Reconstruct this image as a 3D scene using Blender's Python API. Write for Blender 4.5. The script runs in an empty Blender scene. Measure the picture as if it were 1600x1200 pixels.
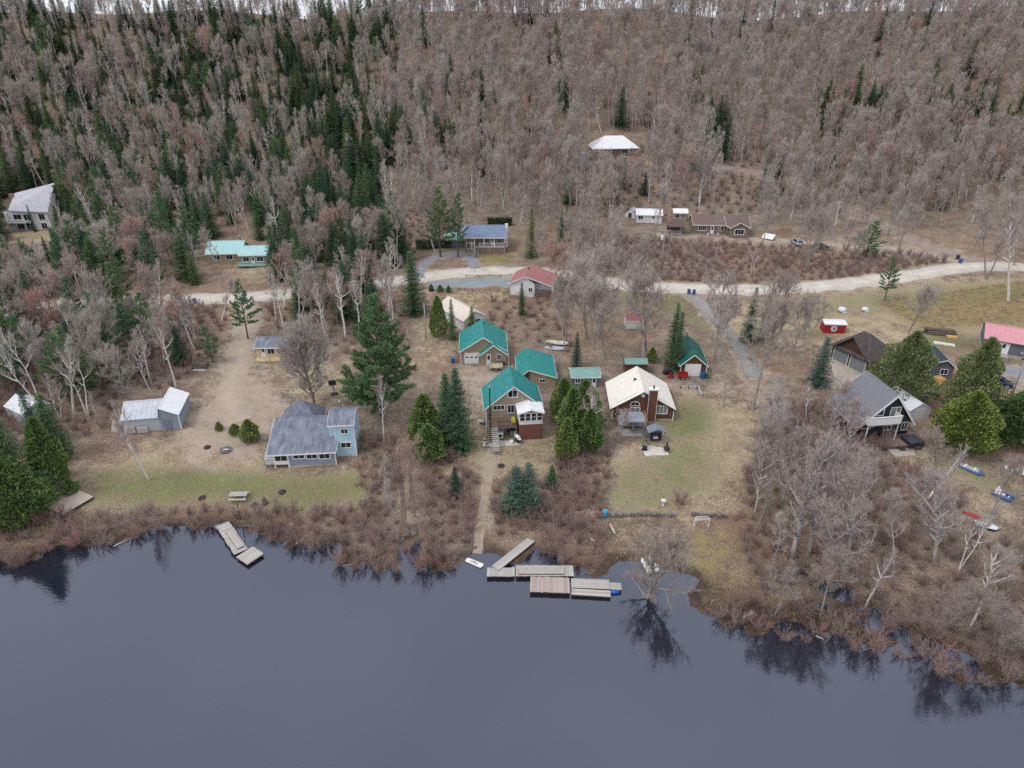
import bpy, math, random, time
import numpy as np
T0 = time.time()
R = math.radians
SC = bpy.context.scene
COL = SC.collection
random.seed(7)

# ------------------------------------------------------------------ camera, sky, sun, exposure
FPX, PITCH, CAMH = 1067.0, R(28.0), 58.0           # focal length in 1600-px units, tilt below the horizon, drone height
cam_d = bpy.data.cameras.new('camera')
cam_d.sensor_width = 36.0
cam_d.lens = 36.0 * FPX / 1600.0
cam_d.clip_start, cam_d.clip_end = 0.5, 20000.0
cam = bpy.data.objects.new('camera', cam_d)
cam.location = (0, 0, CAMH)
cam.rotation_euler = (R(90) - PITCH, 0, 0)
COL.objects.link(cam)
SC.camera = cam

SUN_EL, SUN_AZ = R(55), R(-115)                     # azimuth from +Y towards +X
world = bpy.data.worlds.new('World')
SC.world = world
world.use_nodes = True
wn, wl = world.node_tree.nodes, world.node_tree.links
wn.clear()
w_out = wn.new('ShaderNodeOutputWorld')
w_bg = wn.new('ShaderNodeBackground')
w_sky = wn.new('ShaderNodeTexSky')
w_sky.sky_type = 'NISHITA'
w_sky.sun_disc = False
w_sky.sun_elevation = SUN_EL
w_sky.sun_rotation = SUN_AZ
w_sky.air_density = 1.0
w_sky.dust_density = 3.0
w_hs = wn.new('ShaderNodeHueSaturation')
w_hs.inputs['Saturation'].default_value = 0.30      # thin overcast: the blue is mostly washed out
w_tc = wn.new('ShaderNodeTexCoord')
w_nz = wn.new('ShaderNodeTexNoise')
w_nz.inputs['Scale'].default_value = 2.2
w_nz.inputs['Detail'].default_value = 6
w_nz.inputs['Roughness'].default_value = 0.55
w_map = wn.new('ShaderNodeMapping')
w_map.inputs['Scale'].default_value = (1, 1, 2.6)
w_rmp = wn.new('ShaderNodeValToRGB')
w_rmp.color_ramp.elements[0].position, w_rmp.color_ramp.elements[0].color = 0.35, (0, 0, 0, 1)
w_rmp.color_ramp.elements[1].position, w_rmp.color_ramp.elements[1].color = 0.72, (1, 1, 1, 1)
w_mix = wn.new('ShaderNodeMixRGB')
w_mix.inputs['Color2'].default_value = (11.0, 11.3, 12.2, 1)
w_mul = wn.new('ShaderNodeMath'); w_mul.operation = 'MULTIPLY_ADD'
w_mul.inputs[1].default_value, w_mul.inputs[2].default_value = 0.30, 0.62
wl.new(w_tc.outputs['Generated'], w_map.inputs['Vector'])
wl.new(w_map.outputs['Vector'], w_nz.inputs['Vector'])
wl.new(w_nz.outputs['Fac'], w_rmp.inputs['Fac'])
wl.new(w_rmp.outputs['Color'], w_mul.inputs[0])
wl.new(w_mul.outputs[0], w_mix.inputs['Fac'])
wl.new(w_sky.outputs['Color'], w_hs.inputs['Color'])
wl.new(w_hs.outputs['Color'], w_mix.inputs['Color1'])
wl.new(w_mix.outputs['Color'], w_bg.inputs['Color'])
w_bg.inputs['Strength'].default_value = 0.10
wl.new(w_bg.outputs['Background'], w_out.inputs['Surface'])

sun_d = bpy.data.lights.new('sun', 'SUN')
sun_d.energy, sun_d.angle, sun_d.color = 1.1, R(14), (1.0, 0.97, 0.92)
sun = bpy.data.objects.new('sun', sun_d)
sun.rotation_euler = (R(90) - SUN_EL, 0, math.pi - SUN_AZ)
COL.objects.link(sun)

SC.view_settings.view_transform = 'Standard'
SC.view_settings.look = 'None'
SC.view_settings.gamma = 1.0
SC.view_settings.exposure = 0.18
SC.view_settings.use_curve_mapping = False
SC.render.engine = 'CYCLES'
SC.cycles.max_bounces = 3
SC.cycles.diffuse_bounces = 1
SC.cycles.glossy_bounces = 2
SC.cycles.transmission_bounces = 2
SC.cycles.transparent_max_bounces = 4
SC.cycles.use_denoising = False
SC.cycles.use_adaptive_sampling = True
SC.cycles.adaptive_threshold = .02
SC.cycles.debug_use_spatial_splits = True
SC.cycles.use_light_tree = False

# ------------------------------------------------------------------ materials
MATS = {}
def lin(c):
    return tuple(((v / 255.0) / 12.92 if v <= 10 else (((v / 255.0) + .055) / 1.055) ** 2.4) for v in c)
def nodes_of(name):
    m = bpy.data.materials.new(name); m.use_nodes = True
    n, l = m.node_tree.nodes, m.node_tree.links
    b = n['Principled BSDF']
    MATS[name] = m
    return m, n, l, b
def pmat(name, c1, c2=None, scale=3.0, rough=.8, bump=0.0, bscale=None, spec=.3, metal=0.0, lines=None, rand=0.0, stretch=None, detail=5):
    """two-tone weathered procedural surface; c1/c2 are sRGB; lines=(axis, spacing, depth) adds lap or rib relief"""
    m, n, l, b = nodes_of(name)
    c2 = c2 or tuple(min(255, int(v * 1.12 + 4)) for v in c1)
    tc = n.new('ShaderNodeTexCoord'); mp = n.new('ShaderNodeMapping')
    if stretch: mp.inputs['Scale'].default_value = stretch
    nz = n.new('ShaderNodeTexNoise'); nz.inputs['Scale'].default_value = scale; nz.inputs['Detail'].default_value = detail
    nz.inputs['Roughness'].default_value = .65
    rp = n.new('ShaderNodeValToRGB')
    rp.color_ramp.elements[0].position, rp.color_ramp.elements[1].position = .32, .68
    rp.color_ramp.elements[0].color = (*lin(c1), 1); rp.color_ramp.elements[1].color = (*lin(c2), 1)
    l.new(tc.outputs['Object'], mp.inputs['Vector']); l.new(mp.outputs['Vector'], nz.inputs['Vector']); l.new(nz.outputs['Fac'], rp.inputs['Fac'])
    col = rp.outputs['Color']
    if rand:
        oi = n.new('ShaderNodeObjectInfo'); hs = n.new('ShaderNodeHueSaturation')
        ma = n.new('ShaderNodeMath'); ma.operation = 'MULTIPLY_ADD'; ma.inputs[1].default_value = rand; ma.inputs[2].default_value = 1 - rand / 2
        l.new(oi.outputs['Random'], ma.inputs[0]); l.new(ma.outputs[0], hs.inputs['Value']); l.new(col, hs.inputs['Color']); col = hs.outputs['Color']
    l.new(col, b.inputs['Base Color'])
    b.inputs['Roughness'].default_value = rough
    b.inputs['Specular IOR Level'].default_value = spec
    b.inputs['Metallic'].default_value = metal
    if bump or lines:
        bp = n.new('ShaderNodeBump'); bp.inputs['Strength'].default_value = 1.0
        hgt = None
        if bump:
            nb = n.new('ShaderNodeTexNoise'); nb.inputs['Scale'].default_value = bscale or scale * 4; nb.inputs['Detail'].default_value = 6
            l.new(mp.outputs['Vector'], nb.inputs['Vector'])
            mu = n.new('ShaderNodeMath'); mu.operation = 'MULTIPLY'; mu.inputs[1].default_value = bump
            l.new(nb.outputs['Fac'], mu.inputs[0]); hgt = mu.outputs[0]
        if lines:
            ax, sp, dp = lines
            sx = n.new('ShaderNodeSeparateXYZ'); l.new(tc.outputs['Object'], sx.inputs[0])
            dv = n.new('ShaderNodeMath'); dv.operation = 'DIVIDE'; dv.inputs[1].default_value = sp; l.new(sx.outputs[ax], dv.inputs[0])
            fr = n.new('ShaderNodeMath'); fr.operation = 'FRACT'; l.new(dv.outputs[0], fr.inputs[0])
            m2 = n.new('ShaderNodeMath'); m2.operation = 'MULTIPLY'; m2.inputs[1].default_value = -dp; l.new(fr.outputs[0], m2.inputs[0])
            if hgt:
                ad = n.new('ShaderNodeMath'); ad.operation = 'ADD'; l.new(hgt, ad.inputs[0]); l.new(m2.outputs[0], ad.inputs[1]); hgt = ad.outputs[0]
            else: hgt = m2.outputs[0]
        bp.inputs['Distance'].default_value = 1.0
        l.new(hgt, bp.inputs['Height']); l.new(bp.outputs['Normal'], b.inputs['Normal'])
    return m
def foliage_mat(name, ramp, rough=.7, island=.5, spec=.2):
    """per-tree tint from Object Info and per-spray variation from Random Per Island"""
    m, n, l, b = nodes_of(name)
    oi = n.new('ShaderNodeObjectInfo'); rp = n.new('ShaderNodeValToRGB')
    e = rp.color_ramp.elements
    while len(e) < len(ramp): e.new(.5)
    for k, (p, c) in enumerate(ramp): e[k].position = p; e[k].color = (*lin(c), 1)
    l.new(oi.outputs['Random'], rp.inputs['Fac'])
    gi = n.new('ShaderNodeNewGeometry'); hs = n.new('ShaderNodeHueSaturation')
    ma = n.new('ShaderNodeMath'); ma.operation = 'MULTIPLY_ADD'; ma.inputs[1].default_value = island; ma.inputs[2].default_value = 1 - island / 2
    l.new(gi.outputs['Random Per Island'], ma.inputs[0]); l.new(ma.outputs[0], hs.inputs['Value'])
    l.new(rp.outputs['Color'], hs.inputs['Color']); l.new(hs.outputs['Color'], b.inputs['Base Color'])
    b.inputs['Roughness'].default_value = rough; b.inputs['Specular IOR Level'].default_value = spec
    return m
def M(name): return MATS[name]

# ------------------------------------------------------------------ mesh helpers
def link(o, parent=None):
    COL.objects.link(o)
    if parent is not None: o.parent = parent
    return o
def tag(o, label=None, cat=None, group=None, kind=None):
    if label: o['label'] = label
    if cat: o['category'] = cat
    if group: o['group'] = group
    if kind: o['kind'] = kind
    return o
def thing(name, label, cat, loc=(0, 0, 0), rz=0.0, group=None):
    o = bpy.data.objects.new(name, None)
    o.empty_display_size = .3
    o.location = [float(v) for v in loc]; o.rotation_euler = (0, 0, rz)
    link(o)
    return tag(o, label, cat, group)
class MB:
    def __init__(s): s.v = []; s.f = []
    def add(s, vs, fs):
        k = len(s.v); s.v += [tuple(float(c) for c in p) for p in vs]; s.f += [tuple(i + k for i in f) for f in fs]; return s
    def box(s, x0, x1, y0, y1, z0, z1):
        return s.add([(x0, y0, z0), (x1, y0, z0), (x1, y1, z0), (x0, y1, z0), (x0, y0, z1), (x1, y0, z1), (x1, y1, z1), (x0, y1, z1)],
                     [(0, 3, 2, 1), (4, 5, 6, 7), (0, 1, 5, 4), (1, 2, 6, 5), (2, 3, 7, 6), (3, 0, 4, 7)])
    def cbox(s, c, d): return s.box(c[0] - d[0] / 2, c[0] + d[0] / 2, c[1] - d[1] / 2, c[1] + d[1] / 2, c[2] - d[2] / 2, c[2] + d[2] / 2)
    def prism(s, poly, vec):
        n = len(poly); a = [tuple(p) for p in poly]; b = [tuple(p[i] + vec[i] for i in range(3)) for p in poly]
        return s.add(a + b, [tuple(range(n - 1, -1, -1)), tuple(range(n, 2 * n))] + [(i, (i + 1) % n, n + (i + 1) % n, n + i) for i in range(n)])
    def tube(s, p0, p1, r0, r1=None, n=8, caps=True):
        r1 = r0 if r1 is None else r1
        a, b = np.array(p0, float), np.array(p1, float); d = b - a; d /= np.linalg.norm(d) + 1e-9
        ref = np.array([1., 0, 0]) if abs(d[2]) > .9 else np.array([0, 0, 1.])
        u = np.cross(d, ref); u /= np.linalg.norm(u); w = np.cross(d, u)
        vs = []
        for c, r in ((a, r0), (b, r1)):
            for k in range(n):
                t = 2 * math.pi * k / n; vs.append(c + r * (math.cos(t) * u + math.sin(t) * w))
        fs = [(k, n + k, n + (k + 1) % n, (k + 1) % n) for k in range(n)]
        if caps: fs += [tuple(range(n)), tuple(range(2 * n - 1, n - 1, -1))]
        return s.add(vs, fs)
    def path(s, pts, r, n=6):
        for i in range(len(pts) - 1): s.tube(pts[i], pts[i + 1], r, r, n)
        return s
    def lathe(s, prof, n=12, c=(0, 0, 0)):
        vs = []; fs = []
        for (r, z) in prof:
            for k in range(n):
                t = 2 * math.pi * k / n; vs.append((c[0] + r * math.cos(t), c[1] + r * math.sin(t), c[2] + z))
        for i in range(len(prof) - 1):
            for k in range(n): fs.append((i * n + k, i * n + (k + 1) % n, (i + 1) * n + (k + 1) % n, (i + 1) * n + k))
        fs += [tuple(range(n - 1, -1, -1)), tuple(range((len(prof) - 1) * n, len(prof) * n))]
        return s.add(vs, fs)
    def mesh(s, name, mat):
        me = bpy.data.meshes.new(name); me.from_pydata(s.v, [], s.f)
        if mat: me.materials.append(M(mat) if isinstance(mat, str) else mat)
        me.update(); return me
    def build(s, name, mat, parent=None, smooth=False, bevel=0):
        me = s.mesh(name, mat)
        if smooth: me.polygons.foreach_set('use_smooth', [True] * len(me.polygons))
        o = bpy.data.objects.new(name, me); link(o, parent)
        if bevel:
            b = o.modifiers.new('b', 'BEVEL'); b.width = bevel; b.segments = 1; b.limit_method = 'ANGLE'
        return o
def inst(name, me, parent=None, loc=(0, 0, 0), rot=(0, 0, 0), scale=(1, 1, 1)):
    o = bpy.data.objects.new(name, me); o.location = [float(v) for v in loc]; o.rotation_euler = rot; o.scale = scale
    return link(o, parent)
def copy_tree(o, parent=None):
    c = o.copy(); link(c, parent)
    for ch in o.children: copy_tree(ch, c)
    return c

# ------------------------------------------------------------------ pixels and terrain
def ray(px, py):
    x = (px - 800) / FPX; v = (py - 600) / FPX
    return np.array([x, math.cos(PITCH) - v * math.sin(PITCH), -math.sin(PITCH) - v * math.cos(PITCH)])
def proj(p):
    dx, dy, dz = p[0], p[1], p[2] - CAMH
    d = dy * math.cos(PITCH) - dz * math.sin(PITCH)
    u = dy * math.sin(PITCH) + dz * math.cos(PITCH)
    return 800 + FPX * dx / d, 600 - FPX * u / d, d
def at_z(px, py, z=0.0):
    d = ray(px, py); t = (z - CAMH) / d[2]
    return np.array([d[0] * t, d[1] * t, z])
SHORE = [(-900, 800), (-400, 905), (-150, 890), (0, 882), (60, 880), (120, 858), (180, 852), (235, 828), (330, 822), (400, 828), (450, 858), (500, 872), (560, 892),
         (600, 902), (619, 892), (628, 846), (652, 846), (659, 896), (690, 898), (735, 872), (760, 866), (800, 884), (850, 880), (900, 890), (935, 905), (962, 893), (1000, 880),
         (1030, 893), (1062, 925), (1080, 950), (1110, 968), (1200, 992), (1300, 1012), (1350, 1026), (1420, 1046), (1500, 1062), (1600, 1080), (1750, 1110), (2000, 1120), (2500, 1100)]
_sw = sorted([tuple(at_z(*p)[:2]) for p in SHORE])
SHX, SHY = np.array([p[0] for p in _sw]), np.array([p[1] for p in _sw])
YP = [0, 70, 85, 100, 130, 165, 190, 215, 240, 265, 290, 305, 330, 400, 600, 12000]
ZP = [.5, .7, 2, 3, 4, 6, 8.5, 14, 22, 33, 47, 54, 61, 48, 10, 10]
DIPS = [(at_z(1297, 918), 1.5, .75), (at_z(1318, 926), 1.3, .7), (at_z(1285, 950), .8, .6), (at_z(1362, 966), 2.0, .6), (at_z(1392, 974), 1.4, .5), (at_z(1250, 893), 1.0, .7),
        (at_z(1310, 1016), 2.2, .4), (at_z(1440, 1012), 1.8, .4), (at_z(1420, 1044), 2.4, .4), (at_z(1240, 985), 1.5, .35), (at_z(1500, 1030), 1.6, .35), (at_z(1080, 905), 1.6, .4), (at_z(1003, 905), 2.6, .5), (at_z(1045, 912), 2.2, .5), (at_z(845, 872), 1.6, .5),
        (at_z(515, 860), 1.8, .6), (at_z(480, 868), 1.4, .5), (at_z(560, 888), 1.5, .3), (at_z(90, 868), 3, .4), (at_z(640, 830), .8, .5)]
def height_fn(x, y):
    x = np.asarray(x, float); y = np.asarray(y, float)
    s = np.interp(x, SHX, SHY)
    hs = np.clip(-x - 40, 0, 120) * .18
    yy = np.where(y > 150, y - hs * np.clip((y - 150) / 40, 0, 1), y)
    base = np.interp(yy, YP, ZP)
    base = base + np.clip((yy - 180) / 60, 0, 1) * (2.2 * np.sin(x * .031 + 1) + 1.3 * np.sin(x * .071 + y * .05) + np.sin(y * .11 - x * .02)) * np.where(yy > 350, .4, 1)
    d = y - s
    wob = .9 * np.sin(x * .83 + y * .6) + .7 * np.sin(x * 1.7 - y * 1.1 + 2) + .5 * np.sin(x * 3.1 + y * 2.3)
    dd = d + wob * .75
    low = np.clip((x - 18) / 12, 0, 1)
    land = base * (1 - np.exp(-np.maximum(dd, 0) / (6.5 + 7 * low)))
    z = np.where(dd < 0, np.maximum(dd * .28, -2.4), land + .02)
    for (c, r, dp) in DIPS:
        z = z - dp * np.exp(-((x - c[0]) ** 2 + (y - c[1]) ** 2) / (r * r))
    near = np.clip(1 - np.abs(y - 160) / 180, 0, 1)
    z = z + np.where(z > .25, (.09 * np.sin(x * .9 + 1.3 * np.sin(y * .5)) + .07 * np.sin(y * 1.3 + x * .4)) * near, 0)
    return z
def axis_grid(lo, hi, step, far, grow=1.35):
    a = list(np.arange(lo, hi + step * .5, step)); s = step; v = a[-1]
    while v < far: s *= grow; v += s; a.append(v)
    s = step; v = a[0]; pre = []
    while v > -far: s *= grow; v -= s; pre.append(v)
    return np.array(pre[::-1] + a)
GX = axis_grid(-215, 215, 1.0, 9000)
GY = axis_grid(30, 345, 1.0, 12000)
_X, _Y = np.meshgrid(GX, GY)
GZ = height_fn(_X, _Y)
def hgt(x, y):
    i = int(np.clip(np.searchsorted(GX, x) - 1, 0, len(GX) - 2)); j = int(np.clip(np.searchsorted(GY, y) - 1, 0, len(GY) - 2))
    fx = (x - GX[i]) / (GX[i + 1] - GX[i]); fy = (y - GY[j]) / (GY[j + 1] - GY[j])
    return float((GZ[j, i] * (1 - fx) + GZ[j, i + 1] * fx) * (1 - fy) + (GZ[j + 1, i] * (1 - fx) + GZ[j + 1, i + 1] * fx) * fy)
def at(px, py):
    d = ray(px, py); t = 45.0
    while t < 900:
        if CAMH + d[2] * t < hgt(d[0] * t, d[1] * t): break
        t += 2.0
    a, b = t - 2.0, t
    for _ in range(14):
        m = (a + b) / 2
        if CAMH + d[2] * m < hgt(d[0] * m, d[1] * m): b = m
        else: a = m
    return np.array([d[0] * b, d[1] * b, hgt(d[0] * b, d[1] * b)])
def inpoly(poly, x, y):
    x = np.asarray(x); y = np.asarray(y); r = np.zeros(x.shape, bool); n = len(poly)
    for i in range(n):
        x0, y0 = poly[i]; x1, y1 = poly[(i + 1) % n]
        if y0 == y1: continue
        c = ((y0 > y) != (y1 > y)) & (x < (x1 - x0) * (y - y0) / (y1 - y0) + x0)
        r ^= c
    return r
# ------------------------------------------------------------------ material library
pmat('asphalt_shingle', (94, 100, 112), (136, 142, 156), 1.5, .9, .015, 30, .2, stretch=(1, .22, 1))
pmat('dark_shingle', (70, 64, 64), (96, 88, 86), 2.0, .92, .015, 30, .15)
pmat('grey_shingle', (96, 98, 106), (140, 142, 150), 9.0, .9, .02, 40, .2)
pmat('navy_shingle', (48, 54, 66), (68, 74, 88), 5.0, .85, .01, 40, .25)
pmat('brown_shingle', (104, 86, 84), (124, 106, 102), 3.0, .9, .012, 40, .2)
pmat('red_shingle', (144, 98, 97), (164, 116, 115), 2.5, .88, .01, 40, .2)
pmat('pink_metal', (190, 128, 138), (206, 146, 155), 1.2, .45, spec=.5)
pmat('green_metal', (28, 120, 120), (50, 144, 142), 1.3, .45, spec=.5, stretch=(2.5, .5, .5))
pmat('deep_green_metal', (14, 92, 80), (24, 108, 94), 1.0, .45, spec=.5)
pmat('faded_green_roof', (112, 150, 146), (136, 168, 162), 2.5, .7)
pmat('mint_metal', (146, 190, 192), (170, 208, 208), 1.2, .5, spec=.5)
pmat('cream_metal', (222, 216, 206), (232, 227, 219), 1.2, .55, spec=.4, stretch=(.5, 2.0, .5))
pmat('blue_metal', (96, 112, 140), (116, 132, 158), 1.0, .45, spec=.5)
pmat('white_metal', (216, 218, 222), (232, 233, 236), 1.5, .45, spec=.5)
pmat('silver_metal', (168, 174, 184), (190, 196, 204), .8, .5, spec=.5, metal=.1)
pmat('pale_roof', (206, 194, 182), (222, 212, 200), 1.5, .6)
pmat('light_grey_roof', (160, 160, 168), (178, 178, 185), 1.0, .7)
pmat('white_trim', (222, 222, 222), (236, 236, 236), 2, .5)
pmat('white_siding', (214, 214, 216), (228, 228, 230), 1.5, .6, lines=(2, .2, .012))
pmat('tan_siding', (150, 135, 113), (164, 149, 127), 1.0, .7, lines=(2, .2, .014))
pmat('tan_plain', (154, 138, 118), (168, 152, 132), 1.0, .7, lines=(2, .2, .012))
pmat('grey_siding', (128, 138, 154), (142, 150, 164), 1.0, .65, lines=(2, .2, .014))
pmat('blue_siding', (158, 194, 212), (180, 208, 222), 1.2, .65, lines=(2, .2, .012))
pmat('slate_siding', (96, 98, 108), (112, 114, 122), 1.0, .65, lines=(2, .2, .012))
pmat('brown_siding', (94, 64, 50), (110, 77, 60), 1.4, .7, lines=(2, .2, .014))
pmat('dark_brown_siding', (66, 48, 44), (84, 62, 54), 1.4, .75, lines=(2, .2, .012))
pmat('black_siding', (38, 42, 52), (52, 56, 66), 1.2, .7, lines=(2, .2, .012))
pmat('stone_siding', (112, 98, 88), (140, 124, 112), 6.0, .85, .02, 14)
pmat('rust_block', (106, 70, 60), (124, 84, 72), 3.0, .85, .01, 20, lines=(2, .2, .012))
pmat('log_siding', (196, 170, 140), (214, 190, 162), 2.0, .7, lines=(2, .2, .02))
pmat('concrete', (160, 152, 140), (184, 176, 164), 1.6, .9, .008, 20)
pmat('pale_paver', (196, 192, 184), (216, 212, 204), 3.0, .85, .005, 20, rand=.18)
pmat('weathered_wood', (150, 146, 142), (186, 182, 176), 3.0, .85, .006, 20, stretch=(8, 1, 1), rand=.30)
pmat('brown_wood', (152, 137, 130), (180, 166, 158), 3.0, .85, .006, 20, stretch=(8, 1, 1), rand=.25)
pmat('new_wood', (190, 168, 130), (208, 188, 150), 3.0, .8, .004, 20, rand=.2)
pmat('deck_wood', (176, 160, 148), (200, 184, 170), 2.0, .85, .004, 20, rand=.12)
pmat('old_deck_wood', (110, 92, 86), (138, 118, 108), 2.5, .85, .004, 20, rand=.3)
pmat('dark_wood', (64, 54, 50), (88, 76, 70), 3.0, .85, .01, 20, rand=.3)
pmat('log_bark', (92, 80, 72), (128, 114, 104), 5.0, .9, .02, 20, rand=.4)
pmat('cut_wood', (196, 150, 96), (214, 172, 118), 5.0, .85, rand=.3)
pmat('black_metal', (34, 34, 38), (48, 48, 54), 3, .5, spec=.5)
pmat('grey_metal', (112, 116, 124), (132, 136, 144), 3, .5, spec=.5)
pmat('galvanised', (150, 152, 158), (172, 174, 180), 4, .45, spec=.5, metal=.3)
pmat('rubber', (28, 28, 30), (40, 40, 42), 4, .8)
pmat('blue_plastic', (32, 78, 150), (44, 92, 164), 2, .45, spec=.5)
pmat('sky_plastic', (56, 140, 176), (72, 156, 190), 2, .45, spec=.5)
pmat('green_plastic', (40, 98, 62), (52, 112, 74), 2, .5, spec=.5)
pmat('dark_plastic', (44, 46, 52), (58, 60, 66), 2, .5, spec=.5)
pmat('white_plastic', (216, 216, 216), (232, 232, 230), 2, .4, spec=.5)
pmat('cream_hull', (196, 192, 182), (220, 216, 206), 2, .45, spec=.5)
pmat('yellow_plastic', (196, 190, 60), (210, 204, 80), 2, .5)
pmat('red_paint', (146, 32, 38), (164, 44, 48), 2, .45, spec=.5)
pmat('red_barn', (150, 40, 44), (170, 54, 56), 2, .7, lines=(0, .2, .012))
pmat('blue_hull', (72, 94, 138), (92, 112, 154), 2, .45, spec=.5)
pmat('tarp', (196, 200, 206), (220, 222, 226), 2.5, .6, .03, 3)
pmat('beige_trailer', (196, 180, 156), (210, 194, 170), 2, .6)
pmat('canopy_grey', (112, 120, 132), (128, 136, 148), 2, .8)
pmat('pergola_roof', (118, 126, 138), (146, 152, 162), 4, .7)
pmat('stone', (96, 92, 92), (134, 130, 126), 4, .9, .03, 8, rand=.5)
pmat('pale_rock', (178, 176, 174), (206, 204, 200), 3, .9, .03, 8)
pmat('pole_wood', (142, 128, 118), (164, 150, 140), 4, .85, .01, 20, stretch=(1, 1, .1))
pmat('car_silver', (160, 168, 180), (168, 176, 188), 1, .28, spec=.6, metal=.4)
pmat('car_black', (26, 28, 32), (32, 34, 38), 1, .25, spec=.6)
pmat('car_navy', (24, 34, 62), (30, 40, 70), 1, .25, spec=.6)
pmat('lamp_glass', (206, 206, 206), (220, 220, 220), 3, .2, spec=.6)
pmat('tail_glass', (140, 24, 22), (150, 30, 26), 3, .25, spec=.6)
pmat('glass', (26, 30, 36), (40, 46, 54), 1.2, .08, spec=.6)
pmat('curtain_glass', (92, 104, 104), (150, 152, 142), 1.4, .15, spec=.5)
pmat('bark_grey', (126, 118, 112), (166, 158, 151), 5, .95, .02, 12, .1, rand=.35, stretch=(1, 1, .3))
pmat('bark_pale', (140, 134, 130), (186, 180, 175), 5, .95, .02, 12, .1, rand=.25, stretch=(1, 1, .3))
pmat('bark_dark', (78, 68, 62), (106, 94, 86), 5, .95, .02, 12, .1, rand=.25, stretch=(1, 1, .3))
pmat('bark_birch', (196, 192, 186), (226, 222, 216), 3, .85, .01, 12, .15, rand=.25, stretch=(1, 1, 3))
pmat('char', (44, 40, 40), (74, 68, 66), 4, .95)
foliage_mat('twig_bare', [(0, (164, 156, 148)), (.3, (177, 167, 160)), (.6, (156, 143, 137)), (.9, (168, 150, 143)), (1, (174, 138, 129))], .95, .35, .05)
foliage_mat('twig_birch', [(0, (178, 170, 166)), (.5, (170, 158, 154)), (1, (170, 150, 146))], .95, .35, .05)
foliage_mat('twig_shrub', [(0, (148, 130, 121)), (.3, (156, 134, 126)), (.6, (134, 113, 109)), (.9, (148, 122, 115)), (1, (162, 122, 115))], .95, .4, .05)
foliage_mat('needle_spruce', [(0, (58, 80, 64)), (.4, (68, 94, 66)), (.8, (86, 108, 70)), (1, (98, 114, 74))], .75, .7)
foliage_mat('needle_blue', [(0, (74, 96, 84)), (1, (86, 108, 92))], .75, .6)
foliage_mat('needle_pine', [(0, (88, 124, 94)), (.5, (98, 130, 92)), (1, (112, 136, 92))], .75, .6)
foliage_mat('needle_cedar', [(0, (98, 126, 76)), (.5, (110, 134, 76)), (1, (126, 140, 80))], .75, .7)
foliage_mat('needle_olive', [(0, (116, 128, 86)), (1, (124, 134, 88))], .75, .7)
foliage_mat('needle_lime', [(0, (116, 132, 68)), (1, (122, 136, 70))], .75, .7)
foliage_mat('needle_dark', [(0, (72, 98, 60)), (1, (80, 104, 62))], .75, .7)
foliage_mat('dry_grass', [(0, (158, 138, 108)), (.5, (172, 150, 118)), (1, (150, 124, 98))], .95, .5, .05)

# ------------------------------------------------------------------ ground cover weights (what grows or lies where)
def wpoly(pts): return [tuple(at(*p)[:2]) for p in pts]
COVER = {k: np.zeros(_X.shape, np.float32) for k in ('green', 'dry', 'dirt', 'ochre', 'wet')}
def paint(ch, pts, v=1.0, px=True):
    poly = wpoly(pts) if px else pts
    m = inpoly(poly, _X, _Y); COVER[ch] = np.where(m, np.maximum(COVER[ch], v), COVER[ch])
def paint_line(ch, line, w, v=1.0):
    P = np.array(line)
    for a, b in zip(P[:-1], P[1:]):
        d = b - a; L2 = (d ** 2).sum() + 1e-9
        t = np.clip(((_X - a[0]) * d[0] + (_Y - a[1]) * d[1]) / L2, 0, 1)
        q = np.hypot(_X - a[0] - t * d[0], _Y - a[1] - t * d[1])
        COVER[ch] = np.where(q < w, np.maximum(COVER[ch], v), COVER[ch])
# left cottage
paint('dry', [(120, 762), (140, 735), (240, 690), (300, 660), (420, 640), (420, 690), (430, 735), (560, 735), (610, 720), (600, 790), (520, 800), (420, 796), (330, 786), (230, 792), (150, 800)], .9)
paint('green', [(110, 765), (130, 745), (230, 722), (320, 728), (420, 738), (560, 742), (570, 780), (500, 796), (420, 790), (330, 780), (230, 790), (160, 790)], .62)
paint('green', [(130, 765), (240, 745), (320, 750), (310, 785), (230, 788)], .8)
paint('dirt', [(366, 490), (398, 490), (398, 540), (410, 590), (470, 640), (420, 690), (330, 705), (280, 690), (300, 640), (330, 600), (350, 550)], .95)
paint('dirt', [(270, 690), (420, 680), (415, 720), (330, 735), (255, 720)], .6)
paint('dry', [(400, 560), (540, 560), (560, 600), (560, 640), (440, 640)], .5)
paint('green', [(130, 770), (300, 735), (420, 740), (560, 745), (600, 770), (500, 795), (330, 784), (200, 792)], .8)
# centre cottage
paint('dry', [(690, 690), (770, 650), (860, 640), (880, 700), (880, 740), (800, 748), (700, 740)], .85)
paint('dirt', [(700, 575), (800, 572), (812, 600), (800, 640), (752, 660), (735, 640), (735, 610)], .9)
paint('dry', [(640, 490), (715, 480), (720, 560), (650, 580)], .55)
# brown house
paint('dry', [(945, 800), (945, 740), (960, 700), (1055, 660), (1060, 605), (1110, 618), (1180, 640), (1200, 700), (1160, 760), (1130, 803)], .95)
paint('green', [(1055, 622), (1103, 622), (1118, 662), (1095, 690), (1010, 672), (1050, 655)], .85)
paint('green', [(945, 800), (950, 735), (1060, 690), (1130, 700), (1120, 760), (1030, 803)], .55)
paint('dirt', [(1035, 596), (1110, 586), (1240, 588), (1260, 612), (1180, 640), (1110, 612), (1045, 606)], .55)
paint('ochre', [(1060, 822), (1150, 815), (1170, 860), (1140, 930), (1090, 925), (1065, 880)], .6)
paint('dry', [(990, 820), (1130, 815), (1180, 960), (1090, 950)], .35)
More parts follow.
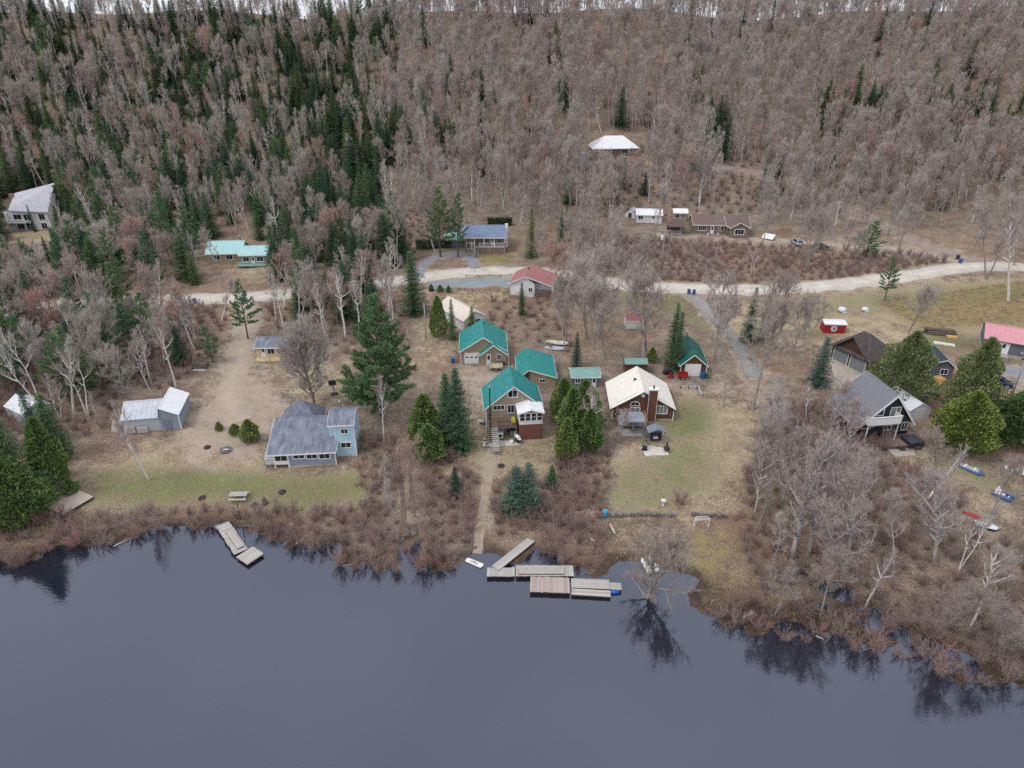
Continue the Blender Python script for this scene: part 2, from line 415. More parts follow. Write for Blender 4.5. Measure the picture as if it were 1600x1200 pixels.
# road side and right field
paint('green', [(955, 452), (1075, 456), (1110, 520), (1085, 540), (1070, 500), (1010, 485), (965, 478)], .6)
paint('dry', [(1110, 470), (1330, 452), (1430, 438), (1600, 426), (1700, 424), (1700, 520), (1440, 545), (1400, 560), (1240, 545), (1130, 520)], .8)
paint('ochre', [(1350, 470), (1600, 440), (1700, 440), (1700, 510), (1440, 515)], .75)
paint('green', [(1180, 470), (1330, 456), (1450, 445), (1600, 436), (1600, 470), (1400, 490), (1250, 500)], .4)
paint('green', [(700, 700), (790, 705), (870, 700), (870, 735), (710, 735)], .4)
paint('green', [(1240, 510), (1300, 520), (1290, 535), (1240, 530)], .6)
paint('green', [(1440, 520), (1530, 525), (1520, 548), (1430, 545)], .75)
paint('dirt', [(1180, 520), (1300, 530), (1345, 600), (1310, 600), (1290, 560), (1180, 545)], .5)
paint('dry', [(1390, 690), (1480, 690), (1520, 730), (1600, 740), (1600, 830), (1500, 780), (1400, 740)], .6)
paint('green', [(1420, 690), (1500, 705), (1600, 760), (1600, 800), (1480, 740)], .45)
paint('dirt', [(1530, 575), (1700, 590), (1700, 660), (1570, 640), (1500, 610)], .6)
# upper houses
paint('ochre', [(742, 390), (802, 392), (806, 420), (738, 418)], .8)
paint('green', [(650, 382), (730, 380), (720, 394), (650, 400)], .5)
paint('dry', [(690, 455), (800, 452), (800, 470), (740, 478), (690, 470)], .9)
paint('dirt', [(1020, 362), (1180, 372), (1260, 372), (1420, 388), (1490, 395), (1490, 412), (1400, 402), (1240, 390), (1170, 380), (1020, 370)], .9)
paint('dry', [(1400, 375), (1480, 385), (1560, 412), (1400, 418)], .7)
paint('dry', [(0, 360), (110, 355), (120, 375), (0, 385)], .9)
paint('green', [(90, 345), (125, 345), (125, 362), (90, 362)], .7)
paint('dry', [(350, 410), (440, 408), (450, 440), (360, 445)], .7)
paint('dry', [(160, 310), (210, 305), (205, 335), (150, 335)], .5)
COVER['wet'] = np.clip(1.15 - np.abs(GZ - .0) / .32, 0, 1).astype(np.float32) * np.where(_Y < 90, 1, 0)
for k in COVER:
    a = COVER[k]
    for _ in range(8 if k != 'wet' else 1):
        a = (a + np.roll(a, 1, 0) + np.roll(a, -1, 0) + np.roll(a, 1, 1) + np.roll(a, -1, 1)) / 5
    COVER[k] = a

# ------------------------------------------------------------------ roads and tracks (draped strips with ragged edges)
def smooth_line(pts, step=1.5):
    P = np.array([at(*p)[:2] for p in pts]); out = []
    Q = np.vstack([2 * P[0] - P[1], P, 2 * P[-1] - P[-2]])
    for i in range(1, len(Q) - 2):
        n = max(2, int(np.linalg.norm(Q[i + 1] - Q[i]) / step))
        for k in range(n):
            t = k / n
            out.append(.5 * ((2 * Q[i]) + (-Q[i - 1] + Q[i + 1]) * t + (2 * Q[i - 1] - 5 * Q[i] + 4 * Q[i + 1] - Q[i + 2]) * t * t + (-Q[i - 1] + 3 * Q[i] - 3 * Q[i + 1] + Q[i + 2]) * t ** 3))
    out.append(P[-1]); return np.array(out)
ROADS = []
def road(name, pts, width, mat, lift=.05, rag=.35, kind='structure', soft=.8, seed=1):
    line = smooth_line(pts); rng = np.random.default_rng(seed); n = len(line)
    ROADS.append((line, width))
    d = np.gradient(line, axis=0); d /= np.linalg.norm(d, axis=1)[:, None] + 1e-9
    nrm = np.stack([-d[:, 1], d[:, 0]], 1)
    def jit():
        j = rng.normal(0, 1, n); return np.convolve(j, np.ones(3) / 3, 'same') * rag
    wl_, wr_ = width / 2 + jit(), width / 2 + jit()
    mb = MB(); cs = [-1, -.75, -.5, -.25, 0, .25, .5, .75, 1]
    for i in range(n):
        for c in cs:
            w = wl_[i] if c < 0 else wr_[i]
            p = line[i] + nrm[i] * c * w
            z = max(hgt(p[0], p[1]), .01) + (lift if abs(c) < 1 else -.04)
            mb.v.append((p[0], p[1], z))
    m = len(cs)
    for i in range(n - 1):
        for k in range(m - 1): a = i * m + k; mb.f.append((a, a + m, a + m + 1, a + 1))
    o = mb.build(name, mat, smooth=True); tag(o, kind=kind); aa = o.data.attributes.new('across', 'FLOAT', 'POINT'); aa.data.foreach_set('value', np.tile(np.abs(np.array(cs)), n).astype(np.float32))
    paint_line('dirt', [tuple(p) for p in line[::2]], width / 2 + soft, .55)
    return o
pmat('gravel_road', (192, 185, 174), (216, 209, 198), .35, .95, .01, 6)
pmat('gravel_grey', (138, 136, 132), (160, 157, 151), .5, .95, .01, 6)
def wheel_tracks(name):
    m = MATS[name]; n, l = m.node_tree.nodes, m.node_tree.links; b = n['Principled BSDF']; src = b.inputs['Base Color'].links[0].from_socket
    a = n.new('ShaderNodeAttribute'); a.attribute_name = 'across'; rp = n.new('ShaderNodeValToRGB'); e = rp.color_ramp.elements
    for p, v in ((0, .90), (.22, .93), (.45, 1.04), (.62, .95), (.85, .88), (1, .74)):
        q = e[0] if p == 0 else e[1] if p == 1 else e.new(p); q.position = p; q.color = (v, v, v, 1)
    nz = n.new('ShaderNodeTexNoise'); nz.inputs['Scale'].default_value = .5; tc = n.new('ShaderNodeTexCoord'); l.new(tc.outputs['Object'], nz.inputs['Vector'])
    ad = n.new('ShaderNodeMath'); ad.operation = 'MULTIPLY_ADD'; ad.inputs[1].default_value = .5; l.new(nz.outputs['Fac'], ad.inputs[0])
    sb = n.new('ShaderNodeMath'); sb.operation = 'SUBTRACT'; sb.inputs[1].default_value = .25; l.new(a.outputs['Fac'], sb.inputs[0]); l.new(sb.outputs[0], ad.inputs[2]); l.new(ad.outputs[0], rp.inputs['Fac'])
    mx = n.new('ShaderNodeMixRGB'); mx.blend_type = 'MULTIPLY'; mx.inputs['Fac'].default_value = 1; l.new(src, mx.inputs['Color1']); l.new(rp.outputs['Color'], mx.inputs['Color2']); l.new(mx.outputs['Color'], b.inputs['Base Color'])
pmat('gravel_blue', (122, 130, 134), (142, 148, 150), .5, .95, .01, 6)
pmat('track_dirt', (144, 128, 118), (170, 154, 142), .6, .95, .015, 5)
pmat('track_pale', (168, 152, 138), (188, 172, 156), .5, .95, .015, 5)
pmat('asphalt', (126, 126, 134), (146, 146, 152), .5, .9, .006, 10)
pmat('mud', (92, 78, 70), (118, 102, 92), 1.0, .8, .02, 5)
pmat('path_earth', (148, 134, 117), (170, 156, 138), .9, .95, .015, 6)
for _m in ('gravel_road', 'gravel_grey', 'track_dirt', 'track_pale'): wheel_tracks(_m)
road('gravel_road', [(-150, 505), (-60, 490), (60, 480), (180, 472), (300, 467), (400, 464), (500, 452), (580, 442), (640, 438), (700, 428), (790, 423), (880, 430), (940, 440), (1000, 447), (1080, 452), (1160, 452), (1250, 449), (1330, 443), (1400, 433), (1450, 425), (1500, 418), (1560, 416), (1620, 420), (1720, 428), (1850, 440)], 6.2, 'gravel_road', .07, .14, seed=3)
road('parking_pad', [(672, 447), (720, 443), (770, 440), (815, 442)], 6.0, 'gravel_blue', .13, .2, seed=4)
road('dirt_driveway', [(384, 470), (386, 500), (378, 545), (366, 590), (358, 625), (372, 660)], 5.2, 'track_pale', .04, .5, seed=5)
road('side_driveway', [(1076, 458), (1100, 478), (1125, 505), (1150, 535), (1170, 565), (1178, 590)], 3.6, 'gravel_grey', .04, .4, seed=6)
road('hill_track', [(1545, 412), (1470, 392), (1420, 372), (1370, 350), (1310, 322), (1240, 292), (1180, 272), (1120, 262)], 6.0, 'track_dirt', .06, .6, seed=7)
road('upper_driveway', [(1500, 410), (1450, 397), (1390, 389), (1300, 384), (1230, 378), (1170, 375)], 3.8, 'track_pale', .09, .4, seed=8)
road('asphalt_driveway', [(656, 436), (655, 420), (672, 406), (695, 398), (722, 398), (737, 404), (742, 420)], 3.0, 'asphalt', .09, .15, seed=9)
road('garage_apron', [(1318, 560), (1325, 578), (1330, 596), (1322, 612)], 6.0, 'concrete', .05, .2, seed=10)
road('neighbour_driveway', [(1532, 574), (1570, 578), (1620, 586), (1700, 596)], 4.5, 'asphalt', .05, .2, seed=11)
road('footpath', [(770, 702), (764, 735), (757, 775), (752, 815), (748, 850), (745, 866)], 1.5, 'path_earth', .03, .25, seed=12, soft=.3)
road('wheel_rut', [(626, 690), (626, 720), (628, 760), (630, 800), (633, 838)], .7, 'mud', .02, .12, seed=13, soft=.2)
road('wheel_rut', [(640, 690), (641, 720), (643, 760), (646, 800), (648, 838)], .7, 'mud', .02, .12, seed=14, soft=.2)

# ------------------------------------------------------------------ ground sheet
def ground_material():
    m, n, l, b = nodes_of('ground')
    tc = n.new('ShaderNodeTexCoord')
    def noise(s, d=6, r=.6):
        q = n.new('ShaderNodeTexNoise'); q.inputs['Scale'].default_value = s; q.inputs['Detail'].default_value = d; q.inputs['Roughness'].default_value = r
        l.new(tc.outputs['Object'], q.inputs['Vector']); return q.outputs['Fac']
    def ramp(f, stops):
        r = n.new('ShaderNodeValToRGB'); e = r.color_ramp.elements
        while len(e) < len(stops): e.new(.5)
        for k, (p, c) in enumerate(stops): e[k].position = p; e[k].color = (*lin(c), 1)
        l.new(f, r.inputs['Fac']); return r.outputs['Color']
    big, mid, fine, leaf = noise(.045, 4), noise(.35, 6, .7), noise(2.4, 6, .75), noise(5.5, 3, .8)
    mixf = n.new('ShaderNodeMath'); mixf.operation = 'MULTIPLY_ADD'; mixf.inputs[1].default_value = .55
    m2 = n.new('ShaderNodeMath'); m2.operation = 'MULTIPLY'; m2.inputs[1].default_value = .45
    l.new(fine, m2.inputs[0]); l.new(mid, mixf.inputs[0]); l.new(m2.outputs[0], mixf.inputs[2]); tex = mixf.outputs[0]
    mixl = n.new('ShaderNodeMath'); mixl.operation = 'MULTIPLY_ADD'; mixl.inputs[1].default_value = .5
    m3 = n.new('ShaderNodeMath'); m3.operation = 'MULTIPLY'; m3.inputs[1].default_value = .5
    l.new(leaf, m3.inputs[0]); l.new(tex, mixl.inputs[0]); l.new(m3.outputs[0], mixl.inputs[2]); texl = mixl.outputs[0]
    litter = ramp(texl, [(.36, (74, 64, 57)), (.46, (118, 104, 93)), (.53, (148, 133, 119)), (.62, (194, 180, 163))])
    litter2 = ramp(texl, [(.36, (84, 67, 57)), (.46, (128, 107, 92)), (.54, (154, 133, 115)), (.63, (196, 178, 156))])
    def mix(f, a, c):
        q = n.new('ShaderNodeMixRGB'); l.new(f, q.inputs['Fac']); l.new(a, q.inputs['Color1']); l.new(c, q.inputs['Color2']); return q.outputs['Color']
    bigr = ramp(big, [(.42, (0, 0, 0)), (.6, (255, 255, 255))])
    col = mix(bigr, litter, litter2)
    covers = [('dry', [(.36, (116, 100, 82)), (.5, (162, 146, 122)), (.62, (204, 188, 164))]), ('ochre', [(.36, (104, 92, 66)), (.5, (142, 128, 92)), (.64, (170, 154, 116))]),
              ('green', [(.36, (80, 84, 56)), (.5, (116, 120, 82)), (.64, (156, 152, 116))]), ('dirt', [(.36, (142, 124, 110)), (.5, (170, 154, 139)), (.64, (192, 178, 162))]), ('wet', [(.36, (50, 42, 38)), (.5, (78, 66, 58)), (.64, (110, 94, 84))])]
    for nm, st in covers:
        a = n.new('ShaderNodeAttribute'); a.attribute_name = nm
        s = n.new('ShaderNodeMath'); s.operation = 'MULTIPLY_ADD'; s.inputs[1].default_value = 3.4; s.inputs[2].default_value = -1.7
        l.new(tex, s.inputs[0])
        ad = n.new('ShaderNodeMath'); ad.operation = 'ADD'; l.new(a.outputs['Fac'], ad.inputs[0]); l.new(s.outputs[0], ad.inputs[1])
        mr = n.new('ShaderNodeMapRange'); mr.interpolation_type = 'SMOOTHSTEP'; mr.inputs['From Min'].default_value = .15; mr.inputs['From Max'].default_value = .85
        l.new(ad.outputs[0], mr.inputs['Value'])
        gate = n.new('ShaderNodeMath'); gate.operation = 'MULTIPLY'; sm = n.new('ShaderNodeMapRange'); sm.inputs['From Min'].default_value = 0.0; sm.inputs['From Max'].default_value = .25
        l.new(a.outputs['Fac'], sm.inputs['Value']); l.new(mr.outputs[0], gate.inputs[0]); l.new(sm.outputs[0], gate.inputs[1])
        col = mix(gate.outputs[0], col, ramp(texl, st))
    l.new(col, b.inputs['Base Color']); b.inputs['Roughness'].default_value = .95; b.inputs['Specular IOR Level'].default_value = .1
    bp = n.new('ShaderNodeBump'); bp.inputs['Strength'].default_value = .9; bp.inputs['Distance'].default_value = .35
    l.new(texl, bp.inputs['Height']); l.new(bp.outputs['Normal'], b.inputs['Normal'])
ground_material()
def build_ground():
    ny, nx = _X.shape
    v = np.stack([_X, _Y, GZ], -1).reshape(-1, 3).astype(np.float32)
    idx = np.arange(nx * ny).reshape(ny, nx)
    f = np.stack([idx[:-1, :-1], idx[:-1, 1:], idx[1:, 1:], idx[1:, :-1]], -1).reshape(-1, 4)
    me = bpy.data.meshes.new('ground')
    me.vertices.add(len(v)); me.vertices.foreach_set('co', v.ravel())
    me.loops.add(f.size); me.loops.foreach_set('vertex_index', f.ravel().astype(np.int32))
    me.polygons.add(len(f)); me.polygons.foreach_set('loop_start', (np.arange(len(f)) * 4).astype(np.int32))
    me.polygons.foreach_set('use_smooth', np.ones(len(f), bool))
    for k in COVER:
        at_ = me.attributes.new(k, 'FLOAT', 'POINT'); at_.data.foreach_set('value', COVER[k].ravel().astype(np.float32))
    me.materials.append(M('ground')); me.update(calc_edges=True); me.validate()
    o = bpy.data.objects.new('ground', me); link(o); tag(o, kind='structure')
build_ground()

# ------------------------------------------------------------------ lake
def water_material():
    m, n, l, b = nodes_of('lake_water')
    b.inputs['Base Color'].default_value = (.014, .015, .026, 1)
    b.inputs['Roughness'].default_value = .04
    b.inputs['IOR'].default_value = 1.88
    b.inputs['Specular Tint'].default_value = (.75, .82, 1.0, 1)
    b.inputs['Specular IOR Level'].default_value = .75
    tc = n.new('ShaderNodeTexCoord'); mp = n.new('ShaderNodeMapping'); mp.inputs['Scale'].default_value = (1.0, 2.2, 1); mp.inputs['Rotation'].default_value = (0, 0, R(20))
    nz = n.new('ShaderNodeTexNoise'); nz.inputs['Scale'].default_value = 1.6; nz.inputs['Detail'].default_value = 3
    l.new(tc.outputs['Object'], mp.inputs['Vector']); l.new(mp.outputs['Vector'], nz.inputs['Vector'])
    bp = n.new('ShaderNodeBump'); bp.inputs['Strength'].default_value = .15; bp.inputs['Distance'].default_value = .05
    l.new(nz.outputs['Fac'], bp.inputs['Height']); l.new(bp.outputs['Normal'], b.inputs['Normal'])
water_material()
lake = MB().add([(-9000, -9000, 0), (9000, -9000, 0), (9000, 105, 0), (-9000, 105, 0)], [(0, 1, 2, 3)]).build('water', 'lake_water')
tag(lake, kind='structure')
# ------------------------------------------------------------------ plant meshes
def _frame(D):
    D = D / (np.linalg.norm(D, axis=1)[:, None] + 1e-9)
    ref = np.where(np.abs(D[:, 2:3]) > .9, np.array([[1., 0, 0]]), np.array([[0, 0, 1.]]))
    U = np.cross(D, ref); U /= np.linalg.norm(U, axis=1)[:, None] + 1e-9
    return D, U, np.cross(D, U)
class PM:
    """numpy mesh collector: tapered prisms, spikes and kite-shaped sprays"""
    def __init__(s): s.V = []; s.T = []; s.Q = []; s.n = 0
    def segs(s, P0, P1, R0, R1, k=3):
        if len(P0) == 0: return
        P0, P1 = np.asarray(P0, float), np.asarray(P1, float); R0, R1 = np.asarray(R0, float)[:, None], np.asarray(R1, float)[:, None]
        D, U, W = _frame(P1 - P0); N = len(P0); out = np.zeros((N, 2 * k, 3))
        for i in range(k):
            a = 2 * math.pi * i / k; o = math.cos(a) * U + math.sin(a) * W
            out[:, i] = P0 + R0 * o; out[:, k + i] = P1 + R1 * o
        b = s.n + np.arange(N)[:, None] * 2 * k
        for i in range(k):
            j = (i + 1) % k; s.Q.append(np.hstack([b + i, b + k + i, b + k + j, b + j]))
        s.V.append(out.reshape(-1, 3)); s.n += N * 2 * k
    def spikes(s, P0, P1, R0):
        if len(P0) == 0: return
        D, U, W = _frame(P1 - P0); N = len(P0); R0 = np.asarray(R0, float)[:, None]; out = np.zeros((N, 4, 3))
        for i in range(3):
            a = 2 * math.pi * i / 3; out[:, i] = P0 + R0 * (math.cos(a) * U + math.sin(a) * W)
        out[:, 3] = P1; b = s.n + np.arange(N)[:, None] * 4
        for i in range(3): s.T.append(np.hstack([b + i, b + 3, b + (i + 1) % 3]))
        s.V.append(out.reshape(-1, 3)); s.n += N * 4
    def kites(s, P0, D, L, Wd, N_):
        """flat leaf sprays: root P0, direction D, length L, width Wd, approximate normal N_"""
        D = D / (np.linalg.norm(D, axis=1)[:, None] + 1e-9); S = np.cross(D, N_); S /= np.linalg.norm(S, axis=1)[:, None] + 1e-9
        L = np.asarray(L)[:, None]; Wd = np.asarray(Wd)[:, None]; N = len(P0)
        out = np.stack([P0, P0 + D * L * .45 + S * Wd * .5, P0 + D * L, P0 + D * L * .45 - S * Wd * .5], 1)
        b = s.n + np.arange(N)[:, None] * 4
        s.Q.append(np.hstack([b, b + 1, b + 2, b + 3])); s.V.append(out.reshape(-1, 3)); s.n += 4 * N
    def mesh(s, name, mat, smooth=False):
        v = np.vstack(s.V).astype(np.float32); me = bpy.data.meshes.new(name)
        t = np.vstack(s.T) if s.T else np.zeros((0, 3), int); q = np.vstack(s.Q) if s.Q else np.zeros((0, 4), int)
        me.vertices.add(len(v)); me.vertices.foreach_set('co', v.ravel())
        lv = np.concatenate([t.ravel(), q.ravel()]).astype(np.int32); me.loops.add(len(lv)); me.loops.foreach_set('vertex_index', lv)
        ls = np.concatenate([np.arange(len(t)) * 3, len(t) * 3 + np.arange(len(q)) * 4]).astype(np.int32)
        me.polygons.add(len(ls)); me.polygons.foreach_set('loop_start', ls)
        if smooth: me.polygons.foreach_set('use_smooth', np.ones(len(ls), bool))
        me.materials.append(M(mat)); me.update(calc_edges=True)
        return me
def unit(v): return v / (np.linalg.norm(v) + 1e-9)
def curve(rng, p, d, L, n, wob, up):
    pts = [np.array(p, float)]; d = unit(np.array(d, float))
    for _ in range(n):
        d = unit(d + rng.normal(0, wob, 3) + np.array([0, 0, up])); pts.append(pts[-1] + d * L / n)
    return pts
def bare_tree(seed, H=14.0, base=.3, spread=.24, nst=1, r0=.17, nl=15, up=.12, twigs=1.0, bark='bark_grey', twig='twig_bare', droop=0.0, lw=1.0, flat=False, tr_=.0135):
    rng = np.random.default_rng(seed); tr, cr = PM(), PM()
    A = {'p0': [], 'p1': [], 'r0': [], 'r1': []}; B = {'p0': [], 'p1': [], 'r0': [], 'r1': []}
    def put(S, pts, ra, rb):
        n = len(pts) - 1
        for i in range(n):
            S['p0'].append(pts[i]); S['p1'].append(pts[i + 1]); S['r0'].append(ra + (rb - ra) * i / n); S['r1'].append(ra + (rb - ra) * (i + 1) / n)
    tw_p, tw_d, tw_l = [], [], []
    for s in range(nst):
        az = rng.uniform(0, 6.28); lean = 0.05 if nst == 1 else rng.uniform(.12, .3)
        hh = H * (1 if s == 0 else rng.uniform(.75, .98))
        d0 = np.array([math.cos(az) * lean, math.sin(az) * lean, 1])
        st = np.array([math.cos(az), math.sin(az), 0]) * (0 if nst == 1 else .12)
        pts = curve(rng, st, d0, hh * .93, 11, .05, .05)
        rr = r0 * (1 if nst == 1 else .72); put(A, pts, rr, rr * .12)
        P = np.array(pts); n_l = int(nl / (nst ** .6)); ga = rng.uniform(0, 6.28)
        for k in range(n_l):
            f = (k + rng.uniform(0, .9)) / n_l; t = base + (1 - base) * f * .96
            q = t * 11; i = min(int(q), 10); p = P[i] + (P[i + 1] - P[i]) * (q - i)
            ga += 2.4 + rng.normal(0, .3); el = R(30 + 38 * f + rng.normal(0, 8))
            L = spread * H * (.72 + .5 * math.sin(math.pi * min(1, f * 1.05)) - .42 * f) * rng.uniform(.72, 1.25)
            if f < .15: L *= rng.uniform(.5, .9)
            d = np.array([math.cos(ga) * math.cos(el), math.sin(ga) * math.cos(el), math.sin(el)])
            lp = curve(rng, p, d, L, 5, .10, up - droop); lr = rr * (1 - .8 * t) * .5 * lw
            put(A, lp, lr, lr * .25); LP = np.array(lp)
            ns = max(3, int(3 + L * 1.3))
            for j in range(ns):
                g = .25 + .75 * (j + rng.uniform(0, 1)) / ns; qq = min(g * 5, 4.99); ii = int(qq); sp = LP[ii] + (LP[ii + 1] - LP[ii]) * (qq - ii)
                ld = unit(LP[ii + 1] - LP[ii]); sd = unit(ld * .75 + rng.normal(0, .55, 3) + np.array([0, 0, .25 - droop * 2]))
                sl = L * .42 * (1.15 - .5 * g) * rng.uniform(.7, 1.25)
                spt = curve(rng, sp, sd, sl, 3, .14, .1 - droop); put(B, spt, .022 * lw, .011 * lw)
                SP = np.array(spt); nt = max(3, int(2 + sl * 3.2))
                for m in range(nt):
                    gg = rng.uniform(.1, 1) * 2.99; mi = int(gg); tp = SP[mi] + (SP[mi + 1] - SP[mi]) * (gg - mi)
                    td = unit(unit(SP[mi + 1] - SP[mi]) * .8 + rng.normal(0, .42, 3) + np.array([0, 0, .36 - droop * 2])); tl = sl * .5 * rng.uniform(.5, 1.1) + .15
                    B['p0'].append(tp); B['p1'].append(tp + td * tl); B['r0'].append(.017); B['r1'].append(.010)
                    tw_p.append(tp); tw_d.append(td); tw_l.append(tl)
    tr.segs(A['p0'], A['p1'], A['r0'], A['r1'], 6 if not flat else 5)
    cr.segs(B['p0'], B['p1'], B['r0'], B['r1'], 3)
    tp, td, tl = np.array(tw_p), np.array(tw_d), np.array(tw_l)[:, None]
    for _ in range(max(1, int(round(9 * twigs)))):
        f = rng.uniform(.15, 1, (len(tp), 1)); st = tp + td * tl * f
        d = td * .7 + rng.normal(0, .36, td.shape) + np.array([0, 0, .42 - droop * 2]); d /= np.linalg.norm(d, axis=1)[:, None]
        cr.spikes(st, st + d * rng.uniform(.3, .9, (len(tp), 1)), np.full(len(tp), tr_))
    return tr.mesh('trunk', bark, True), cr.mesh('crown', twig)
def spruce(seed, H=13.0, Rm=2.3, low=.05, dens=1.0, needle='needle_spruce', droop=.28, ragged=.2):
    rng = np.random.default_rng(seed); tr, cr = PM(), PM()
    tr.segs([(0, 0, -.3), (0, 0, H * .5)], [(0, 0, H * .5), (0, 0, H * .985)], [.014 * H, .008 * H], [.008 * H, .012], 6)
    P0, D, L, W, N = [], [], [], [], []; z = low * H; B0, B1, BR = [], [], []
    while z < H * .985:
        f = z / H; Rr = Rm * (1 - f) ** .82 * (.55 + .45 * min(1, (f - low + .03) / .12)) + .10
        nb = max(4, int((6.5 if f < .8 else 5) * dens)); a0 = rng.uniform(0, 6.28)
        for b in range(nb):
            a = a0 + 6.283 * b / nb + rng.normal(0, .18); Lb = Rr * rng.uniform(1 - ragged * 1.3, 1 + ragged)
            out = np.array([math.cos(a), math.sin(a), 0]); up0 = .25 * (f - .35)
            p = np.array([0, 0, z + rng.normal(0, .08)]); nseg = max(2, int(Lb / .30)); side = np.array([-out[1], out[0], 0])
            for k in range(nseg):
                g = (k + .5) / nseg; zz = up0 * Lb * g - droop * Lb * g * (1 - .55 * g) * 1.3
                q = p + out * Lb * g + np.array([0, 0, zz]); wl_ = (.20 + .42 * (1 - g)) * min(1, .35 + Lb * .5)
                for sgn in (-1, 1):
                    P0.append(q + rng.normal(0, .03, 3)); D.append(out * .75 + side * sgn * .85 + np.array([0, 0, -.30]) + rng.normal(0, .16, 3)); L.append(wl_ * rng.uniform(.8, 1.3) + .08); W.append(.15 * rng.uniform(.7, 1.3)); N.append((0, 0, 1))
                if rng.random() < .6:
                    P0.append(q); D.append(out * .4 + np.array([0, 0, -1]) + rng.normal(0, .3, 3)); L.append(.3 * rng.uniform(.7, 1.2)); W.append(.16); N.append(tuple(side + rng.normal(0, .3, 3)))
            e = p + out * Lb + np.array([0, 0, up0 * Lb - droop * Lb * .6]); B0.append(p); B1.append(e); BR.append(.02 + .008 * Lb)
            P0.append(p + (e - p) * .88); D.append(out + np.array([0, 0, .05])); L.append(.32); W.append(.14); N.append((0, 0, 1))
        z += rng.uniform(.24, .36) * (1 if f < .75 else .8)
    P0.append((0, 0, H * .95)); D.append((0, 0, 1)); L.append(H * .05); W.append(.12); N.append((1, 0, 0))
    P0, D, L, W, N = map(np.array, (P0, D, L, W, N)); cr.kites(P0, D, L, W, N)
    cr.spikes(np.array(B0), np.array(B1), np.array(BR))
    return tr.mesh('trunk', 'bark_dark', True), cr.mesh('crown', needle)
def pine(seed, H=17.0, Rm=4.2, low=.22, nl=46, tuft=1.0, needle='needle_pine', tl=.42):
    rng = np.random.default_rng(seed); tr, cr = PM(), PM()
    pts = curve(rng, (0, 0, -.3), (0, 0, 1), H, 9, .02, .05); P = np.array(pts)
    tr.segs(P[:-1], P[1:], np.linspace(.017 * H, .03, 10)[:-1], np.linspace(.017 * H, .03, 10)[1:], 7)
    C, CD = [], []; S0, S1, SR = [], [], []; ga = 0
    for k in range(nl):
        f = (k + rng.uniform(0, 1)) / nl; t = low + (1 - low) * f; q = min(t * 9, 8.99); i = int(q); p = P[i] + (P[i + 1] - P[i]) * (q - i)
        ga += 2.4 + rng.normal(0, .35); prof = (1 - f) ** .75 * (.62 + .38 * min(1, f / .18)); L = max(.5, Rm * prof * rng.uniform(.62, 1.22))
        d = np.array([math.cos(ga), math.sin(ga), .12 + .55 * f]); lp = curve(rng, p, d, L, 5, .07, .06 - .03 * (f < .3)); LP = np.array(lp)
        for a, b in zip(lp[:-1], lp[1:]): S0.append(a); S1.append(b); SR.append(.02 + .011 * L)
        ns = max(3, int(L * 2.6))
        for j in range(ns):
            g = .22 + .78 * (j + rng.uniform(0, 1)) / ns; qq = min(g * 5, 4.99); ii = int(qq); sp = LP[ii] + (LP[ii + 1] - LP[ii]) * (qq - ii)
            ld = unit(LP[ii + 1] - LP[ii]); sd = unit(ld + np.array([-ld[1], ld[0], 0]) * rng.choice([-1, 1]) * rng.uniform(.3, 1.2) + np.array([0, 0, rng.uniform(-.08, .22)])); sl = (.35 + .30 * L * (1 - .6 * g)) * rng.uniform(.7, 1.2)
            S0.append(sp); S1.append(sp + sd * sl); SR.append(.016)
            nc = max(2, int(sl * 3.4 * tuft))
            for c in range(nc):
                C.append(sp + sd * sl * (.3 + .75 * (c + rng.uniform(0, 1)) / nc) + rng.normal(0, .07, 3)); CD.append(unit(sd + np.array([0, 0, .45])))
    for c in range(6): C.append(P[-1] - np.array([0, 0, .25 * c])); CD.append(np.array([0, 0, 1.]))
    C, CD = np.array(C), np.array(CD)
    tr.segs(S0, S1, np.array(SR), np.array(SR) * .5, 4)
    for k in range(13):
        d = CD * .75 + rng.normal(0, .62, C.shape); L = rng.uniform(.6, 1.15, len(C)) * tl
        cr.kites(C, d, L, np.full(len(C), .085), rng.normal(0, 1, C.shape))
    return tr.mesh('trunk', 'bark_dark', True), cr.mesh('crown', needle)
def cedar(seed, H=7.0, Rm=2.0, n=4200, needle='needle_cedar', low=.04, lump=.22, peak=.55):
    rng = np.random.default_rng(seed); tr, cr = PM(), PM()
    tr.segs([(0, 0, -.3)], [(0, 0, H * .9)], [.018 * H], [.02], 6)
    u = rng.uniform(0, 1, n) ** .85; a = rng.uniform(0, 6.283, n); f = low + (1 - low) * u
    prof = np.sin(np.clip(f, 0, 1) ** peak * math.pi) ** .8; prof = np.maximum(prof, .05)
    lob = 1 + lump * (np.sin(a * 3 + f * 9 + seed) * .6 + np.sin(a * 5 - f * 14 + 2 * seed) * .5 + np.sin(a * 2 + f * 23) * .4)
    rad = Rm * prof * lob * (1 - rng.uniform(0, 1, n) ** 2.2 * .55)
    P = np.stack([np.cos(a) * rad, np.sin(a) * rad, f * H], 1); out = np.stack([np.cos(a), np.sin(a), np.full(n, .75)], 1)
    D = out * .7 + rng.normal(0, .38, P.shape) + np.array([0, 0, .25]); tang = np.stack([-np.sin(a), np.cos(a), np.zeros(n)], 1)
    L = rng.uniform(.24, .5, n) * (H / 7) ** .4; cr.kites(P, D, L, L * rng.uniform(.4, .62, n), tang * rng.choice([-1, 1], n)[:, None] * .8 + rng.normal(0, .7, P.shape))
    m = n // 40; sel = rng.choice(n, m, False); cr.spikes(np.stack([np.zeros(m), np.zeros(m), P[sel, 2] * .7], 1), P[sel], np.full(m, .02))
    return tr.mesh('trunk', 'bark_dark', True), cr.mesh('crown', needle)
